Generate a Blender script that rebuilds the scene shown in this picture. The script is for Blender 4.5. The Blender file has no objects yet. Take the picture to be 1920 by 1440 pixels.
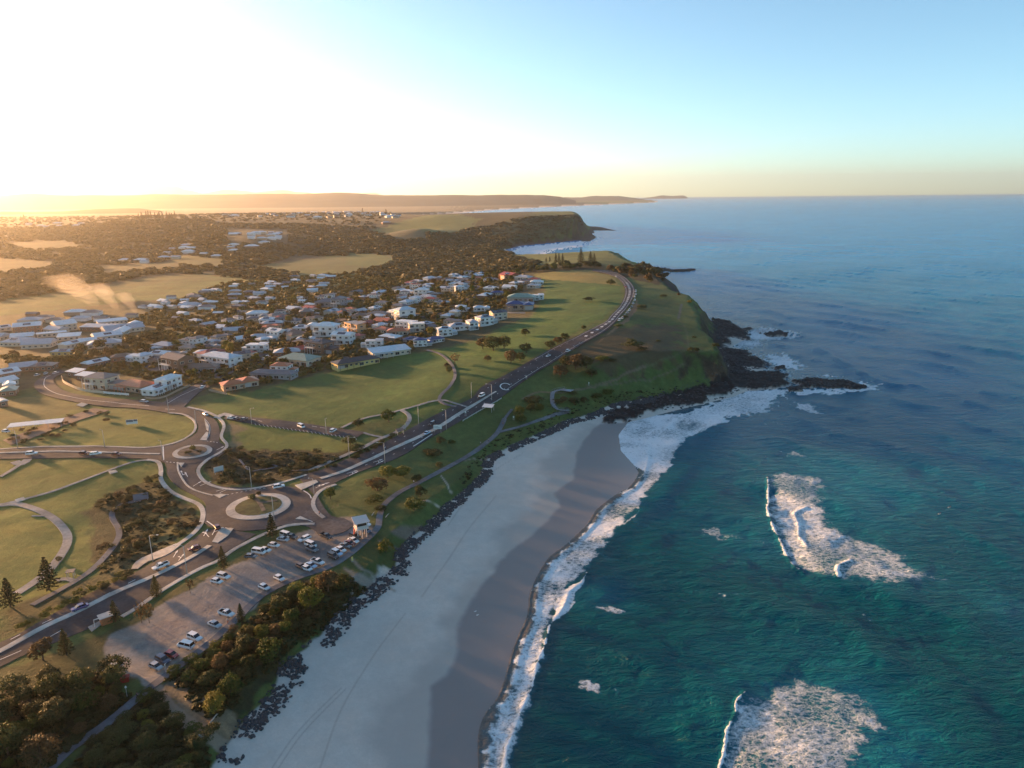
import bpy, math, random
import numpy as np
from mathutils import Matrix, Vector

S = bpy.context.scene
R = math.radians
random.seed(7)
RNG = np.random.default_rng(11)

# ------------------------------------------------------------------ camera, sky, sun, exposure
CAM_H = 125.0
FPX = 1331.0                       # focal length in pixels of the 1920 px wide photograph
PITCH, ROLL = R(14.80), R(0.545)
fw = np.array([0.0, math.cos(PITCH), -math.sin(PITCH)])
rt0 = np.array([1.0, 0.0, 0.0])
up0 = np.cross(rt0, fw)
rt = rt0 * math.cos(ROLL) - up0 * math.sin(ROLL)
up = up0 * math.cos(ROLL) + rt0 * math.sin(ROLL)
cam_d = bpy.data.cameras.new('camera')
cam = bpy.data.objects.new('camera', cam_d)
S.collection.objects.link(cam)
cam_d.sensor_width = 36.0
cam_d.lens = 36.0 * FPX / 1920.0
cam_d.clip_start = 1.0
cam_d.clip_end = 400000.0
M = Matrix(((rt[0], up[0], -fw[0], 0), (rt[1], up[1], -fw[1], 0), (rt[2], up[2], -fw[2], CAM_H), (0, 0, 0, 1)))
cam.matrix_world = M
S.camera = cam

SUN_AZ, SUN_EL = R(-57), R(6.3)     # azimuth measured from +Y towards +X
world = bpy.data.worlds.new('World')
S.world = world
world.use_nodes = True
nt = world.node_tree
bg = nt.nodes['Background']
sky = nt.nodes.new('ShaderNodeTexSky')
sky.sky_type = 'NISHITA'
sky.sun_disc = False
sky.sun_elevation = SUN_EL
sky.sun_rotation = SUN_AZ
sky.altitude = 100
sky.air_density = 0.6
sky.dust_density = 0.3
sky.ozone_density = 2.0
hsv = nt.nodes.new('ShaderNodeHueSaturation')
hsv.inputs['Saturation'].default_value = 1.0
tint = nt.nodes.new('ShaderNodeVectorMath'); tint.operation = 'MULTIPLY'
tint.inputs[1].default_value = (0.93, 1.01, 0.86)
nt.links.new(sky.outputs[0], tint.inputs[0])
nt.links.new(tint.outputs[0], hsv.inputs['Color'])
nt.links.new(hsv.outputs[0], bg.inputs[0])
bg.inputs[1].default_value = 0.072

sun_l = bpy.data.lights.new('sun', 'SUN')
sun_l.energy = 4.0
sun_l.angle = R(3.0)
sun_l.color = (1.0, 0.52, 0.21)
sun = bpy.data.objects.new('sun', sun_l)
S.collection.objects.link(sun)
sdir = Vector((math.sin(SUN_AZ) * math.cos(SUN_EL), math.cos(SUN_AZ) * math.cos(SUN_EL), math.sin(SUN_EL)))
sun.rotation_euler = sdir.to_track_quat('Z', 'Y').to_euler()

S.view_settings.view_transform = 'Standard'
S.view_settings.look = 'None'
S.view_settings.exposure = 2.55
S.view_settings.gamma = 1.0
S.cycles.use_denoising = True
S.cycles.max_bounces = 4
S.cycles.diffuse_bounces = 2
S.cycles.glossy_bounces = 2
S.cycles.volume_bounces = 0
S.cycles.transparent_max_bounces = 4
S.cycles.sample_clamp_indirect = 4.0

# ------------------------------------------------------------------ helpers
def ray(u, v):
    a = (u - 960.0) / FPX; b = (v - 720.0) / FPX
    return fw + a * rt - b * up

def P(u, v, z=0.0):
    d = ray(u, v)
    t = (CAM_H - z) / max(-d[2], 1e-4)
    return np.array([d[0] * t, d[1] * t, z])

def proj(x, y, z):
    """world point -> photo pixel and depth (only used to describe and sort things)"""
    q = np.array([x, y, z - CAM_H])
    dep = q @ fw
    return 960 + FPX * (q @ rt) / dep, 720 - FPX * (q @ up) / dep, dep

def link(o):
    S.collection.objects.link(o); return o

def mesh_np(name, V, F, mats=(), smooth=False, attrs=None, midx=None):
    """fast mesh from numpy arrays; F is (n,3) or (n,4)"""
    V = np.asarray(V, dtype=np.float32); F = np.asarray(F, dtype=np.int32)
    me = bpy.data.meshes.new(name)
    k = F.shape[1]
    me.vertices.add(len(V)); me.vertices.foreach_set('co', V.ravel())
    me.loops.add(F.size); me.loops.foreach_set('vertex_index', F.ravel())
    me.polygons.add(len(F))
    me.polygons.foreach_set('loop_start', np.arange(0, F.size, k, dtype=np.int32))
    me.polygons.foreach_set('loop_total', np.full(len(F), k, dtype=np.int32))
    if midx is not None: me.polygons.foreach_set('material_index', np.asarray(midx, dtype=np.int32))
    me.polygons.foreach_set('use_smooth', np.full(len(F), smooth))
    for m in mats: me.materials.append(m)
    me.update(calc_edges=True)
    if attrs:
        for an, arr in attrs.items():
            arr = np.asarray(arr, dtype=np.float32)
            if arr.ndim == 1:
                a = me.attributes.new(an, 'FLOAT', 'POINT'); a.data.foreach_set('value', arr)
            else:
                a = me.attributes.new(an, 'FLOAT_COLOR', 'POINT')
                c = np.ones((len(V), 4), dtype=np.float32); c[:, :arr.shape[1]] = arr
                a.data.foreach_set('color', c.ravel())
    return me

class MB:
    """collects polygons and builds one mesh"""
    def __init__(s): s.v = []; s.f = []; s.m = []
    def poly(s, pts, mi=0):
        n = len(s.v); s.v.extend([tuple(p) for p in pts]); s.f.append(tuple(range(n, n + len(pts)))); s.m.append(mi)
    def box(s, x0, x1, y0, y1, z0, z1, mi=0, rz=0.0, c=(0, 0)):
        n = len(s.v)
        for z in (z0, z1):
            for x, y in ((x0, y0), (x1, y0), (x1, y1), (x0, y1)):
                if rz:
                    dx, dy = x - c[0], y - c[1]
                    x, y = c[0] + dx * math.cos(rz) - dy * math.sin(rz), c[1] + dx * math.sin(rz) + dy * math.cos(rz)
                s.v.append((x, y, z))
        for q in ((3, 2, 1, 0), (4, 5, 6, 7), (0, 1, 5, 4), (1, 2, 6, 5), (2, 3, 7, 6), (3, 0, 4, 7)):
            s.f.append(tuple(n + i for i in q)); s.m.append(mi)
    def prism(s, prof, y0, y1, mi=0, axis='y'):
        """profile in x,z pulled along y (or profile in y,z pulled along x)"""
        n = len(s.v); k = len(prof)
        for t in (y0, y1):
            for a, b in prof: s.v.append((a, t, b) if axis == 'y' else (t, a, b))
        s.f.append(tuple(n + i for i in range(k))); s.m.append(mi)
        s.f.append(tuple(n + k + i for i in reversed(range(k)))); s.m.append(mi)
        for i in range(k):
            j = (i + 1) % k
            s.f.append((n + i, n + k + i, n + k + j, n + j)); s.m.append(mi)
    def tube(s, pts, r, n=6, mi=0, cap=True):
        if not hasattr(r, '__len__'): r = [r] * len(pts)
        base = len(s.v); pts = [Vector(p) for p in pts]
        for i, p in enumerate(pts):
            d = (pts[min(i + 1, len(pts) - 1)] - pts[max(i - 1, 0)]).normalized()
            a = d.orthogonal().normalized() if i == 0 else (pa - d * pa.dot(d)).normalized()
            pa = a; b = d.cross(a)
            for k in range(n):
                t = 2 * math.pi * k / n
                s.v.append(tuple(p + (a * math.cos(t) + b * math.sin(t)) * r[i]))
        for i in range(len(pts) - 1):
            for k in range(n):
                a0 = base + i * n + k; a1 = base + i * n + (k + 1) % n
                s.f.append((a0, a1, a1 + n, a0 + n)); s.m.append(mi)
        if cap:
            s.f.append(tuple(base + k for k in reversed(range(n)))); s.m.append(mi)
            e = base + (len(pts) - 1) * n
            s.f.append(tuple(e + k for k in range(n))); s.m.append(mi)
    def mesh(s, name, mats, smooth=False):
        me = bpy.data.meshes.new(name)
        me.from_pydata(s.v, [], s.f)
        for m in (mats if isinstance(mats, (list, tuple)) else [mats]): me.materials.append(m)
        me.polygons.foreach_set('material_index', s.m)
        me.polygons.foreach_set('use_smooth', [smooth] * len(s.f))
        me.update(); return me
    def build(s, name, mats, parent=None, smooth=False):
        o = bpy.data.objects.new(name, s.mesh(name, mats, smooth)); link(o)
        if parent: o.parent = parent
        return o

def tag(o, label, cat, group=None, kind=None):
    if label: o['label'] = label
    if cat: o['category'] = cat
    if group: o['group'] = group
    if kind: o['kind'] = kind
    return o

def thing(name, loc=(0, 0, 0), rz=0.0, label=None, cat=None, group=None):
    o = bpy.data.objects.new(name, None); link(o)
    o.empty_display_size = 0.5
    o.location = loc; o.rotation_euler = (0, 0, rz)
    return tag(o, label, cat, group)

def kids(o): return [c for c in S.objects if c.parent == o]

def copy_tree(src, ch):
    """src copied with the parts listed in ch = [(part, [sub-parts])]"""
    r = link(src.copy())
    for p, subs in ch:
        c = link(p.copy()); c.parent = r
        for q in subs:
            d = link(q.copy()); d.parent = c
    return r

# ------------------------------------------------------------------ materials
def pmat(name, col, rough=0.8, spec=0.3, noise=None, metal=0.0, bump=None, coat=0.0, dirt=None):
    """principled material; noise=(scale, amount) varies the value, bump=(scale, strength)"""
    m = bpy.data.materials.new(name); m.use_nodes = True
    n = m.node_tree.nodes; l = m.node_tree.links; b = n['Principled BSDF']
    b.inputs['Base Color'].default_value = (*col, 1)
    b.inputs['Roughness'].default_value = rough
    b.inputs['Specular IOR Level'].default_value = spec
    b.inputs['Metallic'].default_value = metal
    if coat: b.inputs['Coat Weight'].default_value = coat
    if noise or bump:
        tc = n.new('ShaderNodeTexCoord')
    if noise:
        t = n.new('ShaderNodeTexNoise'); t.inputs['Scale'].default_value = noise[0]; t.inputs['Detail'].default_value = 5
        l.new(tc.outputs['Object'], t.inputs['Vector'])
        mr = n.new('ShaderNodeMapRange'); mr.inputs[1].default_value = 0.3; mr.inputs[2].default_value = 0.7
        mr.inputs[3].default_value = 1 - noise[1]; mr.inputs[4].default_value = 1 + noise[1]
        l.new(t.outputs[0], mr.inputs[0])
        hs = n.new('ShaderNodeHueSaturation'); hs.inputs['Color'].default_value = (*col, 1)
        l.new(mr.outputs[0], hs.inputs['Value']); l.new(hs.outputs[0], b.inputs['Base Color'])
    if bump:
        t = n.new('ShaderNodeTexNoise'); t.inputs['Scale'].default_value = bump[0]; t.inputs['Detail'].default_value = 6
        l.new(tc.outputs['Object'], t.inputs['Vector'])
        bp = n.new('ShaderNodeBump'); bp.inputs['Strength'].default_value = bump[1]; bp.inputs['Distance'].default_value = 0.3
        l.new(t.outputs[0], bp.inputs['Height']); l.new(bp.outputs[0], b.inputs['Normal'])
    return m

# ------------------------------------------------------------------ fields for the land form
def smooth01(t):
    t = np.clip(t, 0, 1); return t * t * (3 - 2 * t)

def vnoise(x, y, seed=0):
    """value noise, vectorised"""
    xi = np.floor(x).astype(np.int64); yi = np.floor(y).astype(np.int64)
    fx = x - xi; fy = y - yi
    fx = fx * fx * (3 - 2 * fx); fy = fy * fy * (3 - 2 * fy)
    def h(a, b):
        n = (a * 374761393 + b * 668265263 + seed * 974634777) & 0x7fffffff
        n = ((n ^ (n >> 13)) * 1274126177) & 0x7fffffff
        return ((n ^ (n >> 16)) & 0xffff) / 65535.0
    return (h(xi, yi) * (1 - fx) + h(xi + 1, yi) * fx) * (1 - fy) + (h(xi, yi + 1) * (1 - fx) + h(xi + 1, yi + 1) * fx) * fy

def fbm(x, y, o=4, seed=0):
    s = np.zeros_like(x, dtype=float); a = 0.5; t = 0
    for i in range(o):
        s += a * vnoise(x, y, seed + i); t += a; a *= 0.5; x = x * 2.03 + 17.1; y = y * 2.03 + 9.7
    return s / t

def seg_dist(X, Y, poly, closed=False, vals=None):
    """distance to a polyline; also interpolated per-vertex values at the nearest point"""
    n = len(poly); best = np.full(X.shape, 1e18); out = None
    if vals is not None:
        vals = np.asarray(vals, float); out = np.zeros(X.shape + (vals.shape[1],))
    for i in range(n if closed else n - 1):
        a = poly[i]; b = poly[(i + 1) % n]
        ex, ey = b[0] - a[0], b[1] - a[1]
        L2 = ex * ex + ey * ey + 1e-9
        t = np.clip(((X - a[0]) * ex + (Y - a[1]) * ey) / L2, 0, 1)
        d = (X - a[0] - t * ex) ** 2 + (Y - a[1] - t * ey) ** 2
        m = d < best
        best = np.where(m, d, best)
        if vals is not None:
            vv = vals[i][None, :] * (1 - t[..., None]) + vals[(i + 1) % n][None, :] * t[..., None]
            out = np.where(m[..., None], vv, out)
    best = np.sqrt(best)
    return (best, out) if vals is not None else best

def inside(X, Y, poly):
    c = np.zeros(X.shape, bool); n = len(poly); j = n - 1
    for i in range(n):
        xi, yi = poly[i][0], poly[i][1]; xj, yj = poly[j][0], poly[j][1]
        if yi != yj:
            c ^= ((yi > Y) != (yj > Y)) & (X < (xj - xi) * (Y - yi) / (yj - yi) + xi)
        j = i
    return c

# known ground heights: photo point, height in metres
HP = [(250,1250,6),(550,1040,7),(680,1000,7),(50,1400,8),(0,1240,8),(150,1140,8),(350,1060,8.5),(485,950,9),(360,848,11),(0,850,12),(180,850,11.5),
 (100,950,9),(250,1000,6.5),(150,1060,8),(600,700,14),(750,680,16),(750,830,10),(850,770,13),(960,705,18),(1060,645,25),(1150,590,31),
 (1185,555,33),(1165,525,34),(1200,650,24),(1280,640,23),(1180,700,19),(1130,610,29.5),(1250,575,29),(1320,670,20),(1100,715,15),(960,790,7.5),
 (1030,765,8),(880,820,7),(700,930,8),(800,870,7.5),(1050,560,31),(1080,520,34.5),(900,660,20),(450,720,14),(300,740,13),(700,650,18),(850,600,22),
 (950,560,27),(1000,530,31.5),(400,600,9),(100,620,9),(300,560,7),(600,530,8),(600,590,12),(800,490,6),(900,500,9),(650,490,6),(560,470,8),
 (800,425,48),(820,406,62),(900,420,45),(1060,403,66),(1085,405,65),(1000,412,58),(1090,425,45),(760,440,20),(1000,430,32),(940,440,24),(1050,428,34),
 (850,450,14),(300,412,58),(200,415,50),(100,430,28),(0,440,20),(450,402,52),(600,402,50),(720,405,45),(550,440,28),(480,447,34),(700,470,8),
 (400,500,7),(100,500,7),(-300,500,10),(-400,700,12),(-500,900,12),(-500,1200,10),(-300,1500,8),(300,1500,6),(300,470,12),(1090,492,32),(1000,498,28),
 (1220,510,22),(700,390,6),(500,390,6),(300,388,6),(0,392,6),(-400,392,8),(850,395,6),(150,2200,6),(-900,2200,8),(1000,383,10),(1150,378,10),(20,790,13),(250,800,12),
 (520,800,12.5),(620,850,10),(500,870,8.5),(560,930,9),(300,700,13),(30,700,13)]
_hp = np.array([P(u, v, z) for u, v, z in HP])
def _feat(x, y): return np.stack([x / np.maximum(y, 20) * 1.5, np.log(np.maximum(y, 20))], -1)
_fc = _feat(_hp[:, 0], _hp[:, 1])
_C = 0.06
def _phi(d2): return np.sqrt(d2 + _C * _C)
_K = _phi(((_fc[:, None] - _fc[None]) ** 2).sum(-1))
_n = len(_fc)
_A = np.zeros((_n + 3, _n + 3)); _A[:_n, :_n] = _K - 0.004 * np.eye(_n)
_A[:_n, _n:] = np.concatenate([np.ones((_n, 1)), _fc], 1); _A[_n:, :_n] = _A[:_n, _n:].T
_W = np.linalg.solve(_A, np.concatenate([_hp[:, 2], np.zeros(3)]))
def inland(x, y):
    f = _feat(x, y); s = _W[_n] + f[..., 0] * _W[_n + 1] + f[..., 1] * _W[_n + 2]
    for i in range(_n):
        s = s + _W[i] * _phi((f[..., 0] - _fc[i, 0]) ** 2 + (f[..., 1] - _fc[i, 1]) ** 2)
    return np.clip(s, 4.0, 80)

# foot of the vegetated upland: (u, v, height used to place it, ramp width, shift east)
UPX = [(330,2300,4,8,0),(360,1700,4,8,0),(392,1440,4,6,0),(432,1385,4,6,0),(460,1342,4,6,0),(510,1292,4,6,0),(530,1242,4,6,0),(560,1220,4,6,0),(597,1187,4,6,0),
 (635,1145,4,6,0),(655,1125,4,6,0),(685,1105,4,6,0),(710,1085,4,6,0),(740,1060,4,6,0),(742,1035,4,6,0),(770,1007,4,6,0),(797,982,4,6,0),(822,960,4,6,0),(835,945,4,6,0),
 (867,922,4,6,0),(902,887,4,6,0),(907,865,4,6,0),(920,852,4,8,0),(955,835,4,8,0),(997,817,4,8,0),(1035,800,4,10,0),(1067,785,4,12,0),(1105,775,4,18,0),(1155,757,3,30,0),
 (1205,748,3,38,0),(1242,740,3,38,0),(1285,735,3,38,0),(1335,722,3,28,0),(1360,714,3,14,0),(1366,698,12,14,4),(1358,655,20,14,7),(1346,635,21,14,7),(1322,622,21,14,8),
 (1322,612,18,14,8),(1336,600,14,30,6),(1337,587,17,30,8),(1330,575,20,30,8),(1310,562,24,24,8),(1275,552,27,16,8),(1262,545,28,14,8),(1260,533,29,20,8),(1252,517,27,30,10),
 (1240,507,22,30,12),(1215,502,12,60,12),(1190,494,0,60,0),(1100,490,0,80,0),(1040,488,0,80,0),(1005,487,0,60,0),(950,482,0,30,0),(938,474,0,25,0),(943,466,2,25,0),(975,458,2,30,0),
 (1010,455,2,50,0),(1060,450,2,60,0),(1100,446,2,50,0),(1107,440,2,50,0),(1104,430,8,70,10),(1098,415,40,60,30)]
U = []; UV = []
for u, v, z, w, dx in UPX:
    p = P(u, v, z); U.append((p[0] + dx, p[1])); UV.append((w, 3.2))
for x, y, w in ((330,2950,90),(150,3350,120),(-300,3600,150),(-700,4200,100)): U.append((x, y)); UV.append((w, 3.2))
for u, v, w in ((850,399,60),(920,393,60),(1000,389,100),(1100,384.5,100),(1200,380.3,150),(1228,379.0,150),(1228,377,150),(1150,375.5,100)):
    p = P(u, v, 0); U.append((p[0], p[1])); UV.append((w, 3.2))
for x, y in ((-5000,60000),(-80000,60000),(-80000,-4000),(-60,-4000)): U.append((x, y)); UV.append((30, 3.2))
# waterline
SPX = [(860,2300),(890,1700),(915,1440),(925,1345),(965,1270),(990,1190),(1015,1110),(1042,1050),(1075,1022),(1115,985),(1135,955),(1175,925),(1197,912),(1203,892),(1188,870),
 (1165,845),(1160,815),(1178,792),(1215,783),(1265,770),(1320,757),(1375,744),(1400,733),(1435,727),(1470,722),(1466,706),(1430,697),(1436,684),(1412,670),(1394,655),(1372,650),(1402,634),(1395,620),(1365,604),(1348,600)]
SH = [tuple(P(u, v, 0)[:2]) for u, v in SPX]
for i, (u, v, z, w, dx) in enumerate(UPX):
    if i >= 39 and i <= 48: SH.append((U[i][0] + 10, U[i][1] + 2))
for u, v in ((1190,492),(1100,489.5),(1040,489),(1008,489),(960,484),(946,474),(950,467),(977,460),(1012,457),(1062,452.5),(1103,448.5),(1111,443),(1108,432)):
    SH.append(tuple(P(u, v, 0)[:2]))
for x, y in ((390,2650),(370,3000),(170,3400),(-290,3650),(-670,4250)): SH.append((x, y))
for u, v in ((862,399.6),(920,393.8),(1000,389.6),(1100,385),(1200,380.8),(1233,379.3),(1233,376.5),(1150,375)): SH.append(tuple(P(u, v, 0)[:2]))
SH += [(-5000,60500),(-80000,60500),(-80000,-4500),(-40,-4500)]

# raised black rock shelves off the headland and in the bay
ROCKS = [[(1338,598),(1362,600),(1368,606),(1397,619),(1405,636),(1362,632),(1362,644),(1338,632)],
 [(1355,655),(1392,656),(1412,669),(1438,681),(1432,688),(1399,690),(1396,701),(1360,700)],
 [(1350,700),(1396,698),(1466,696),(1469,705),(1487,722),(1437,727),(1388,731),(1352,742),(1285,760),(1225,768),(1190,782),(1160,790),(1130,795),(1140,778),(1200,755),(1290,736),(1340,722)],
 [(1492,714),(1512,709),(1540,710),(1586,712),(1626,723),(1610,727),(1562,726),(1535,725),(1497,727)],
 [(1430,624),(1450,623),(1460,618),(1474,620),(1478,628),(1448,630)],
 [(1217,500),(1240,501),(1262,505),(1312,504),(1290,509),(1230,508)],
 [(1392,615),(1406,614),(1407,617),(1394,618)],[(1455,689),(1472,686),(1474,690),(1458,691)],[(1484,727),(1498,726),(1498,731),(1486,731)],
 [(1092,446),(1112,441),(1118,444),(1108,452),(1090,452)]]
ROCKW = [[tuple(P(u, v, 0.6)[:2]) for u, v in r] for r in ROCKS]

def height(X, Y, full=False):
    X = np.asarray(X, float); Y = np.asarray(Y, float)
    d, val = seg_dist(X, Y, U, True, UV)
    ins = inside(X, Y, U); e = seg_dist(X, Y, SH, True); land = inside(X, Y, SH)
    e = np.where(land, e, -e)
    jit = (fbm(X / 6.0, Y / 6.0, 3, 5) - 0.5) * 3.0 * np.clip(Y / 300.0, 0.6, 4)
    sd = np.where(ins, d, -d)
    w = val[..., 0]
    hin = inland(X, Y)
    z_in = 3.2 + (hin - 3.2) * smooth01((sd + np.where(w > 10, jit, jit * 0.3)) / w)
    z_in = z_in + (fbm(X / 25, Y / 25, 3, 2) - 0.5) * 1.0 * smooth01(sd / 30)
    z_bch = 3.2 * np.clip(e / np.maximum(e + d, 0.1), 0, 1) ** 1.2
    z_sea = np.maximum(-4.0, e * 0.04) - 0.02
    z = np.where(sd > 0, z_in, np.where(e > 0, z_bch, z_sea))
    rk = np.zeros(X.shape)
    for poly in ROCKW:
        px = np.array(poly); x0, y0 = px.min(0) - 30; x1, y1 = px.max(0) + 30
        m = (X > x0) & (X < x1) & (Y > y0) & (Y < y1)
        if not m.any(): continue
        xs, ys = X[m], Y[m]
        dd = seg_dist(xs, ys, poly, True); dd = np.where(inside(xs, ys, poly), dd, -dd)
        dd = dd + (fbm(xs / 5, ys / 7, 3, 9) - 0.5) * 12
        rk[m] = np.maximum(rk[m], smooth01(dd / 3.0 + 0.5))
    lump = 0.5 + 2.6 * fbm(X / 4.0, Y / 7.0, 4, 21) ** 1.6
    z = np.where((sd < 3) & (rk > 0), z * (1 - rk) + np.maximum(z, 0) * 0.3 * rk + rk * lump, z)
    rk = np.where(sd < 4, rk, 0)
    if full: return z, sd, e, rk
    return z

def GL(pts): return [G(u, v) for u, v in pts]

def catmull(pts, step=None, n=8):
    pts = [np.asarray(p, float) for p in pts]; out = []
    P4 = [2 * pts[0] - pts[1]] + pts + [2 * pts[-1] - pts[-2]]
    for i in range(len(pts) - 1):
        a, b, c, d = P4[i:i + 4]
        k = n if step is None else max(1, int(np.linalg.norm(c[:2] - b[:2]) / step))
        for j in range(k):
            t = j / k
            out.append(0.5 * ((2 * b) + (c - a) * t + (2 * a - 5 * b + 4 * c - d) * t * t + (3 * b - a - 3 * c + d) * t ** 3))
    out.append(pts[-1]); return np.array(out)
# ================================================================== LAND
def ground_material():
    m = bpy.data.materials.new('ground'); m.use_nodes = True
    n = m.node_tree.nodes; l = m.node_tree.links; b = n['Principled BSDF']
    at = n.new('ShaderNodeAttribute'); at.attribute_name = 'cover'
    aux = n.new('ShaderNodeAttribute'); aux.attribute_name = 'aux'     # r rough amount, g wet, b rock
    sx = n.new('ShaderNodeSeparateColor'); l.new(aux.outputs['Color'], sx.inputs[0])
    tc = n.new('ShaderNodeTexCoord')
    def noise(sc, det, dim=0.55):
        t = n.new('ShaderNodeTexNoise'); t.inputs['Scale'].default_value = sc; t.inputs['Detail'].default_value = det
        t.inputs['Roughness'].default_value = dim; l.new(tc.outputs['Object'], t.inputs['Vector']); return t
    def math_(op, a, bb, c=None):
        q = n.new('ShaderNodeMath'); q.operation = op
        for i, v in enumerate((a, bb, c)):
            if v is None: continue
            if isinstance(v, (int, float)): q.inputs[i].default_value = v
            else: l.new(v, q.inputs[i])
        return q.outputs[0]
    n1 = noise(0.02, 5); n2 = noise(0.25, 6, 0.65); n3 = noise(1.5, 4, 0.7)
    a1 = math_('MULTIPLY_ADD', n1.outputs[0], 2.4, -0.2)
    a2 = math_('MULTIPLY_ADD', n2.outputs[0], 2.0, 0.0)
    a3 = math_('MULTIPLY_ADD', n3.outputs[0], 1.4, 0.3)
    v = math_('MULTIPLY', a1, math_('MULTIPLY', a2, a3))
    amt = sx.outputs[0]
    vv = math_('ADD', math_('MULTIPLY', math_('SUBTRACT', v, 1.0), amt), 1.0)
    mx = n.new('ShaderNodeVectorMath'); mx.operation = 'SCALE'
    l.new(at.outputs['Color'], mx.inputs[0]); l.new(vv, mx.inputs['Scale'])
    # dry patches
    dry = n.new('ShaderNodeMix'); dry.data_type = 'RGBA'; dry.blend_type = 'MULTIPLY'
    n4 = noise(0.045, 6, 0.7)
    mr = n.new('ShaderNodeMapRange'); mr.inputs[1].default_value = 0.48; mr.inputs[2].default_value = 0.66
    l.new(n4.outputs[0], mr.inputs[0])
    l.new(math_('MULTIPLY', mr.outputs[0], amt), dry.inputs['Factor'])
    l.new(mx.outputs[0], dry.inputs['A']); dry.inputs['B'].default_value = (1.55, 1.15, 0.95, 1)
    l.new(dry.outputs['Result'], b.inputs['Base Color'])
    ro = math_('MULTIPLY_ADD', sx.outputs[1], -0.62, 0.95)
    l.new(ro, b.inputs['Roughness'])
    b.inputs['Specular IOR Level'].default_value = 0.3
    bp = n.new('ShaderNodeBump'); bp.inputs['Distance'].default_value = 0.8
    l.new(math_('MULTIPLY_ADD', amt, 0.75, 0.03), bp.inputs['Strength'])
    hh = math_('ADD', n2.outputs[0], math_('MULTIPLY', n3.outputs[0], 0.5)); l.new(hh, bp.inputs['Height'])
    l.new(bp.outputs[0], b.inputs['Normal'])
    return m

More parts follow.
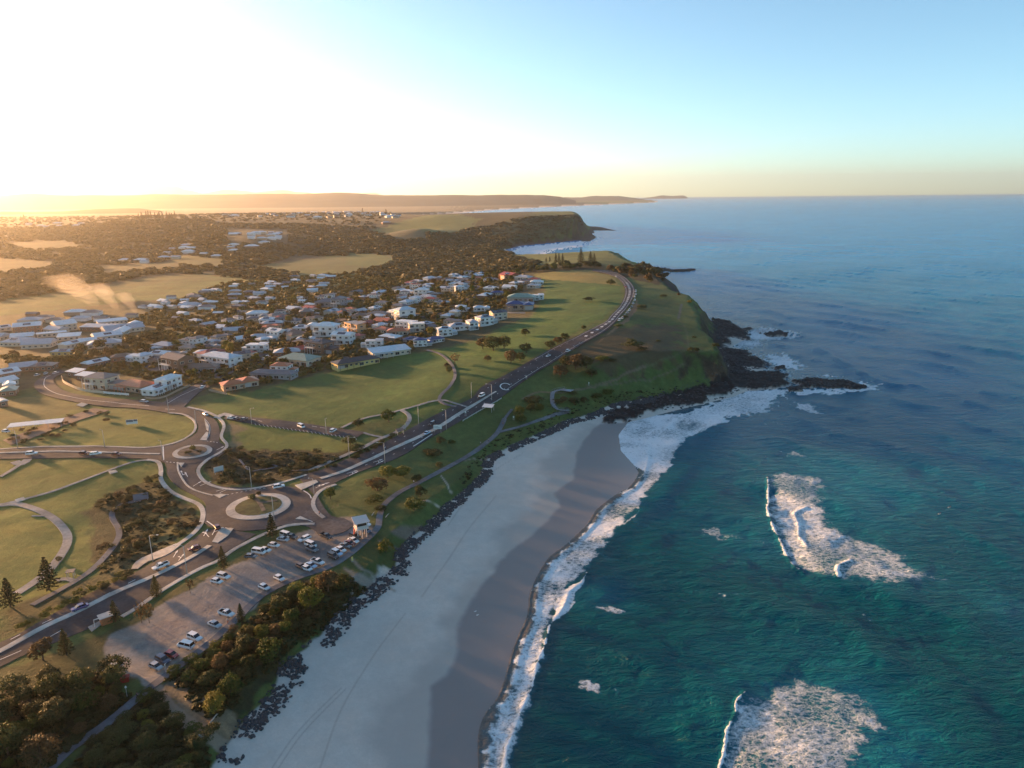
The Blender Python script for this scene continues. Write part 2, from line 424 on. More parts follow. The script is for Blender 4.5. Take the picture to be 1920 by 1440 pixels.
# photo points of the edges of each ground cover
C_GRASS = (.066,.100,.028); C_MOWN = (.050,.108,.024); C_PARK = (.118,.145,.034); C_SCRUB = (.026,.030,.013)
C_SAND = (.54,.49,.44); C_DAMP = (.42,.38,.345); C_WET = (.235,.205,.195); C_DIRT = (.25,.228,.205); C_FOREST = (.050,.050,.024)
C_TOWN = (.060,.062,.030); C_DRY = (.11,.085,.04); C_TRACK = (.24,.19,.14); C_ROCK = (.018,.017,.018)
COVER = [  # (polygon, colour, roughness amount, edge softness m)
 ([(-600,420),(1100,380),(940,470),(960,500),(640,470),(560,500),(-600,620)], C_FOREST, .5, 30),
 ([(-600,372),(860,372),(860,398),(700,399),(500,399),(300,404),(-600,404)], (.15,.125,.07), .5, 200),  # far plain in field tan, with orange haze put into the colour
 ([(0,455),(120,450),(160,462),(60,470)], (.08,.08,.034), .5, 20), ([(180,500),(330,488),(340,500),(200,512)], (.07,.075,.03), .5, 15), ([(-60,480),(100,490),(90,505),(-60,510)], (.075,.075,.032), .5, 20),
 ([(700,430),(800,404),(860,402),(900,412),(880,428),(840,440),(740,448)], (.10,.13,.045), .25, 12),
 ([(700,440),(800,436),(800,450),(740,452)], (.09,.09,.045), .3, 12),
 ([(900,425),(1060,402),(1100,440),(960,462),(900,450)], (.06,.07,.028), .8, 20),
 ([(480,498),(560,488),(640,480),(700,474),(742,488),(720,500),(660,512),(600,505),(500,505)], (.065,.09,.03), .25, 8),
 ([(650,475),(735,478),(742,490),(700,500),(650,497)], (.06,.105,.03), .2, 6),
 ([(540,545),(600,532),(670,518),(700,522),(650,535),(600,550),(540,560)], (.06,.09,.028), .3, 5),
 ([(120,552),(200,535),(280,520),(390,512),(400,520),(310,530),(200,548),(130,558)], (.065,.085,.028), .5, 8),
 ([(320,478),(420,486),(420,500),(330,497)], (.07,.085,.03), .3, 8),
 ([(820,488),(900,482),(940,474),(950,484),(900,490)], (.10,.10,.06), .5, 8),
 # suburb ground
 ([(-80,600),(250,565),(560,545),(700,525),(860,505),(1000,512),(1020,545),(1000,590),(880,640),(800,660),(740,665),(640,690),(560,710),(470,735),(420,735),(330,755),(200,740),(100,720),(-80,760)], C_TOWN, .7, 4),
 # big mown fields
 ([(365,757),(470,735),(560,712),(640,695),(740,668),(830,655),(880,645),(1000,595),(1025,545),(1005,514),(1130,507),(1165,535),(1165,560),(1140,590),(1020,658),(905,722),(830,775),(640,800),(430,776)], C_MOWN, .5, 2),
 ([(1005,513),(1130,506),(1150,520),(1160,535),(1100,530),(1005,524)], (.17,.155,.04), .4, 3),  # top strip of the field, low sunlight painted in as yellow
 ([(1125,512),(1140,500),(1190,497),(1245,508),(1255,530),(1235,543),(1195,527),(1160,516)], C_SCRUB, .9, 3), ([(955,512),(960,500),(1040,495),(1135,497),(1135,507),(1010,513)], C_SCRUB, .9, 3),
 # headland
 ([(1140,600),(1190,560),(1190,525),(1255,540),(1340,590),(1360,690),(1290,730),(1150,752),(1050,790),(960,830),(900,850),(850,900),(700,960),(640,940),(620,910),(780,840),(900,770),(1040,690)], C_GRASS, .55, 3),
 ([(1080,640),(1130,615),(1260,610),(1290,650),(1260,680),(1170,700),(1090,690),(1050,670)], (.078,.066,.034), .4, 10),
 ([(1195,560),(1265,560),(1265,590),(1180,600)], (.06,.085,.027), .3, 6),
 # parks left of the road
 ([(-80,870),(270,866),(300,880),(300,905),(240,940),(180,960),(165,1000),(180,1060),(120,1110),(-80,1180)], C_PARK, .5, 2),
 ([(90,770),(180,765),(330,782),(365,800),(355,820),(300,835),(100,838),(60,810)], C_PARK, .45, 2),
 ([(-60,760),(60,742),(160,762),(120,775),(-60,830)], (.12,.12,.038), .4, 3),
 ([(160,960),(200,930),(280,895),(300,905),(330,930),(370,950),(370,985),(320,1025),(240,1065),(190,1085),(170,1050),(175,1000)], (.040,.046,.018), .9, 2),
 ([(275,960),(330,950),(325,1010),(270,1020)], (.10,.10,.038), .4, 3),
 ([(425,795),(520,790),(640,830),(700,830),(640,860),(560,880),(430,850)], C_PARK, .35, 3),
 ([(380,860),(430,838),(520,845),(640,848),(680,840),(600,880),(500,912),(410,912),(380,890)], (.022,.026,.012), .9, 3),
 ([(425,795),(455,795),(450,835),(425,835)], (.16,.13,.07), .4, 3),
 ([(-80,1240),(30,1250),(200,1185),(300,1125),(500,1015),(600,985),(640,1000),(560,1085),(300,1270),(200,1290),(-80,1330)], (.060,.068,.025), .6, 2),
 ([(0,1150),(200,1075),(290,1050),(250,1075),(160,1115),(0,1200)], (.05,.055,.022), .8, 2),
 # scrub by the beach
 ([(-100,1320),(190,1262),(250,1300),(240,1340),(100,1440),(60,1700),(-300,1700)], C_SCRUB, .9, 2),
 ([(110,1440),(250,1325),(290,1290),(320,1340),(390,1400),(392,1460),(370,1700),(60,1700)], C_SCRUB, .9, 2),
 ([(300,1290),(420,1200),(560,1090),(660,1070),(690,1100),(560,1215),(440,1370),(340,1340)], C_SCRUB, .8, 2),
 ([(300,1290),(330,1270),(390,1330),(450,1340),(440,1390),(390,1400),(340,1340)], (.15,.125,.085), .7, 2),
 ([(620,990),(700,1010),(735,985),(700,1060),(640,1090),(590,1085)], C_GRASS, .6, 2),
 # dirt car park
 ([(205,1195),(235,1178),(300,1138),(350,1112),(400,1083),(450,1055),(500,1030),(540,1003),(575,990),(640,970),(680,972),(702,990),(690,1012),(640,1047),(600,1067),(560,1082),(510,1104),(470,1140),(430,1180),(380,1215),(340,1243),(300,1275),(280,1290),(240,1268),(210,1252),(198,1220)], C_DIRT, .5, 1.5),
 ([(255,1190),(330,1135),(430,1085),(520,1030),(600,1000),(660,990),(640,1030),(540,1075),(400,1160),(300,1225)], (.175,.170,.170), .5, 4),
 ([(282,1286),(300,1283),(350,1340),(400,1372),(450,1392),(480,1400),(455,1425),(400,1403),(350,1372),(315,1340)], C_TRACK, .2, .6),
 # verge of the bend, low sunlight painted in as orange
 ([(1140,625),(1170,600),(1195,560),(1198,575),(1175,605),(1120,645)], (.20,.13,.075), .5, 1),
 ([(640,1062),(700,1085),(740,1105),(700,1112),(650,1085)], (.28,.24,.20), .5, 1.5),
 ([(690,1078),(720,1062),(742,1066),(735,1085),(705,1095)], C_SAND, .6, 2), ([(565,1205),(600,1190),(612,1205),(590,1220)], C_SAND, .5, 1.5),
 ([(745,1000),(790,975),(800,985),(770,1010)], (.16,.13,.10), .6, 2), ([(905,862),(925,850),(935,858),(915,872)], (.20,.15,.11), .5, 1.5),
 ([(1320,690),(1350,680),(1360,700),(1335,712)], (.13,.075,.04), .7, 3),
]
STROKES = [ # tracks worn in the grass: (points, width m, colour)
 ([(1278,570),(1272,598)],2.0,(.10,.10,.09)), ([(1272,598),(1285,615),(1290,650),(1275,662),(1232,680),(1210,688)],1.4,(.095,.105,.05)), ([(1212,686),(1180,697),(1155,712),(1120,722),(1060,735),(1010,735),(980,748)],1.4,(.16,.12,.085)),
 ([(1290,682),(1250,700),(1200,712),(1150,720),(1100,722)],1.2,(.11,.105,.065)), ([(827,892),(840,910),(843,920),(865,932)],.7,(.42,.38,.33)), ([(795,938),(812,945),(826,950)],.8,(.42,.38,.33)),
 ([(330,1268),(340,1290),(362,1305)],1.2,(.17,.14,.10)), ([(708,1012),(722,1020),(745,1028)],.8,(.2,.17,.13)), ([(660,1048),(680,1068),(700,1080),(740,1108)],1.2,(.30,.26,.21)),
 ([(655,1100),(662,1115),(665,1130)],.8,(.42,.4,.36)), ([(868,865),(885,860),(905,862)],1.0,(.2,.17,.14)), ([(640,945),(600,960)],.4,(.1,.1,.06)),
 ([(455,705),(500,688),(560,672),(610,655)],1.0,(.10,.10,.10)), ([(720,575),(790,560),(850,572)],.9,(.10,.10,.10)), ([(230,840),(100,838)],.4,(.2,.2,.1)),
 ([(640,1290),(560,1370),(510,1440)],.35,(.40,.35,.31)), ([(648,1292),(570,1372),(522,1440)],.35,(.40,.35,.31)), ([(760,1150),(700,1230),(640,1330),(600,1440)],.5,(.44,.38,.33)), ([(930,930),(880,990),(840,1050),(790,1120)],.6,(.44,.385,.34)), ([(980,850),(930,880),(880,930),(840,985)],.5,(.42,.37,.32)),
 ([(720,467),(728,480),(742,487)],3.0,(.12,.12,.13)), ([(625,450),(690,463)],3.0,(.10,.10,.07)),
]
WETPX = [(780,2000),(790,1500),(795,1440),(800,1392),(812,1330),(812,1287),(837,1267),(857,1220),(855,1180),(865,1160),(900,1102),(940,1050),(992,1005),(1030,975),(1050,950),(1040,925),(1075,900),(1080,850),(1105,812),(1125,795)]
DAMPPX = [(690,2000),(690,1440),(700,1380),(720,1330),(800,1230),(850,1130),(930,1040),(935,990),(1010,940),(1020,900),(1010,870),(1070,830),(1090,800)]

GRID = {}
def hgrid(X, Y):
    """height of the finished ground mesh, looked up on its own grid"""
    X = np.asarray(X, float); Y = np.asarray(Y, float)
    ss, ys, Z = GRID['ss'], GRID['ys'], GRID['Z']
    j = np.interp(Y, ys, np.arange(len(ys))); i = np.interp(X / np.maximum(Y, 1), ss, np.arange(len(ss)))
    j0 = np.clip(j.astype(int), 0, len(ys) - 2); i0 = np.clip(i.astype(int), 0, len(ss) - 2); fj = j - j0; fi = i - i0
    return (Z[j0, i0] * (1 - fi) + Z[j0, i0 + 1] * fi) * (1 - fj) + (Z[j0 + 1, i0] * (1 - fi) + Z[j0 + 1, i0 + 1] * fi) * fj

def G(u, v):
    """the ground point seen at a photo pixel"""
    d = ray(u, v)
    def f(t): return (CAM_H + d[2] * t) - hgrid(d[0] * t, d[1] * t)
    ts = np.geomspace(90, 60000, 1500); g = f(ts); k = int(np.argmax(g < 0))
    if g[k] >= 0: return P(u, v, 0)
    tt = np.linspace(ts[max(k - 1, 0)], ts[k], 60); g = f(tt); k = max(1, int(np.argmax(g < 0))); t = (tt[k - 1] + tt[k]) / 2
    x, y = d[0] * t, d[1] * t
    return np.array([x, y, float(hgrid(x, y))])

def build_land():
    # grid whose cells grow with distance, like any level-of-detail terrain
    vs = list(np.arange(2300, 1460, -24)) + list(np.arange(1460, 800, -3.0)) + list(np.arange(800, 384, -1.5)) + [383, 382, 381, 380, 379, 378, 377, 376, 375]
    ys = [P(960, v, 0)[1] for v in vs]; ys = np.array([20, 60] + [y for y in ys if 70 < y < 38000] + [39500])
    ss = np.concatenate([np.arange(-2.2, -0.8, 0.02), np.arange(-0.8, 0.58, 0.0017)])
    A, B = np.meshgrid(ss, ys)
    # beyond the headland land stops; x = s*y
    X = A * B; Y = B.copy()
    Z, sd, e, rk = height(X, Y, True)
    GRID['ss'] = ss; GRID['ys'] = ys; GRID['Z'] = Z
    far = smooth01((Y - 300) / 400)
    col = np.zeros(X.shape + (3,)); col[:] = C_GRASS
    amt = np.full(X.shape, 0.6); wet = np.zeros(X.shape)
    jx = (fbm(X / 7, Y / 7, 4, 31) - 0.5)
    def paint(mask, c, a=None):
        nonlocal col, amt
        col = col * (1 - mask[..., None]) + np.array(c) * mask[..., None]
        if a is not None: amt = amt * (1 - mask) + a * mask
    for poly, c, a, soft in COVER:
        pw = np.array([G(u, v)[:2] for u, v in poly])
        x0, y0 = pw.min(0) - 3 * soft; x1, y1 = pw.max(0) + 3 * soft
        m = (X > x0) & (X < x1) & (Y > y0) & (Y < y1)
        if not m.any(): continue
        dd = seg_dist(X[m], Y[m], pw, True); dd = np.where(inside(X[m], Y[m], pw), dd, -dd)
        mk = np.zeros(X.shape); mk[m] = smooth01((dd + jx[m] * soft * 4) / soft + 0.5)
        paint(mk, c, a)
    # beach
    W = [tuple(P(u, v, 1.0)[:2]) for u, v in WETPX]; D = [tuple(P(u, v, 1.5)[:2]) for u, v in DAMPPX]
    Wp = W + [tuple(P(1300, 780)[:2]), (3000, 500), (3000, -2000), (-30, -2000)]
    Dp = D + [tuple(P(1300, 780)[:2]), (3000, 500), (3000, -2000), (-50, -2000)]
    near = (Y < 700)
    bm = smooth01((-sd + jx * 3) / 1.0 + .5)
    bm = np.where((Y > 3700) | near | (Y > 1480) & (Y < 1760), bm, bm * 0.0)
    paint(bm, C_SAND, 0.17)
    def sdf(poly):
        r = np.full(X.shape, -99.0); m = near & (sd < 5)
        dd = seg_dist(X[m], Y[m], poly, True); r[m] = np.where(inside(X[m], Y[m], poly), dd, -dd); return r
    dm = sdf(Dp); paint(smooth01((dm + jx * 10) / 9 + .5) * bm * near, C_DAMP, .06)
    wm = sdf(Wp); wk = smooth01((wm + jx * 2.5) / 2.2 + .5) * bm * near
    paint(wk * (1 - smooth01((wm - 3) / 25) * 0.1), C_WET, .04)
    wet = wk * (0.75 + 0.35 * smooth01((wm - 10) / 25))
    for pts, w, c in STROKES:
        pw = catmull([G(u, v)[:2] for u, v in pts], n=4)
        x0, y0 = pw.min(0) - 3 * w; x1, y1 = pw.max(0) + 3 * w
        m = (X > x0) & (X < x1) & (Y > y0) & (Y < y1)
        if not m.any(): continue
        dd = seg_dist(X[m], Y[m], pw); mk = np.zeros(X.shape); mk[m] = smooth01((w * .5 - dd) / (w * .7) + 0.5) * 0.85
        paint(mk, c, None)
    # cliffs and rock
    gy, gx = np.gradient(Z); sx = np.gradient(X, axis=1); sy = np.gradient(Y, axis=0)
    slope = np.hypot(gx / np.maximum(sx, .05), gy / np.maximum(sy, .05))
    cl = smooth01((slope - 0.8 + jx * .9) / 0.5) * (Y > 380)
    paint(cl * 0.85, (.040,.032,.024), 1.0)
    foot = smooth01((10 - np.abs(sd + 2) + jx * 14) / 5) * (Y > 520) * (Y < 1300) * (X > 90)
    paint(foot, C_ROCK, .5)
    paint(smooth01(rk * 1.5), C_ROCK, .5)
    st = (Y > 1700) & (Y < 3200) & (sd < 8) & (X > 0)
    paint(np.where(st, 1.0, 0.0), (.05,.04,.033), .8)
    # grid faces, the parts well under water are left out
    n, mcol = X.shape
    V = np.stack([X, Y, Z], -1).reshape(-1, 3)
    idx = np.arange(n * mcol).reshape(n, mcol)
    F = np.stack([idx[:-1, :-1], idx[:-1, 1:], idx[1:, 1:], idx[1:, :-1]], -1)
    keep = np.maximum.reduce([Z[:-1, :-1], Z[:-1, 1:], Z[1:, 1:], Z[1:, :-1]]) > -1.2
    F = F[keep]
    used = np.zeros(len(V), bool); used[F.ravel()] = True
    remap = np.cumsum(used) - 1
    me = mesh_np('ground', V[used], remap[F], [ground_material()], True,
                 {'cover': col.reshape(-1, 3)[used], 'aux': np.stack([amt, wet, rk], -1).reshape(-1, 3)[used]})
    o = link(bpy.data.objects.new('ground', me)); tag(o, None, None, kind='structure')

build_land()

# ================================================================== SEA
def foam_poly(px, z=0): return [tuple(P(u, v, z)[:2]) for u, v in px]
BAND_L = [(900,1600),(905,1440),(905,1380),(915,1345),(940,1310),(955,1270),(967,1225),(980,1190),(995,1155),(1002,1105),(1032,1050),(1067,1022),(1105,985),(1125,955),(1165,925),(1187,912),(1205,880),(1210,850),(1215,820),(1245,802),(1267,782),(1300,772),(1335,765)]
BAND_R = [(945,1600),(968,1440),(975,1400),(988,1360),(1000,1320),(1012,1260),(1026,1200),(1044,1140),(1068,1100),(1098,1072),(1124,1042),(1156,1002),(1186,966),(1212,932),(1242,896),(1264,870),(1272,842),(1310,812),(1375,790)]
SWASH = [(1175,786),(1162,800),(1155,830),(1165,850),(1185,870),(1206,884),(1226,866),(1230,845),(1236,818),(1262,797),(1300,780),(1260,775),(1215,781)]
BREAK2 = [(1100,1075),(1092,1092),(1067,1110),(1057,1137),(1045,1155),(1030,1177),(1020,1215),(1005,1250),(997,1292),(980,1325),(965,1367),(950,1405),(945,1440),(938,1500)]
BREAK2W = [.6,1.4,3.2,4.5,1.4,1.2,1.0,1,1,1,1,1,1,1]
PATCHB = [(1439,897),(1442,941),(1440,952),(1447,983),(1466,1020),(1483,1051),(1507,1070),(1562,1084),(1621,1091),(1690,1096),(1772,1086),(1707,1065),(1697,1041),(1655,1020),(1604,1007),(1562,986),(1542,945),(1549,893),(1456,886)]
PATCHC = [(1397,1302),(1380,1321),(1363,1372),(1358,1407),(1349,1440),(1340,1520),(1560,1520),(1590,1440),(1624,1417),(1628,1375),(1660,1365),(1641,1327),(1604,1300),(1518,1272),(1440,1288),(1425,1310)]
SMALL = [([(1590,1138),(1615,1141),(1628,1155),(1605,1153)],.9),([(1350,1115),(1366,1115),(1370,1122),(1358,1119)],.9),([(1070,1285),(1100,1270),(1125,1278),(1145,1296),(1120,1292),(1080,1294)],.7),
 ([(1470,846),(1500,846),(1530,858),(1500,860)],.55),([(1315,992),(1350,988),(1372,1003),(1345,1008)],.5),([(1370,1000),(1430,1010),(1480,1040),(1420,1045)],.25),
 ([(1380,625),(1425,612),(1500,622),(1490,632),(1440,640),(1425,655),(1400,655),(1365,655),(1362,634),(1402,636)],.7),
 ([(1420,665),(1470,662),(1510,685),(1500,695),(1470,690),(1440,684)],.8),([(1480,705),(1560,703),(1650,722),(1640,732),(1560,738),(1500,742),(1470,730),(1500,728),(1620,727),(1580,708)],.85),
 ([(1365,735),(1440,728),(1500,730),(1470,745),(1440,775),(1380,780),(1330,790),(1290,800),(1270,780),(1330,755)],.78),([(1480,752),(1530,755),(1545,775),(1500,772)],.75),([(1530,812),(1590,818),(1600,832),(1540,825)],.35),([(1440,682),(1400,690),(1398,698),(1465,696),(1480,705),(1500,700)],.6),
 ([(1245,507),(1262,506),(1275,508),(1250,514)],.6),([(946,482),(948,472),(975,462),(1060,454),(1108,450),(1115,442),(1122,446),(1100,462),(1040,470),(1010,484),(975,490)],.85),
 ([(1235,795),(1270,790),(1320,800),(1340,790),(1300,815),(1250,815)],.4),([(1145,1140),(1175,1147),(1160,1152),(1120,1143)],.7),([(1290,860),(1330,850),(1345,860),(1310,875)],.15)]
LINES = [([(866,400.5),(920,395),(1000,391),(1100,386.5),(1195,382.5)],70,.75),([(1439,897),(1441,941),(1438,955),(1447,985),(1466,1022),(1483,1053),(1507,1071)],.9,1.0),([(1511,950),(1492,957),(1490,965),(1497,985),(1497,1007),(1511,1026)],1.1,1.0),([(1593,1053),(1573,1062),(1569,1070),(1571,1082)],1.1,1.0),
 ([(1397,1302),(1380,1321),(1378,1345),(1363,1372),(1358,1407),(1349,1440),(1342,1500)],.7,1.0),
 ([(1155,815),(1157,832),(1165,850),(1185,870),(1202,882)],.7,.95),([(1192,880),(1183,900),(1175,918),(1160,926)],.5,.7),([(1122,985),(1092,990),(1063,992),(1067,1008),(1068,1020)],.5,.6),([(1000,1105),(980,1130),(968,1150),(950,1165),(920,1180),(915,1200)],.45,.5),
 ([(965,1180),(960,1210),(955,1222),(930,1245),(920,1275),(920,1290),(918,1335)],.45,.6),([(1170,985),(1195,965),(1197,955)],.8,.7),([(1320,385),(1380,392),(1500,415),(1700,430),(1930,440)],22,.22),([(1190,418),(1300,425),(1420,445),(1500,462),(1560,480)],18,.32),([(1120,400),(1160,398),(1195,390)],25,.3),([(1290,376),(1330,388),(1380,398)],40,.2),([(1300,772),(1340,760),(1400,742),(1440,735)],3,.8),([(1420,800),(1450,790),(1480,800)],2.5,.45),([(1500,870),(1560,880),(1600,900)],2,.35),([(1380,1005),(1440,1020),(1480,1045),(1520,1050)],2.2,.42),([(1180,965),(1200,985),(1250,990)],1.5,.4),([(1110,1030),(1150,1050),(1190,1040)],1.2,.4),([(1560,900),(1620,905),(1700,915)],3,.33),([(1240,455),(1350,470),(1450,500)],30,.22),([(1700,400),(1800,415),(1920,418)],30,.2),([(1215,825),(1222,808),(1250,798),(1280,778)],2,.95)]
AERATED = [(1600,900,26,.9),(1590,960,20,.6),(1650,960,14,.3),(1400,1010,20,.6),(1150,1110,10,.5),(1560,900,25,.5),(1500,1010,20,.4),(1640,1400,14,.9),(1480,1350,30,.8),(1905,1150,10,.8),(1620,1320,12,.6),(1300,870,22,.35),(1350,820,40,.4),(1420,760,30,.5),(1230,950,14,.4),(1110,1120,8,.7),(1700,1080,16,.4),(1550,1230,20,.18),(1450,700,30,.7),(1600,740,30,.5),(1400,640,30,.7)]

def sea_material():
    m = bpy.data.materials.new('sea'); m.use_nodes = True
    n = m.node_tree.nodes; l = m.node_tree.links; b = n['Principled BSDF']
    tc = n.new('ShaderNodeTexCoord')
    def math_(op, a, bb=None, c=None, clamp=False):
        q = n.new('ShaderNodeMath'); q.operation = op; q.use_clamp = clamp
        for i, v in enumerate((a, bb, c)):
            if v is None: continue
            if isinstance(v, (int, float)): q.inputs[i].default_value = v
            else: l.new(v, q.inputs[i])
        return q.outputs[0]
    def noise(sc, det, rough=.6, sxy=(1, 1), rot=0, dist=0.0):
        mp = n.new('ShaderNodeMapping'); mp.inputs['Scale'].default_value = (sxy[0], sxy[1], 1); mp.inputs['Rotation'].default_value = (0, 0, rot)
        l.new(tc.outputs['Object'], mp.inputs['Vector'])
        t = n.new('ShaderNodeTexNoise'); t.inputs['Scale'].default_value = sc; t.inputs['Detail'].default_value = det
        t.inputs['Roughness'].default_value = rough; t.inputs['Distortion'].default_value = dist
        l.new(mp.outputs[0], t.inputs['Vector']); return t.outputs[0]
    f = n.new('ShaderNodeAttribute'); f.attribute_name = 'foam'; foam = f.outputs['Fac']
    a = n.new('ShaderNodeAttribute'); a.attribute_name = 'body'
    # lace: ridged voronoi broken by noise
    def vor(sc, w):
        v = n.new('ShaderNodeTexVoronoi'); v.feature = 'DISTANCE_TO_EDGE'; v.inputs['Scale'].default_value = sc
        mp = n.new('ShaderNodeMapping'); mp.inputs['Scale'].default_value = (1, 1.6, 1); mp.inputs['Rotation'].default_value = (0, 0, 0.5)
        ad = n.new('ShaderNodeMixRGB'); ad.blend_type = 'ADD'; ad.inputs[0].default_value = w
        nz = n.new('ShaderNodeTexNoise'); nz.inputs['Scale'].default_value = 0.8; nz.inputs['Detail'].default_value = 4
        l.new(tc.outputs['Object'], nz.inputs['Vector']); l.new(tc.outputs['Object'], ad.inputs[1]); l.new(nz.outputs[1], ad.inputs[2])
        l.new(ad.outputs[0], mp.inputs['Vector']); l.new(mp.outputs[0], v.inputs['Vector']); return v.outputs['Distance']
    v1 = vor(.42, 3.5); v2 = vor(1.25, 1.6)
    nz = noise(0.45, 8, .75, (1, 1.5), .5); nf = noise(2.2, 4, .7, (1, 1.4), .5)
    # pattern 0..1: high on the threads of the lace, low in its holes
    pat = math_('SUBTRACT', 1.0, math_('ADD', math_('MULTIPLY', v1, 1.1), math_('MULTIPLY', v2, .9)), clamp=True)
    pat = math_('ADD', math_('MULTIPLY', pat, .55), math_('ADD', math_('MULTIPLY', nz, .60), math_('MULTIPLY_ADD', nf, .5, -.35)))
    thr = math_('SUBTRACT', math_('ADD', pat, math_('MULTIPLY', foam, 1.15)), 1.27)
    fm = n.new('ShaderNodeMapRange'); fm.inputs[1].default_value = -.10; fm.inputs[2].default_value = .26
    l.new(thr, fm.inputs[0])
    gate = n.new('ShaderNodeMapRange'); gate.inputs[1].default_value = 0.02; gate.inputs[2].default_value = 0.2; l.new(foam, gate.inputs[0])
    fmask = math_('MULTIPLY', fm.outputs[0], gate.outputs[0])
    # body colour
    mix = n.new('ShaderNodeMix'); mix.data_type = 'RGBA'
    l.new(fmask, mix.inputs['Factor']); l.new(a.outputs['Color'], mix.inputs['A']); mix.inputs['B'].default_value = (.78, .82, .86, 1)
    l.new(mix.outputs['Result'], b.inputs['Base Color'])
    ro = math_('MULTIPLY_ADD', fmask, 0.65, 0.22); l.new(ro, b.inputs['Roughness'])
    b.inputs['IOR'].default_value = 1.33; b.inputs['Specular IOR Level'].default_value = 0.15
    # ripples
    r1 = noise(0.055, 3, .55, (0.35, 1), 0.25, .4); r2 = noise(0.30, 5, .65, (0.40, 1), 0.12, .6); r3 = noise(1.3, 4, .6, (.45, 1), 0.3, .3); r0 = noise(.012, 3, .5, (.3, 1), .35)
    h = math_('ADD', math_('MULTIPLY', r1, 1.9), math_('ADD', math_('MULTIPLY', r2, 2.0), math_('MULTIPLY', r3, .40)))
    h = math_('ADD', h, math_('MULTIPLY', r0, 1.2)); h = math_('ADD', h, math_('MULTIPLY', fmask, 0.35))
    bp = n.new('ShaderNodeBump'); bp.inputs['Strength'].default_value = 1.0; bp.inputs['Distance'].default_value = 1.0
    l.new(h, bp.inputs['Height']); l.new(bp.outputs[0], b.inputs['Normal'])
    return m

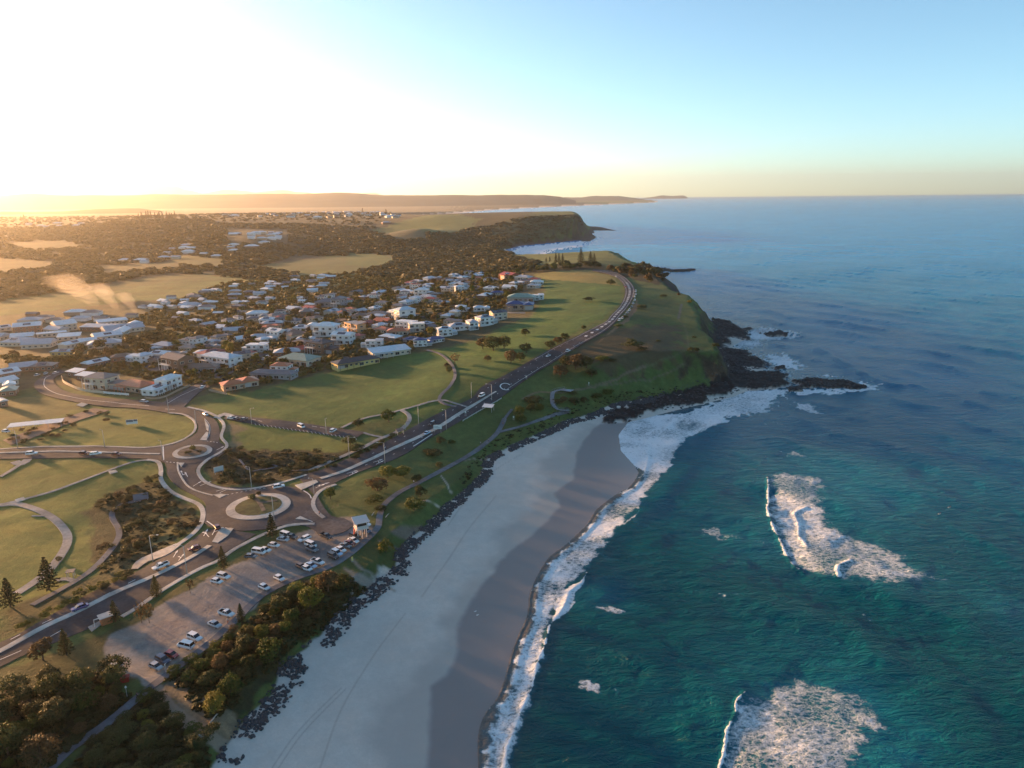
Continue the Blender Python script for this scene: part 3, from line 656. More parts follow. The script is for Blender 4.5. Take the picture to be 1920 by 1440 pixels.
def build_sea():
    vs = list(np.arange(2000, 1460, -24)) + list(np.arange(1460, 600, -2.0)) + list(np.arange(600, 376, -1.5))
    ys = [P(960, v, 0)[1] for v in vs]; ys = np.array([10] + [y for y in ys if 60 < y < 24000] + [25000, 32000, 40000])
    ss = np.concatenate([np.arange(-.26, 0.95, 0.0014), np.arange(.95, 2.4, 0.03)])
    A, B = np.meshgrid(ss, ys); X = A * B; Y = B
    foam = np.zeros(X.shape); Z = np.zeros(X.shape)
    jx = fbm(X / 3.0, Y / 3.0, 4, 3) - 0.5; jy = fbm(X / 14, Y / 14, 4, 4) - .5
    def box(pw, mrg):
        x0, y0 = pw.min(0) - mrg; x1, y1 = pw.max(0) + mrg
        return (X > x0) & (X < x1) & (Y > y0) & (Y < y1)
    def sd(pw, m):
        dd = seg_dist(X[m], Y[m], pw, True); return np.where(inside(X[m], Y[m], pw), dd, -dd)
    def add(m, val): foam[m] = np.maximum(foam[m], val)
    # shore break: dense at its front, lacy behind
    L = catmull([P(u, v)[:2] for u, v in BAND_L], n=6); Rr = catmull([P(u, v)[:2] for u, v in BAND_R], n=6)
    pw = np.concatenate([L, Rr[::-1]]); m = box(pw, 10)
    d = sd(pw, m); dl = seg_dist(X[m], Y[m], L)
    f = smooth01((d + jx[m] * 5 + .5) / 3.0 + .1) * (0.74 + 0.28 * np.exp(-dl / 1.2) + jy[m] * .7)
    add(m, f); Z[m] += np.exp(-((dl - 1.2) / 1.2) ** 2) * .3 * (d > -1)
    # second breaker with a tapering crest
    c = [P(u, v)[:2] for u, v in BREAK2]; m = box(np.array(c), 14)
    dd, w = seg_dist(X[m], Y[m], c, False, [[q] for q in BREAK2W]); w = w[..., 0]
    f = smooth01((w * 0.9 - dd + jx[m] * 3.0) / 1.0); add(m, f * (0.80 + .3 * np.exp(-dd / .5))); Z[m] += np.exp(-(dd / 1.0) ** 2) * .35
    for px, amt, soft, je in ((SWASH, .74, 1.0, 1.5), (PATCHB, .64, 10.0, 8), (PATCHC, .60, 7, 6)):
        pw = np.array(foam_poly(px)); m = box(pw, 12); d = sd(pw, m)
        add(m, smooth01((d + jx[m] * je) / soft + .5) * (amt + jy[m] * .5 + .10 * np.exp(-np.abs(d) / 4)))
    for px, amt in SMALL:
        pw = np.array(foam_poly(px)); s = max(1.0, pw[:, 1].mean() / 180); m = box(pw, 10 * s); d = sd(pw, m)
        add(m, smooth01((d + jx[m] * 8 * s) / (2.5 * s) + .4) * (amt + jy[m] * .35))
    for px, wd, amt in LINES:
        c = catmull([P(u, v)[:2] for u, v in px], n=5); m = box(c, wd * 3 + 4); dd = seg_dist(X[m], Y[m], c)
        add(m, smooth01((wd * (1 + 2.6 * jx[m]) - dd) / (wd * .9)) * min(amt, .95))
        if amt >= 1 and wd < 3: Z[m] += np.exp(-(dd / wd) ** 2) * .35
    # foam that washes round every rock
    for poly in ROCKW[:9]:
        pw = np.array(poly); m = box(pw, 30); d = sd(pw, m)
        add(m, smooth01((d + 8 + jx[m] * 16) / 8) * .62)
    # colour of the water body
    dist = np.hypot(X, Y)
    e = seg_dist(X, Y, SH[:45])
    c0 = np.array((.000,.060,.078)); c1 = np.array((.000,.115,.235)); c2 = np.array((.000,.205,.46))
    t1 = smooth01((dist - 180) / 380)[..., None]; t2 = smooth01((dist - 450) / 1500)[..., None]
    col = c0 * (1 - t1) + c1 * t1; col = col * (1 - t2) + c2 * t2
    big = fbm(X / 60, Y / 60, 4, 8)[..., None]; col = col * (0.8 + 0.4 * big)
    inl = inside(X, Y, SH); sh = np.where(inl, 1.0, np.clip(1.5 * np.exp(-e / 2.2), 0, 1))[..., None] * (Y < 480)[..., None]; col = col * (1 - sh) + np.array((.150,.135,.125)) * sh
    hl = np.exp(-e / 45.0)[..., None] * ((Y > 300) & (Y < 900))[..., None]; col = col * (1 - hl * .4) + np.array((.02,.10,.12)) * hl * .4
    for u, v, r, amt in AERATED:
        p = P(u, v); g = np.exp(-(((X - p[0]) ** 2 + ((Y - p[1]) * .8) ** 2) / (r * r))) * amt * (0.5 + fbm(X / 9, Y / 9, 4, 77))
        g = np.clip(g, 0, 1)[..., None] * .45; col = col * (1 - g) + np.array((.01,.17,.24)) * g
    g = np.clip(smooth01((foam - .05) / .6), 0, 1)[..., None] * .6 * (Y < 1400)[..., None]; col = col * (1 - g) + np.array((.02,.14,.20)) * g
    # thin water over the sand just inside the shore line
    # rolling swell, real height
    rr = np.random.default_rng(3)
    for i in range(26):
        lam = rr.uniform(5, 34); an = rr.normal(R(200), .30); k = 2 * math.pi / lam
        fade = np.clip(1.6 - Y * .0016 * 10 / lam, 0, 1)
        Z += np.sin(k * (X * math.cos(an) * .55 + Y * math.sin(an) + 12 * jy) + rr.uniform(0, 6)) * lam * .0040 * fade * np.clip((e - 4) / 30, 0, 1)
    # one long swell line standing up off the headland
    for px, hgt in (([(1540,655),(1600,690),(1650,715),(1680,722)],1.6),([(1290,875),(1255,915),(1215,955),(1195,965)],.8),([(1180,985),(1140,1010),(1120,1040)],.5)):
        c = catmull([P(u, v)[:2] for u, v in px], n=5); m = box(c, 40); dd = seg_dist(X[m], Y[m], c); Z[m] += np.exp(-(dd / 6) ** 2) * hgt
    # sheet of swash lies just above the sand
    n, k = X.shape; V = np.stack([X, Y, Z], -1).reshape(-1, 3); idx = np.arange(n * k).reshape(n, k)
    F = np.stack([idx[:-1, :-1], idx[:-1, 1:], idx[1:, 1:], idx[1:, :-1]], -1)
    ins = inside(X, Y, SH) & (e > 25 + Y * .02)
    keep = ~(ins[:-1, :-1] & ins[:-1, 1:] & ins[1:, 1:] & ins[1:, :-1]); F = F[keep]
    used = np.zeros(len(V), bool); used[F.ravel()] = True; remap = np.cumsum(used) - 1
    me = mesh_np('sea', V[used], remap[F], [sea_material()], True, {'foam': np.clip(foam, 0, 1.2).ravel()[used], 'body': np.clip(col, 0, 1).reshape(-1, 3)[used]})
    o = link(bpy.data.objects.new('sea', me)); tag(o, None, None, kind='structure')
build_sea()
# ================================================================== ROADS, PATHS, ISLANDS, MARKINGS
def surf_mat(name, col, sc, amt, rough=.85, stain=None, attr=None):
    m = pmat(name, col, rough, .25, (sc, amt), bump=(sc * 3, .12))
    n = m.node_tree.nodes; l = m.node_tree.links; b = n['Principled BSDF']
    src = b.inputs['Base Color'].links[0].from_socket
    tc = n.new('ShaderNodeTexCoord'); t = n.new('ShaderNodeTexNoise'); t.inputs['Scale'].default_value = .09; t.inputs['Detail'].default_value = 6
    t.inputs['Roughness'].default_value = .7; l.new(tc.outputs['Object'], t.inputs['Vector'])
    mr = n.new('ShaderNodeMapRange'); mr.inputs[1].default_value = .35; mr.inputs[2].default_value = .65; mr.inputs[3].default_value = .68; mr.inputs[4].default_value = 1.32
    l.new(t.outputs[0], mr.inputs[0]); v = n.new('ShaderNodeVectorMath'); v.operation = 'SCALE'
    l.new(src, v.inputs[0]); l.new(mr.outputs[0], v.inputs['Scale']); l.new(v.outputs[0], b.inputs['Base Color'])
    return m
M_ASPH = surf_mat('asphalt', (.058,.054,.060), 1.2, .18)
M_ASPH_OLD = surf_mat('worn asphalt', (.080,.076,.082), .8, .25)
M_CONC = surf_mat('concrete', (.40,.38,.35), .8, .12)
M_KERB = surf_mat('kerb concrete', (.46,.44,.40), .8, .10)
M_PATH = surf_mat('path concrete', (.27,.26,.25), .7, .15)
M_BPATH = surf_mat('bitumen path', (.13,.135,.15), .7, .15)
M_WHITE = pmat('road paint', (.72,.72,.70), .7, .3, (2.0, .12))
M_BRICK = surf_mat('brick paving', (.20,.14,.11), 2.0, .2)

def off_for(y): return 0.10 + 0.0009 * np.maximum(y - 150, 0)
def drape(X, Y, extra=0.0): return hgrid(X, Y) + off_for(Y) + extra

def resample(P_, n):
    P_ = np.asarray(P_)[:, :2]; s = np.concatenate([[0], np.cumsum(np.linalg.norm(np.diff(P_, axis=0), axis=1))])
    t = np.linspace(0, s[-1], n); return np.stack([np.interp(t, s, P_[:, 0]), np.interp(t, s, P_[:, 1])], -1)

def sheet(name, Lw, Rw, mat, extra=0.0, skirt=0.25, across=6, step=2.5, kind='structure'):
    """surface between two world edge lines, draped over the ground"""
    ln = max(np.linalg.norm(np.diff(Lw[:, :2], axis=0), axis=1).sum(), np.linalg.norm(np.diff(Rw[:, :2], axis=0), axis=1).sum())
    n = max(3, int(ln / step)); L = resample(Lw, n); Rr = resample(Rw, n)
    T = np.linspace(0, 1, across + 1)[None, :, None]; Q = L[:, None] * (1 - T) + Rr[:, None] * T
    Z = drape(Q[..., 0], Q[..., 1], extra)
    V = np.concatenate([Q, Z[..., None]], -1)
    if skirt:
        a = V[:, :1].copy(); a[..., 2] -= skirt; b = V[:, -1:].copy(); b[..., 2] -= skirt; V = np.concatenate([a, V, b], 1)
    k = V.shape[1]; idx = np.arange(n * k).reshape(n, k)
    F = np.stack([idx[:-1, :-1], idx[1:, :-1], idx[1:, 1:], idx[:-1, 1:]], -1).reshape(-1, 4)
    V = V.reshape(-1, 3); a, b, c = V[F[0, 0] + 1], V[F[0, 1] + 1], V[F[0, 2] + 1]
    if np.cross(b - a, c - a)[2] < 0: F = F[:, ::-1]
    o = link(bpy.data.objects.new(name, mesh_np(name, V, F, [mat], False)))
    return tag(o, None, None, kind=kind)

def edges(px, smooth=True):
    g = [G(u, v) for u, v in px]; return catmull(g, n=6) if smooth and len(g) > 2 else np.array(g)
def strip_px(name, Lp, Rp, mat, **k): return sheet(name, edges(Lp), edges(Rp), mat, **k)
def ribbon_w(c, w):
    c = np.asarray(c)[:, :2]; d = np.gradient(c, axis=0); d /= np.maximum(np.linalg.norm(d, axis=1, keepdims=True), 1e-6)
    nrm = np.stack([-d[:, 1], d[:, 0]], -1); w = np.asarray(w) if hasattr(w, '__len__') else np.full(len(c), w)
    return c + nrm * w[:, None] / 2, c - nrm * w[:, None] / 2
def ribbon(name, px, w, mat, world=None, **k):
    c = catmull(world if world is not None else [G(u, v) for u, v in px], step=2.5)
    if hasattr(w, '__len__'): w = np.interp(np.linspace(0, 1, len(c)), np.linspace(0, 1, len(w)), w)
    L, Rr = ribbon_w(c, w); k.setdefault('across', 3); return sheet(name, L, Rr, mat, **k)
def disc(name, cx, cy, r0, r1, mat, extra=0.0, skirt=.25, n=72, ax=1.0):
    t = np.linspace(0, 2 * math.pi, n + 1); c = np.stack([np.cos(t) * ax, np.sin(t)], -1); o = np.array([cx, cy])
    return sheet(name, o + c * r0, o + c * r1, mat, extra, skirt, across=max(2, int((r1 - r0) / 1.5)), step=2.0)

RB1 = G(485, 949); RB2 = G(361, 848)
MAIN_L = [(560,897),(572,890),(615,877),(665,855),(700,842),(750,815),(800,787),(880,750),(905,725),(955,700),(1020,662),(1080,632),(1130,607),(1143,595),(1162,575),(1171,555),(1170,537),(1158,523),(1137,514),(1110,509)]
MAIN_R = [(590,930),(630,905),(675,885),(750,857),(790,832),(825,812),(880,780),(940,745),(990,710),(1030,685),(1085,650),(1130,625),(1150,609),(1173,582),(1187,560),(1190,542),(1179,527),(1162,515),(1145,509),(1112,506)]
ROADS = [
 ('road', [(-90,1250),(0,1205),(40,1186),(160,1117),(247,1077),(287,1055),(335,1030),(357,1015),(388,992)], [(-90,1292),(0,1251),(50,1227),(165,1180),(250,1140),(300,1110),(370,1067),(410,1045),(480,1002)], M_ASPH, 0),
 ('road', MAIN_L, MAIN_R, M_ASPH, 0),
 ('road', [(400,985),(388,975),(385,945),(367,931),(332,912),(315,892),(312,875),(306,862)], [(520,905),(480,914),(420,913),(390,903),(372,892),(367,880),(385,862),(400,852)], M_ASPH, .01),
 ('road', [(-90,847),(0,844),(100,839),(200,839),(275,840),(325,832)], [(-90,862),(0,861),(150,859),(275,861),(306,867),(330,870)], M_ASPH, .02),
 ('road', [(325,834),(355,822),(370,810),(370,795),(355,782),(315,775),(250,766),(175,760),(100,746),(72,735),(64,722),(75,710),(95,701),(110,694)], [(405,855),(414,840),(411,825),(412,808),(405,790),(385,775),(350,765),(325,759),(275,752),(175,745),(125,735),(105,722),(102,710),(125,697)], M_ASPH, .03),
 ('road', [(302,757),(330,742),(365,722),(400,704),(440,688),(477,669),(520,648),(545,636)], [(345,764),(372,738),(400,722),(445,703),(480,685),(510,668),(540,654),(560,640)], M_ASPH_OLD, .04),
 ('road', [(420,716),(380,706),(340,699),(300,690),(275,682)], [(400,724),(370,715),(335,709),(300,702),(268,692)], M_ASPH_OLD, .05),
 ('car_park_road', [(424,776),(500,786),(575,795),(630,803),(685,811)], [(420,786),(490,798),(550,807),(610,815),(668,822)], M_ASPH, .01),
 ('road', [(590,642),(640,668),(690,668),(735,660)],[(600,650),(640,676),(690,677),(735,668)], M_ASPH_OLD, .02),
 ('road', [(800,592),(840,577),(868,560),(880,548),(888,533),(888,526)], [(815,597),(850,584),(882,566),(897,550),(905,535),(908,528)], M_ASPH_OLD, .02),
 ('road', [(480,628),(560,612),(640,598),(720,586),(800,592)],[(484,633),(562,617),(640,603),(722,591),(802,597)], M_ASPH_OLD, .02),
 ('road', [(205,770),(160,785),(115,800),(60,822),(20,835)],[(175,766),(140,778),(95,792),(45,812),(5,826)], M_BRICK, .02),
 ('car_park_apron', [(560,983),(575,960),(592,925),(600,940),(620,967),(645,972)], [(470,990),(560,985),(590,995),(600,1005),(640,1000),(665,985)], M_ASPH_OLD, .05)]
for nm, L, Rr, mt, ex in ROADS: strip_px(nm, L, Rr, mt, extra=ex, across=10 if mt is M_ASPH else 5)
disc('roundabout_road', RB1[0], RB1[1], 0.5, 20.5, M_ASPH, .06)
disc('roundabout_road', RB2[0], RB2[1], 0.5, 14.5, M_ASPH, .06)
disc('roundabout_apron', RB1[0], RB1[1], 8.6, 12.0, M_CONC, .20)
disc('roundabout_apron', RB2[0], RB2[1], 6.3, 8.6, M_CONC, .20)
M_GARD = surf_mat('garden bed', (.050,.060,.022), .5, .5); M_MULCH = surf_mat('mulch', (.13,.10,.075), .5, .4)
disc('roundabout_garden', RB1[0], RB1[1], 0.2, 8.7, M_GARD, .26)
disc('roundabout_garden', RB2[0], RB2[1], 0.2, 6.4, M_MULCH, .26)
ribbon('garden_path', [(470,928),(487,945),(495,960)], 1.6, M_MULCH, extra=.33, skirt=0); ribbon('garden_path', [(487,945),(520,940)], 1.6, M_MULCH, extra=.34, skirt=0)

# pale medians and splitter islands
MED = [([(-90,1262),(0,1222),(75,1180),(150,1145),(215,1112),(290,1080),(350,1050),(393,1024)], 1.9), ([(601,898),(650,882),(710,855),(770,827),(830,797),(880,765),(905,750),(930,735)], [2.0,2.2,2.2,2.2,2.0,.8]),
 ([(-90,852),(0,850),(100,847),(200,849),(300,852)], 1.2), ([(333,868),(335,885),(350,910),(370,922),(400,930)], .7)]
for px, w in MED: ribbon('median_kerb', px, w, M_KERB, extra=.16)
def patch(name, px, mat, extra, skirt=.25, subd=1.5):
    """filled polygon draped over the ground"""
    pw = np.array([G(u, v)[:2] for u, v in px]); 
    import bmesh
    bm = bmesh.new(); bm.faces.new([bm.verts.new((x, y, 0)) for x, y in pw])
    bmesh.ops.triangulate(bm, faces=bm.faces[:])
    for _ in range(4):
        ed = [e for e in bm.edges if e.calc_length() > subd * 2]
        if not ed: break
        bmesh.ops.subdivide_edges(bm, edges=ed, cuts=1); bmesh.ops.triangulate(bm, faces=bm.faces[:])
    bm.normal_update()
    if sum(f.normal.z for f in bm.faces) < 0: bmesh.ops.reverse_faces(bm, faces=bm.faces[:])
    be = [e for e in bm.edges if e.is_boundary]
    for v in bm.verts: v.co.z = float(drape(np.array([v.co.x]), np.array([v.co.y]), extra)[0])
    r = bmesh.ops.extrude_edge_only(bm, edges=be)
    for v in [g for g in r['geom'] if isinstance(g, bmesh.types.BMVert)]: v.co.z -= skirt
    me = bpy.data.meshes.new(name); bm.to_mesh(me); bm.free(); me.materials.append(mat)
    return tag(link(bpy.data.objects.new(name, me)), None, None, kind='structure')
for px in ([(398,1017),(413,991),(438,992),(428,1005),(408,1019)], [(553,911),(592,901),(597,905),(565,920)], [(400,929),(413,927),(425,929),(412,935)], [(375,826),(387,811),(391,812),(388,827)], [(334,869),(346,869),(340,877)], [(554,974),(563,969),(578,976)], [(383,786),(392,800),(391,810),(387,806)]):
    patch('traffic_island', px, M_KERB, .18)
patch('brick_apron', [(143,761),(153,756),(165,759),(155,764)], M_CONC, .2)
# footpaths
PATHS = [([(-60,952),(0,948),(30,945),(60,953),(90,966),(112,983),(126,1003),(125,1022),(112,1045),(90,1072),(60,1095),(32,1113)], 3.3, M_PATH),
 ([(0,947),(40,938),(110,918),(150,903),(200,884),(245,868),(275,863),(296,866)], 1.5, M_PATH),
 ([(275,863),(296,866),(302,882),(302,900),(320,922),(348,936),(372,946),(381,962),(376,985),(358,1005),(335,1021)], 2.0, M_CONC),
 ([(335,1021),(300,1040),(268,1052),(252,1068)], [2.5,6,5,2], M_CONC),
 ([(265,938),(232,945),(213,958),(210,970),(222,992),(222,1010),(205,1035),(180,1062),(150,1085),(110,1108),(60,1135)], 2.3, M_BPATH),
 ([(352,764),(385,772),(408,783),(420,798),(415,820),(426,835),(415,848),(390,862),(372,880),(378,898),(400,912),(440,919),(480,916),(530,905),(575,891)], 1.7, M_CONC),
 ([(405,785),(420,777),(435,782)], 4, M_CONC),
 ([(608,972),(595,962),(587,948),(591,932),(605,918),(630,909)], 1.8, M_CONC),
 ([(228,1157),(262,1137),(300,1110),(345,1083),(385,1062),(410,1052),(440,1030),(500,1000),(545,985),(590,983)], 1.7, M_CONC),
 ([(315,775),(345,778),(364,790),(366,806),(352,820),(325,832),(275,840),(200,838),(100,838),(0,843)], 1.3, M_CONC),
 ([(640,803),(680,786),(722,777),(765,766),(823,751),(850,756),(878,765)], 1.8, M_PATH), ([(752,770),(764,776),(768,787),(757,802),(735,815),(715,822),(690,835),(650,853),(610,870),(580,883)], 2.6, M_PATH),
 ([(682,812),(698,817),(715,820)], 1.6, M_PATH), ([(800,657),(822,663),(838,674),(850,690),(853,707),(843,725),(828,740),(824,751),(836,759),(856,763)], 2.2, M_BPATH),
 ([(449,862),(470,885),(485,882),(520,876)], 1.0, M_BPATH), ([(505,868),(540,882),(580,882)],1.0,M_BPATH),
 ([(20,1500),(95,1440),(130,1405),(190,1365),(245,1320),(290,1283),(340,1246),(390,1209),(440,1165),(475,1130),(505,1108),(560,1083),(620,1062),(660,1036),(693,1007),(709,988),(712,967),(722,945),(748,924),(780,908),(820,887),(870,860),(905,836),(930,815),(941,797),(946,786)], 2.7, M_BPATH),
 ([(935,811),(980,799),(1020,786),(1045,777),(1066,772)], 2.0, M_BPATH), ([(943,790),(952,778),(960,768)], 1.6, M_BPATH),
 ([(85,968),(60,968)], 1, M_PATH), ([(105,1088),(118,1084),(140,1090)], 2.2, M_PATH), ([(0,895),(30,877),(50,862)], 2.0, M_PATH), ([(28,866),(40,872),(52,862)], 4.0, M_PATH)]
for px, w, mt in PATHS: ribbon('footpath', px, (w * .88 if not hasattr(w, '__len__') else w), mt, extra=.07 if mt is not M_CONC else .12)
for px in ([(28,938),(45,933),(48,938),(32,943)], [(203,885),(217,882),(221,886),(207,890)], [(165,1177),(188,1165),(200,1160),(212,1162),(190,1172),(172,1185)]): patch('paved_pad', px, M_CONC, .16)

# painted lines
def dashes(px, ln, gap, w, extra=.07, world=None, t0=0.0):
    c = catmull(world if world is not None else [G(u, v) for u, v in px], step=1.0)[:, :2]
    s = np.concatenate([[0], np.cumsum(np.linalg.norm(np.diff(c, axis=0), axis=1))]); t = t0; out = []
    at = lambda q: np.array([np.interp(q, s, c[:, 0]), np.interp(q, s, c[:, 1])])
    while t + ln <= s[-1]:
        k = max(2, int(ln / 2) + 1); pts = np.array([at(q) for q in np.linspace(t, t + ln, k)]); d = pts[-1] - pts[0]; d /= np.linalg.norm(d) + 1e-9
        nn = np.array([-d[1], d[0]]) * w / 2; out.append((pts + nn, pts - nn)); t += ln + gap
    return out, extra
MK = MB()
def put(res):
    out, ex = res
    for L, Rr in out:
        zl = drape(L[:, 0], L[:, 1], ex); zr = drape(Rr[:, 0], Rr[:, 1], ex)
        for i in range(len(L) - 1): MK.poly([(*Rr[i], zr[i]), (*Rr[i + 1], zr[i + 1]), (*L[i + 1], zl[i + 1]), (*L[i], zl[i])])
ml = edges(MAIN_L); mr_ = edges(MAIN_R); ml, mr_ = resample(ml, 200), resample(mr_, 200)
def lane(t, a=0.0, b=1.0): q = ml * (1 - t) + mr_ * t; i0, i1 = int(a * 199), int(b * 199) + 1; return [np.array([*p, 0]) for p in q[i0:i1:3]]
put(dashes(None, 400, 1, .0, world=lane(.5, 0, .1)))
put(dashes(None, 2.6, 7.0, 2.0, extra=.12, world=lane(.48, .38, .78)))                      # chunky centre chevrons up the hill
put(dashes(None, 3.0, 0.05, .16, world=lane(.42, .40, .99))); put(dashes(None, 3.0, 0.05, .16, world=lane(.54, .40, .99)))
put(dashes(None, 3, 0.05, .18, world=lane(.12, .30, .99))); put(dashes(None, 3, 0.05, .18, world=lane(.86, .22, .99)))
put(dashes(None, 2.5, 0.1, .5, world=[G(u, v) for u, v in ((775,838),(795,825),(815,812))]))
put(dashes(None, 1.2, 7, .22, world=lane(.76, .05, .38))); put(dashes(None, 1.2, 7, .22, world=lane(.24, .05, .38)))
for px in ([(0,1238),(75,1205),(120,1180)],): put(dashes(px, 5, 6, .2))
put(dashes([(20,1200),(90,1165),(160,1135),(230,1100),(270,1080)], 2.5, 6, .25))
put(dashes([(82,722),(85,710),(97,704)], 3, .1, .3)); put(dashes([(280,762),(215,756),(160,750),(110,740),(86,728),(82,718)], 3, .1, .32))
put(dashes([(315,757),(345,740),(375,727),(392,720)], 3, .1, .3)); put(dashes([(310,768),(328,769)], 3, .1, .3)); put(dashes([(306,838),(307,865)], 3, .1, .5)); put(dashes([(312,867),(335,869)], .8, 1, .35)); put(dashes([(388,828),(412,832)], .8, 1, .35))
put(dashes([(425,929),(450,924),(475,919),(500,916)], .8, 1, .3)); put(dashes([(569,921),(580,928),(584,936)], 3, .1, .35)); put(dashes([(388,978),(398,985),(402,988)], 3, .1, .4)); put(dashes([(415,990),(440,993)], 1, .6, .4)); put(dashes([(575,975),(595,982)], 3, .1, .25))
put(dashes([(384,786),(393,798),(393,812),(389,824)], 3, .1, .22)); put(dashes([(472,787),(500,793)], 3, 2, .22)); put(dashes([(585,800),(615,805)], 3, 2, .25))
for k in range(26):                                                              # parking bays
    u = 478 + k * 7.5; v = 795 + k * 1.05
    put(dashes([(u, v), (u + 3.5, v + 4.5)], 3.2, .1, .14))
def arrow(u, v, u2, v2, turn=0):
    """lane arrow painted on the road, pointing from the first point to the second"""
    a = G(u, v)[:2]; b = G(u2, v2)[:2]; d = (b - a) / np.linalg.norm(b - a); n_ = np.array([-d[1], d[0]])
    def q(s, t): p = a + d * s + n_ * t; return (p[0], p[1], float(drape(np.array([p[0]]), np.array([p[1]]), .08)[0]))
    MK.poly([q(0, -.12), q(3.6, -.12), q(3.6, .12), q(0, .12)]); MK.poly([q(3.6, -.45), q(5.6, 0), q(3.6, .45)])
    if turn: MK.poly([q(1.8, 0), q(2.8, turn * .9), q(3.05, turn * .9), q(2.15, 0)]); MK.poly([q(2.5, turn * .9), q(3.1, turn * 1.5), q(3.4, turn * .7)])
for a in ((392,1008,385,1000,0),(382,1006,388,996,1),(398,1004,403,995,-1),(335,1052,345,1040,1),(325,1046,332,1035,0),(700,868,712,864,0),(705,872,717,866,1),(650,889,660,886,0),(655,893,665,888,1),(596,912,610,908,0),(592,916,606,910,1),(343,892,340,885,0),(352,895,348,888,1),(362,913,370,908,0),(375,912,385,908,0),(405,922,418,919,0),(412,925,425,919,0),(406,845,412,842,0)): arrow(*a)
lp = G(948, 726); ang = np.linspace(.6, 5.6, 16); put(dashes(None, 2.0, .02, .7, extra=.12, world=[np.array([lp[0] + 3.2 * math.cos(t), lp[1] + 4.6 * math.sin(t), 0]) for t in ang]))
tag(MK.build('road_markings', M_WHITE), None, None, kind='structure')
# ================================================================== LABEL HELPER
AUTO = []          # (object, description, pixel u, v, place or None)
LM = [('in the lower-left scrub corner',60,1380),('below the coastal path',230,1400),('beside the sandy beach track',350,1300),('on the dune by the car park',470,1200),
 ('on the dune near its bronze tree',570,1110),('near the lifeguard tower',690,1010),('beside the bus shelter verge',190,1190),('between dual road and car park',360,1080),
 ('in the park inside the curved path',40,1010),('in the scrub round the creek path',210,970),('left of the pale roadside verge',290,990),('beside the small roundabout',360,850),('on the bank above the big roundabout',520,860),('near the round lawn billboard',230,790),
 ('between main road and beach path',750,900),('below the direction board',830,840),('beside the loop path',720,790),('around the boardwalk',1060,750),('above the beach rocks',1000,770),
 ('in the upper mown field',950,640),('seaward of the hill road',1100,680),('on the open headland',1280,640),('in the wood at the road bend',1190,510),('on the ridge behind the top field',1040,500),
 ('by the terracotta bungalow',450,720),('behind the yellow-walled house',650,650),('around the deep blue roof',790,630),('behind the field-edge houses',880,600),('along the curved far street',880,545),('at the top of the field edge',980,530),
 ('beside the left road bend',150,700),('by the white corner villa',300,720),('around the school roofs',140,620),('right of the school roofs',300,610),('in the middle of the suburb',480,600),('on the upper suburb slope',620,570),('near the angled blue roofs',740,590),
 ('at the upper end of the suburb',740,540),('at the far edge of the suburb',430,530),('beside the narrow green strip',600,525),('near the sports oval',680,490),('below the dark wood',830,520),('on the far ridge town',600,405),('by the tall ridge pines',300,410),('on the white hilltop estate',480,445),('in the valley left of the estate',330,480),('at the smoky far left',120,520),('on the slope near the green hill',700,415),('on the far left ridge',100,420)]
ORD = ['leftmost','second from left','third from left','fourth from left','fifth from left','sixth from left','seventh from left','eighth from left','ninth from left','tenth from left','eleventh from left','twelfth from left','thirteenth from left','fourteenth from left','fifteenth from left','sixteenth from left','seventeenth from left','eighteenth from left','nineteenth from left','twentieth from left']
def auto(o, desc, u, v, cat, group, place=None):
    AUTO.append((o, desc, u, v, place)); o['category'] = cat
    if group: o['group'] = group
def finish_labels():
    d = {}
    for o, desc, u, v, pl in AUTO:
        if pl is None: pl = min(LM, key=lambda q: (q[1] - u) ** 2 + (2.0 * (q[2] - v)) ** 2)[0]
        d.setdefault((desc, pl), []).append((u, v, o))
    for (desc, pl), it in d.items():
        it.sort(key=lambda q: q[0])
        if len(it) == 1: it[0][2]['label'] = '%s %s' % (desc, pl)
        elif len(it) == 2: it[0][2]['label'] = '%s %s, left one' % (desc, pl); it[1][2]['label'] = '%s %s, right one' % (desc, pl)
        elif len(it) <= 6:
            for i, q in enumerate(it): q[2]['label'] = '%s %s, %s' % (desc, pl, 'rightmost' if i == len(it) - 1 else ORD[i])
        else:                                   # split into a near and a far half, then count along each
            it.sort(key=lambda q: q[1]); k = max(2, (len(it) + 5) // 6); n = len(it)
            nm = {2: ['far row', 'near row'], 3: ['far row', 'middle row', 'near row']}.get(k, ['nearest row', 'second row', 'third row', 'fourth row', 'fifth row', 'sixth row', 'seventh row', 'eighth row', 'ninth row'][:k][::-1])
            for j in range(k):
                sub = sorted(it[j * n // k:(j + 1) * n // k], key=lambda q: q[0])
                for i, q in enumerate(sub): q[2]['label'] = '%s %s, %s, %s' % (desc, pl, 'rightmost' if i == len(sub) - 1 and i > 0 else ORD[min(i, 19)], nm[min(j, len(nm) - 1)])

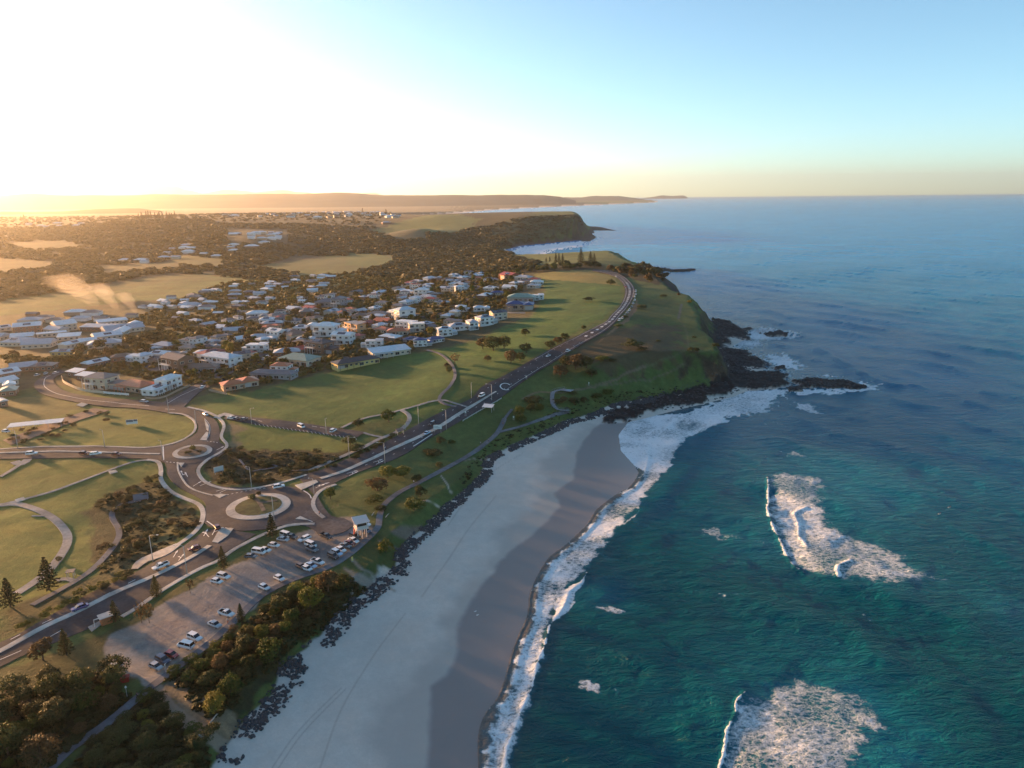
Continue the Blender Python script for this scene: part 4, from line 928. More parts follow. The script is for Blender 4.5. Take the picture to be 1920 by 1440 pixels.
# ================================================================== PLANTS
def leaf_mat(name, c1, c2, trans=.25):
    m = bpy.data.materials.new(name); m.use_nodes = True
    n = m.node_tree.nodes; l = m.node_tree.links; b = n['Principled BSDF']
    tc = n.new('ShaderNodeTexCoord'); t = n.new('ShaderNodeTexNoise'); t.inputs['Scale'].default_value = .45; t.inputs['Detail'].default_value = 4; l.new(tc.outputs['Object'], t.inputs['Vector'])
    oi = n.new('ShaderNodeObjectInfo'); ad = n.new('ShaderNodeMath'); ad.operation = 'ADD'; l.new(t.outputs[0], ad.inputs[0]); l.new(oi.outputs['Random'], ad.inputs[1])
    mr = n.new('ShaderNodeMapRange'); mr.inputs[1].default_value = .45; mr.inputs[2].default_value = 1.5; l.new(ad.outputs[0], mr.inputs[0])
    rp = n.new('ShaderNodeMix'); rp.data_type = 'RGBA'; rp.inputs['A'].default_value = (*c1, 1); rp.inputs['B'].default_value = (*c2, 1)
    l.new(mr.outputs[0], rp.inputs['Factor']); l.new(rp.outputs['Result'], b.inputs['Base Color'])
    b.inputs['Roughness'].default_value = .65; b.inputs['Specular IOR Level'].default_value = .15
    tr = n.new('ShaderNodeBsdfTranslucent'); l.new(rp.outputs['Result'], tr.inputs['Color']); mx = n.new('ShaderNodeMixShader'); mx.inputs[0].default_value = trans
    l.new(b.outputs[0], mx.inputs[1]); l.new(tr.outputs[0], mx.inputs[2]); l.new(mx.outputs[0], n['Material Output'].inputs[0])
    return m
LEAF = {'dark': leaf_mat('dark leaves', (.030,.042,.015), (.075,.085,.030)), 'green': leaf_mat('green leaves', (.040,.062,.014), (.11,.13,.026)), 'olive': leaf_mat('olive leaves', (.040,.046,.020), (.085,.082,.034)),
        'brown': leaf_mat('bronze leaves', (.060,.046,.024), (.125,.085,.040)), 'yellow': leaf_mat('yellow green leaves', (.080,.095,.018), (.170,.150,.030)), 'pine': leaf_mat('pine needles', (.024,.036,.016), (.050,.060,.026), .15)}
M_BARK = pmat('bark', (.10,.075,.055), .9, .1, (3, .3))
def quads_at(C, N, s, rng):
    """one small leaf-clump quad at every centre, roughly facing N"""
    n = len(C); N = N + rng.normal(0, .55, (n, 3)); N /= np.linalg.norm(N, axis=1, keepdims=True)
    a = np.cross(N, rng.normal(0, 1, (n, 3))); a /= np.linalg.norm(a, axis=1, keepdims=True); b = np.cross(N, a)
    s = s[:, None] * rng.uniform(.6, 1.3, (n, 1)); a = a * s; b = b * s * rng.uniform(.5, .9, (n, 1))
    V = np.stack([C - a - b * .6, C + a * .2 - b, C + a + b * .5, C - a * .3 + b], 1).reshape(-1, 3)
    return V, np.arange(n * 4).reshape(n, 4)
def crown_mesh(name, seed, n, mat, lobes=7, leaf=.055, flat=.8, hollow=.25, z0=.12):
    """unit crown (width 1, height 1): overlapping lobes with leaf clumps spread through the outer shell"""
    rng = np.random.default_rng(seed); Cs = []; Ns = []
    L = []
    for i in range(lobes):
        a = rng.uniform(0, 6.28); r = rng.uniform(.05, .30) if i else 0; h = rng.uniform(.32, .72)
        L.append((r * math.cos(a), r * math.sin(a), h, rng.uniform(.16, .27) * (1.25 if i == 0 else 1)))
    per = n // lobes
    for x, y, z, rad in L:
        d = rng.normal(0, 1, (per * 2, 3)); d /= np.linalg.norm(d, axis=1, keepdims=True); d = d[d[:, 2] > -.45][:per]
        q = rad * (1 - hollow * rng.random((len(d), 1)) ** 1.5) * (1 + .16 * np.sin(d[:, :1] * 7 + seed) * np.cos(d[:, 1:2] * 6))
        p = np.array([x, y, z]) + d * q * np.array([1, 1, flat * 1.15]); Cs.append(p); Ns.append(d)
    C = np.concatenate(Cs); N = np.concatenate(Ns)
    C = C + rng.normal(0, .018, C.shape) + .035 * np.sin(C[:, [1, 2, 0]] * 23 + seed) ; C[:, 2] = np.maximum(C[:, 2], z0); ok = np.ones(len(C), bool)
    for x, y, z, rad in L:                      # drop what is deep inside another lobe
        ok &= ~((((C - [x, y, z]) / [1, 1, flat * 1.15]) ** 2).sum(1) < (rad * .62) ** 2)
    C, N = C[ok], N[ok]; V, F = quads_at(C, N, np.full(len(C), leaf), rng)
    k = .5 / np.abs(V[:, :2]).max(); V[:, :2] *= k; V[:, 2] /= V[:, 2].max()
    return mesh_np(name, V, F, [mat])
def trunk_mesh(seed, top=.45, r=.035, limbs=4):
    rng = random.Random(seed); m = MB(); m.tube([(0, 0, -.05), (.01, .01, top * .5), (rng.uniform(-.04, .04), rng.uniform(-.04, .04), top)], [r, r * .8, r * .55], 6)
    for i in range(limbs):
        a = i * 6.28 / limbs + rng.random(); m.tube([(0, 0, top * .6), (.14 * math.cos(a), .14 * math.sin(a), top * 1.0), (.28 * math.cos(a), .28 * math.sin(a), top * 1.35)], [r * .55, r * .4, r * .2], 5)
    return m.mesh('trunk', M_BARK)
def pine_crown(seed, mat, tiers=15, per=260, w=.5, spread=.0, leaf=.045):
    """Norfolk pine: separate star-shaped whorls of near level branches, shorter to the top"""
    rng = np.random.default_rng(seed); Cs = []; Ns = []
    for t in range(tiers):
        f = t / (tiers - 1); z = .10 + .86 * f; R_ = w * (1 - f) ** .85 * rng.uniform(.88, 1.08) + .03; nb = 7 if f < .8 else 5; a0 = rng.random() * 6
        for b in range(nb):
            a = a0 + b * 6.283 / nb; k = max(3, int(per / tiers / nb * (1.6 - f) * 2)); s = rng.random(k) ** .7
            x = R_ * s * math.cos(a); y = R_ * s * math.sin(a)
            p = np.stack([x + rng.normal(0, .018, k), y + rng.normal(0, .018, k), z + s * R_ * .12 + rng.normal(0, .006, k)], -1); Cs.append(p); Ns.append(np.tile([0, 0, 1.0], (k, 1)))
    C = np.concatenate(Cs); V, F = quads_at(C, np.concatenate(Ns), np.full(len(C), leaf), rng)
    return mesh_np('crown', V, F, [mat])
CR = {}
def crown(kind, colr, k):
    """cached crown meshes; kind: bush, tree, small, pine, smallpine, sparse"""
    key = (kind, colr, k)
    if key not in CR:
        s = hash((kind, k)) % 999 if False else (len(kind) * 37 + k * 101)
        if kind == 'bush': CR[key] = crown_mesh('crown', s, 4200, LEAF[colr], 15, .027, .85, .35, 0)
        elif kind == 'tree': CR[key] = crown_mesh('crown', s, 3400, LEAF[colr], 13, .030, .85, .4, .22)
        elif kind == 'small': CR[key] = crown_mesh('crown', s, 650, LEAF[colr], 7, .062, .8, .25, .08)
        elif kind == 'low': CR[key] = crown_mesh('crown', s, 1500, LEAF[colr], 12, .038, .5, .25, 0)
        elif kind == 'sparse': CR[key] = crown_mesh('crown', s, 420, LEAF[colr], 8, .05, .8, .9, .30)
        elif kind == 'pine': CR[key] = pine_crown(s, LEAF[colr], 12, 1150, .5, leaf=.032)
        elif kind == 'smallpine': CR[key] = pine_crown(s, LEAF[colr], 11, 420, .5, leaf=.05)
    return CR[key]
TRK = {'bush': trunk_mesh(1, .35, .03, 5), 'tree': trunk_mesh(2, .42, .03, 5), 'sparse': trunk_mesh(3, .5, .025, 7), 'pine': None}
_m = MB(); _m.tube([(0, 0, -.03), (0, 0, .5), (0, 0, .97)], [.05, .032, .008], 6); TRK['pine'] = _m.mesh('trunk', M_BARK); TRK['smallpine'] = TRK['pine']
DESC = {'bush': 'rounded bush', 'tree': 'broad tree', 'small': 'small tree', 'low': 'low shrub', 'sparse': 'bare tree', 'pine': 'conical pine', 'smallpine': 'small pine'}
CDESC = {'dark': 'dark green', 'green': 'green', 'olive': 'olive', 'brown': 'bronze', 'yellow': 'yellow-green', 'pine': 'dark'}
NAMES = {'bush': 'bush', 'tree': 'broadleaf_tree', 'small': 'garden_tree', 'low': 'shrub', 'sparse': 'bare_tree', 'pine': 'pine_tree', 'smallpine': 'pine_tree'}
PLACED = []        # world x, y, radius of what already stands there
def plant(kind, colr, u, v, wpx, hpx, label=None, group=None, place=None, parts=True, g=None, wm=None, hm=None, variant=None):
    g = G(u, v) if g is None else g
    dep = float((np.array([g[0], g[1], g[2] - CAM_H]) @ fw)); s = dep / FPX
    w = wm if wm else wpx * s; h = hm if hm else hpx * s * 1.02
    if hm is None and kind in ('bush', 'tree', 'low'): h = max(h * .92, w * .3)
    gx, gy = g[0], g[1] + (0 if kind in ('pine', 'smallpine', 'sparse') else w * .25)
    z = float(hgrid(gx, gy)); k = variant if variant is not None else random.randrange(4)
    rz = random.uniform(0, 6.28); cm = crown(kind, colr, k)
    if parts and kind in TRK:
        t = thing(NAMES[kind], (gx, gy, z - .1), rz); t.scale = (w, w, h)
        c = link(bpy.data.objects.new('crown', cm)); c.parent = t
        b = link(bpy.data.objects.new('trunk', TRK[kind])); b.parent = t
    else:
        t = link(bpy.data.objects.new(NAMES[kind], cm)); t.location = (gx, gy, z - .1); t.rotation_euler = (0, 0, rz); t.scale = (w, w, h)
    cat = 'tree' if kind not in ('bush', 'low') else 'shrub'
    if group is None: group = {'bush': 'rounded bushes near the coast', 'low': 'low shrubs on the grass and verges', 'pine': 'conical pines', 'smallpine': 'distant conical pines', 'small': 'small trees among the houses', 'tree': 'broad trees', 'sparse': 'thin bare trees'}[kind]
    if label: tag(t, label, cat, group)
    else: auto(t, CDESC[colr] + ' ' + DESC[kind], u, v, cat, group, place)
    PLACED.append((gx, gy, w * .4)); return t

# individually traced plants: kind, colour, base u, base v, width px, height px, label
PL = [
 ('tree','brown',612,1120,56,54,'bronze dome-shaped tree at the right end of the dune hedge, touching the coastal path'),('tree','yellow',577,1150,68,54,'biggest yellow-green dome tree in the middle of the dune'),('bush','dark',642,1112,42,36,'dark bush hugging the right flank of the bronze dome tree'),
 ('bush','green',543,1172,46,30,None),('bush','yellow',488,1200,40,30,None),('tree','green',500,1250,60,56,'bright green round tree above the widest boulder strip'),('bush','brown',413,1262,42,40,None),('bush','brown',423,1226,30,26,None),
 ('bush','dark',455,1228,50,34,None),('bush','dark',462,1262,44,34,None),('bush','green',428,1312,56,48,'dark round bush alone above the worn sand patch'),('bush','yellow',397,1348,56,48,'yellow-lit bush leaning beside the sandy beach track'),('low','dark',395,1378,36,16,None),
 ('bush','dark',520,1150,44,34,None),('bush','green',555,1118,44,26,None),('bush','olive',520,1132,34,20,None),('bush','green',590,1100,30,20,None),('bush','green',532,1190,34,26,None),('bush','olive',466,1196,30,24,None),('bush','dark',440,1245,36,30,None),('bush','green',372,1262,44,24,None),('bush','green',352,1282,44,22,None),('bush','dark',390,1290,50,28,None),('bush','green',400,1240,36,22,None),('bush','brown',472,1225,34,28,None),
 ('pine','pine',511,1008,24,50,'tall tiered pine between the big roundabout and the car park'),('pine','olive',419,1066,22,46,'pine on the verge by the two lone white cars'),('pine','olive',294,1120,24,46,'yellowish pine beside the median opposite the car park middle'),('pine','pine',217,1166,24,46,'pine standing just right of the bus shelter'),
 ('pine','olive',125,1228,30,56,'pine on the lawn left of the bus shelter'),('tree','brown',72,1246,56,50,'bronze broad tree at the lower left roadside'),('sparse','brown',266,1168,26,46,'bare tree with orange top by the car park edge'),('sparse','brown',280,1168,28,42,'bare twiggy tree right beside the orange-topped one'),
 ('sparse','brown',357,1112,20,32,'small bare tree on the verge above the car park'),('pine','pine',453,1168,19,42,'slim dark pine where the coastal path meets the dune hedge'),('pine','pine',93,1106,42,68,'big dark pine beside the wide curved park path'),('pine','pine',20,1138,38,60,'dark pine at the left edge of the park'),('bush','dark',108,1054,16,12,None),
 ('bush','green',360,845,14,12,'small round bush on the small roundabout island'),('low','dark',350,852,16,6,'low planting left on the small roundabout'),('low','brown',373,850,14,6,'low planting right on the small roundabout'),
 ('low','green',470,938,22,10,'yellowish shrub on the big roundabout island'),('bush','olive',484,930,12,10,'dark knob of a bush at the back of the big roundabout'),
 ('tree','green',728,795,36,30,'round green tree inside the loop path, gold on top'),('bush','dark',670,802,28,17,'dark double bush inside the loop path'),('bush','green',618,939,28,30,'green bush by the pale kerb right of the big roundabout'),('bush','dark',655,838,34,22,None),('bush','dark',668,850,40,16,None),
 ('bush','green',725,900,44,26,None),('bush','green',755,898,44,24,None),('bush','brown',705,926,56,30,'grey-brown thicket between main road and beach path'),('bush','dark',780,906,25,17,None),('bush','dark',787,934,30,24,None),('bush','olive',825,834,24,16,None),('low','green',846,836,20,11,None),('bush','dark',823,878,20,13,None),('low','dark',812,858,40,9,None),('low','dark',800,850,22,7,None),
 ('bush','green',775,962,52,30,'green thicket with orange tips above the upper boulders'),('bush','green',700,946,44,16,None),('bush','yellow',722,1040,38,28,'lone yellow-topped bush right of the car park path'),('bush','dark',712,962,30,14,None),
 ('bush','brown',905,656,34,26,None),('bush','dark',925,660,48,32,'largest dark clump in the upper mown field'),('bush','dark',945,656,40,28,None),('bush','brown',958,684,34,30,None),('bush','dark',975,678,26,20,None),('bush','dark',987,664,30,22,None),('bush','dark',985,631,22,16,None),('bush','brown',914,678,18,14,None),
 ('sparse','brown',853,684,24,22,None),('bush','brown',838,690,16,10,None),('bush','dark',842,700,18,16,None),('bush','dark',1033,656,26,18,None),('bush','brown',1046,647,24,16,None),('bush','dark',1060,640,22,16,None),('bush','dark',1095,618,14,9,None),
 ('bush','dark',1062,692,36,26,None),('bush','brown',1080,697,44,34,'tall bronze-topped clump seaward of the hill road'),('bush','dark',1100,694,40,28,None),('bush','brown',1052,712,36,28,None),('bush','dark',1110,711,32,18,None),('low','green',1130,680,34,7,None),('low','dark',1150,681,20,5,None),
 ('bush','green',975,782,30,22,None),('bush','dark',995,776,22,20,None),('bush','green',1013,774,22,18,None),('bush','green',977,794,28,16,None),('low','dark',1000,762,46,12,None),('bush','olive',1077,763,28,17,None),('bush','olive',1096,758,22,13,None),('bush','green',1120,752,30,13,None),('low','green',1140,746,34,11,None),('bush','dark',1076,744,18,12,None),('bush','brown',1058,756,20,12,None),('low','olive',1048,760,26,10,None),
 ('low','dark',1300,670,30,13,None),('low','dark',1235,641,13,4,None),('low','dark',1302,636,11,6,None),('low','dark',1344,657,20,11,None),('small','brown',1273,556,9,7,None),('small','yellow',1295,570,14,7,None),('bush','dark',1173,598,16,8,None),('low','green',1160,615,24,6,None),
 ('bush','dark',1146,535,22,13,'dark bush inside the far bend of the hill road'),('low','dark',1104,567,30,8,'flat dark shrub alone in the sunlit top field'),('low','dark',1190,655,50,9,None),('low','dark',1205,660,26,6,None),('low','dark',1205,580,26,4,None),('low','dark',1245,558,18,3,None),
 ('pine','pine',1089,497,15,32,'tallest lone pine on the far ridge'),('pine','pine',1107,497,13,26,'left one of the twin pines on the ridge'),('pine','pine',1114,497,11,22,'right one of the twin pines on the ridge'),('smallpine','pine',1042,494,8,20,None),('smallpine','pine',1048,494,8,20,None),('smallpine','pine',1055,494,8,19,None),('smallpine','pine',1031,491,5,10,None),('smallpine','pine',1024,491,5,9,None),('smallpine','brown',1197,500,5,9,None),('smallpine','brown',1207,500,7,9,None),
 ('pine','pine',574,563,12,24,'narrow dark cypress-like tree left of the mid suburb'),('smallpine','pine',766,568,10,18,'dark pine among the grey roofs'),('low','dark',590,590,30,10,None)]
for q in PL: plant(*q[:6], label=q[6])

def fill(poly, n, kinds, cols, wr, hr, sep=.8, place=None, parts=False, group=None, jitter=True, rng=random.Random(5), avoid=True):
    """scatter individual plants inside a traced patch, sizes in metres"""
    pw = np.array([G(u, v)[:2] for u, v in poly]); x0, y0 = pw.min(0); x1, y1 = pw.max(0); made = 0; tries = 0
    while made < n and tries < n * 40:
        tries += 1; x = rng.uniform(x0, x1); y = rng.uniform(y0, y1)
        if not inside(np.array([x]), np.array([y]), pw)[0]: continue
        w = rng.uniform(*wr); h = w * rng.uniform(*hr)
        if any((x - a) ** 2 + (y - b) ** 2 < ((w * .4 + r) * sep) ** 2 for a, b, r in PLACED): continue
        z = float(hgrid(x, y)); u, v, _ = proj(x, y, z)
        if u < -60 or u > 1980 or v > 1500: continue
        plant(rng.choice(kinds), rng.choice(cols), u, v, 0, 0, wm=w, hm=h, g=np.array([x, y, z]), place=place, parts=parts, group=group); made += 1
# ================================================================== BUILDINGS
ROOFC = {'white': (.62,.64,.66), 'pale blue': (.46,.52,.58), 'light grey': (.36,.38,.42), 'slate grey': (.10,.105,.125), 'dark': (.035,.035,.042), 'brown': (.13,.085,.065), 'terracotta': (.42,.115,.045), 'red': (.30,.06,.04), 'green': (.20,.27,.22), 'blue': (.025,.055,.17), 'grey-brown': (.17,.14,.13)}
WALLC = {'white': (.66,.64,.62), 'cream': (.52,.44,.34), 'tan': (.36,.27,.20), 'yellow': (.52,.40,.16), 'brick': (.20,.12,.085), 'grey': (.26,.26,.27), 'peach': (.52,.30,.16)}
def roof_mat(n, c):
    m = pmat('roof ' + n, c, .45, .4, (.6, .12)); nn = m.node_tree.nodes; l = m.node_tree.links; b = nn['Principled BSDF']
    tc = nn.new('ShaderNodeTexCoord'); w = nn.new('ShaderNodeTexWave'); w.inputs['Scale'].default_value = 1.6; w.inputs['Distortion'].default_value = .2; l.new(tc.outputs['Object'], w.inputs['Vector'])
    bp = nn.new('ShaderNodeBump'); bp.inputs['Strength'].default_value = .25; bp.inputs['Distance'].default_value = .05; l.new(w.outputs[0], bp.inputs['Height']); l.new(bp.outputs[0], b.inputs['Normal']); return m
MR = {k: roof_mat(k, c) for k, c in ROOFC.items()}; MW = {k: pmat('wall ' + k, c, .85, .2, (.4, .10)) for k, c in WALLC.items()}
M_GLASS = pmat('window glass', (.02,.025,.03), .12, .8); M_FRAME = pmat('window frame', (.55,.55,.54), .5, .4); M_TIMBER = pmat('timber', (.16,.10,.06), .8, .2, (2, .25)); M_STEEL = pmat('galvanised steel', (.42,.43,.44), .45, .5, metal=.3)
M_PANEL = pmat('solar panel', (.012,.018,.045), .15, .7)

def roof_bm(m, x0, x1, y0, y1, z, kind, mi=0, ov=.6, pitch=.36):
    x0 -= ov; x1 += ov; y0 -= ov; y1 += ov; w, d = x1 - x0, y1 - y0
    if kind == 'flat':
        m.box(x0, x1, y0, y1, z, z + .28, mi); return
    if kind == 'skillion':
        a = [(x0, y0, z), (x1, y0, z), (x1, y1, z + d * .14), (x0, y1, z + d * .14)]; b = [(p[0], p[1], p[2] + .2) for p in a]
        m.poly(b, mi); m.poly(a[::-1], mi)
        for i in range(4): j = (i + 1) % 4; m.poly([a[i], a[j], b[j], b[i]], mi)
        return
    lx = w >= d; hh = (d if lx else w) / 2; rise = hh * pitch; ins = hh if kind == 'hip' else 0.0
    cx, cy = (x0 + x1) / 2, (y0 + y1) / 2; t = .16
    r0, r1 = ((x0 + ins, cy, z + rise + t), (x1 - ins, cy, z + rise + t)) if lx else ((cx, y0 + ins, z + rise + t), (cx, y1 - ins, z + rise + t))
    A, B, C_, D_ = (x0, y0, z + t), (x1, y0, z + t), (x1, y1, z + t), (x0, y1, z + t)
    if lx: m.poly([A, B, r1, r0], mi); m.poly([C_, D_, r0, r1], mi); m.poly([B, C_, r1], mi); m.poly([D_, A, r0], mi)
    else: m.poly([D_, A, r0, r1], mi); m.poly([B, C_, r1, r0], mi); m.poly([A, B, r0], mi); m.poly([C_, D_, r1], mi)
    q = [(p[0], p[1], z) for p in (A, B, C_, D_)]; m.poly(q[::-1], mi)
    for i, (p, s) in enumerate(((A, B), (B, C_), (C_, D_), (D_, A))): j = (i + 1) % 4; m.poly([q[i], q[j], s, p], mi)

def window_mesh(w, h, kind='window'):
    m = MB(); f = .09
    m.box(-w / 2, w / 2, -.05, .03, 0, f, 0); m.box(-w / 2, w / 2, -.05, .03, h - f, h, 0); m.box(-w / 2, -w / 2 + f, -.05, .03, f, h - f, 0); m.box(w / 2 - f, w / 2, -.05, .03, f, h - f, 0)
    m.box(-.03, .03, -.045, .02, f, h - f, 0); m.box(-w / 2 + f, w / 2 - f, -.02, .01, f, h - f, 1)
    return m.mesh(kind, [M_FRAME, M_GLASS])
WM = {'window': window_mesh(1.9, 1.3), 'wide': window_mesh(3.2, 2.1, 'glass_door')}
_m = MB(); _m.box(-2.5, 2.5, -.06, .03, 0, 2.3); WM['garage'] = _m.mesh('garage_door', pmat('garage door', (.33,.33,.34), .6, .3))
_m = MB(); _m.box(-.5, .5, -.05, .03, 0, 2.1); WM['door'] = _m.mesh('door', M_TIMBER)
def put_win(lst, key, x, y, z, face):
    rz = {'s': 0, 'n': math.pi, 'e': math.pi / 2, 'w': -math.pi / 2}[face]
    lst.append((key, (x, y, z), rz))

_m = MB(); [_m.box(-2.9 + k * 1.2, -1.75 + k * 1.2, -1.5, 1.5, 0, .05) for k in range(5)]; SOLAR = _m.mesh('solar_panel', M_PANEL)
HCACHE = {}
def house_design(key):
    """blocks (x0,x1,y0,y1,storeys,roof kind), front of the house faces -y"""
    return {
     'L': [(-9, 3, 0, 9, 1, 'hip'), (2.9, 9, -3, 8, 1, 'hip')], 'bung': [(-9, 9, 0, 11, 1, 'hip')], 'two': [(-7, 7, 0, 10, 2, 'hip'), (7, 12, 2, 9, 1, 'hip')],
     'two_flat': [(-8, 2, 0, 9, 2, 'flat'), (2, 9, 1, 8, 2, 'skillion'), (-13, -8, 2, 8, 1, 'flat')], 'gable': [(-8, 8, 0, 10, 1, 'gable'), (-2, 4, -4, 0.2, 1, 'gable')], 'gable2': [(-7, 7, 0, 9, 2, 'gable')],
     'big': [(-12, 4, 0, 11, 1, 'hip'), (3.9, 12, -4, 8, 2, 'hip')], 'unit': [(-6, 6, 0, 8, 1, 'gable')]}[key]
def house_parts(key, blocks, roofc, wallc, detail):
    ck = (key, roofc, wallc, detail)
    if ck in HCACHE: return HCACHE[ck]
    W = MB(); Rf = MB(); wins = []; extra = []
    for bi, (x0, x1, y0, y1, st, rk) in enumerate(blocks):
        H = 3.0 * st + .2 + bi * .04
        W.box(x0, x1, y0, y1, -1.5, H); roof_bm(Rf, x0, x1, y0, y1, H + .003, rk, 0, .6 if rk != 'flat' else .3)
        for s in range(st):
            z = 3.0 * s + .9; n = max(1, int((x1 - x0) / 3.6))
            for i in range(n):
                x = x0 + (i + .5) * (x1 - x0) / n
                if s == 0 and bi == len(blocks) - 1 and i == 0 and detail > 1: put_win(wins, 'garage', x + .6, y0 - .03, .1, 's')
                elif detail > 1 and (i + s) % 3 == 1: put_win(wins, 'wide', x, y0 - .03, z - .7, 's')
                elif detail > 0: put_win(wins, 'window', x, y0 - .03, z, 's')
            if detail > 0:
                n = max(1, int((y1 - y0) / 4.5))
                for i in range(n):
                    y = y0 + (i + .5) * (y1 - y0) / n; put_win(wins, 'window', x1 + .03, y, z, 'e')
                    if detail > 1: put_win(wins, 'window', x0 - .03, y, z, 'w')
        if st == 2 and detail > 1:
            B = MB(); a, b = x0 + .3, x0 + min(7.5, x1 - x0 - .3)
            B.box(a, b, y0 - 2.0, y0 - .01, 3.0, 3.2)
            for x in np.linspace(a + .1, b - .1, 4): B.box(x - .09, x + .09, y0 - 1.95, y0 - 1.77, -1.0, 3.0); B.box(x - .06, x + .06, y0 - 1.92, y0 - 1.8, 3.2, H if x in (a + .1, b - .1) else 4.1)
            B.box(a, b, y0 - 1.93, y0 - 1.86, 4.1, 4.2); B.box(a, b, y0 - 1.92, y0 - 1.88, 3.6, 3.65); extra.append(('balcony', B.mesh('balcony', MW['white'])))
        elif st == 1 and detail > 1 and bi == 0:
            B = MB(); a, b = x0 + .5, (x0 + x1) / 2; B.box(a, b, y0 - 2.4, y0 - .62, 2.72, 2.85)
            for x in np.linspace(a + .1, b - .1, 4): B.box(x - .08, x + .08, y0 - 2.3, y0 - 2.14, -.8, 2.72)
            extra.append(('verandah', B.mesh('verandah', MR[roofc])))
    if detail > 1:
        x0, x1, y0 = blocks[0][0], blocks[0][1], blocks[0][2]; put_win(wins, 'door', x1 - 1.0, y0 - .03, .1, 's')
    r = (W.mesh('wall', MW[wallc]), Rf.mesh('roof', MR[roofc]), wins, extra)
    HCACHE[ck] = r; return r
SKINNED = []
def house_at(x, y, z, rz, key, roofc, wallc, detail=1, blocks=None, name='house', label=None, group=None, uv=None, scale=1.0, desc=None, place=None, cat='house'):
    bl = blocks or house_design(key); wm, rm, wins, extra = house_parts(key if not blocks else ('c', tuple(blocks)), bl, roofc, wallc, detail)
    t = thing(name, (x, y, z), rz); t.scale = (scale, scale, scale)
    for nm, me in (('wall', wm), ('roof', rm)): o = link(bpy.data.objects.new(nm, me)); o.parent = t
    for k, loc, r in wins:
        o = link(bpy.data.objects.new({'window': 'window', 'wide': 'glass_door', 'garage': 'garage_door', 'door': 'door'}[k], WM[k])); o.parent = t; o.location = loc; o.rotation_euler = (0, 0, r)
    b0 = bl[0]
    if detail >= 1 and b0[5] in ('hip', 'gable') and b0[1] - b0[0] >= b0[3] - b0[2] and (int(abs(x) * 7) + int(y)) % 3 == 0:
        dd = (b0[3] - b0[2]) / 2 + .6; hh_ = 3.0 * b0[4] + .2; o = link(bpy.data.objects.new('solar_panel', SOLAR)); o.parent = t
        o.location = ((b0[0] + b0[1]) / 2, b0[2] - .6 + dd * .5, hh_ + .16 + dd * .5 * .36 + .10); o.rotation_euler = (math.atan(.36), 0, 0)
    for nm, me in extra: o = link(bpy.data.objects.new(nm, me)); o.parent = t
    if label: tag(t, label, cat, group)
    else: auto(t, desc or '%s-roofed house with %s walls' % (roofc, wallc), uv[0], uv[1], cat, group, place)
    a, b = min(q[0] for q in bl), max(q[1] for q in bl); c, d = min(q[2] for q in bl), max(q[3] for q in bl)
    mx, my = (a + b) / 2, (c + d) / 2; PLACED.append((x + mx * math.cos(rz) - my * math.sin(rz), y + mx * math.sin(rz) + my * math.cos(rz), max(b - a, d - c) * .42 * scale))
    return t
def house_px(pl, pr, key, roofc, wallc, label, blocks=None, name='house', detail=2, cat='house', group='houses of the suburb'):
    """front wall from one photo point to another; the design is scaled to that width"""
    a, b = G(*pl), G(*pr); w = np.linalg.norm(b[:2] - a[:2]); rz = math.atan2(b[1] - a[1], b[0] - a[0]); bl = blocks(w) if blocks else house_design(key)
    x0, x1 = min(q[0] for q in bl), max(q[1] for q in bl); s = w / (x1 - x0) if not blocks else 1.0; s = min(max(s, .7), 1.35)
    c = (a + b) / 2; mid = (x0 + x1) / 2 * s; x, y = c[0] - mid * math.cos(rz), c[1] - mid * math.sin(rz)
    return house_at(x, y, float(max(a[2], b[2], hgrid(c[0], c[1]))) + .1, rz, key, roofc, wallc, detail, bl if blocks else None, name, label, group, scale=s, cat=cat)
def row(d, st, rk): return lambda w: [(-w / 2, w / 2, 0, d, st, rk)]
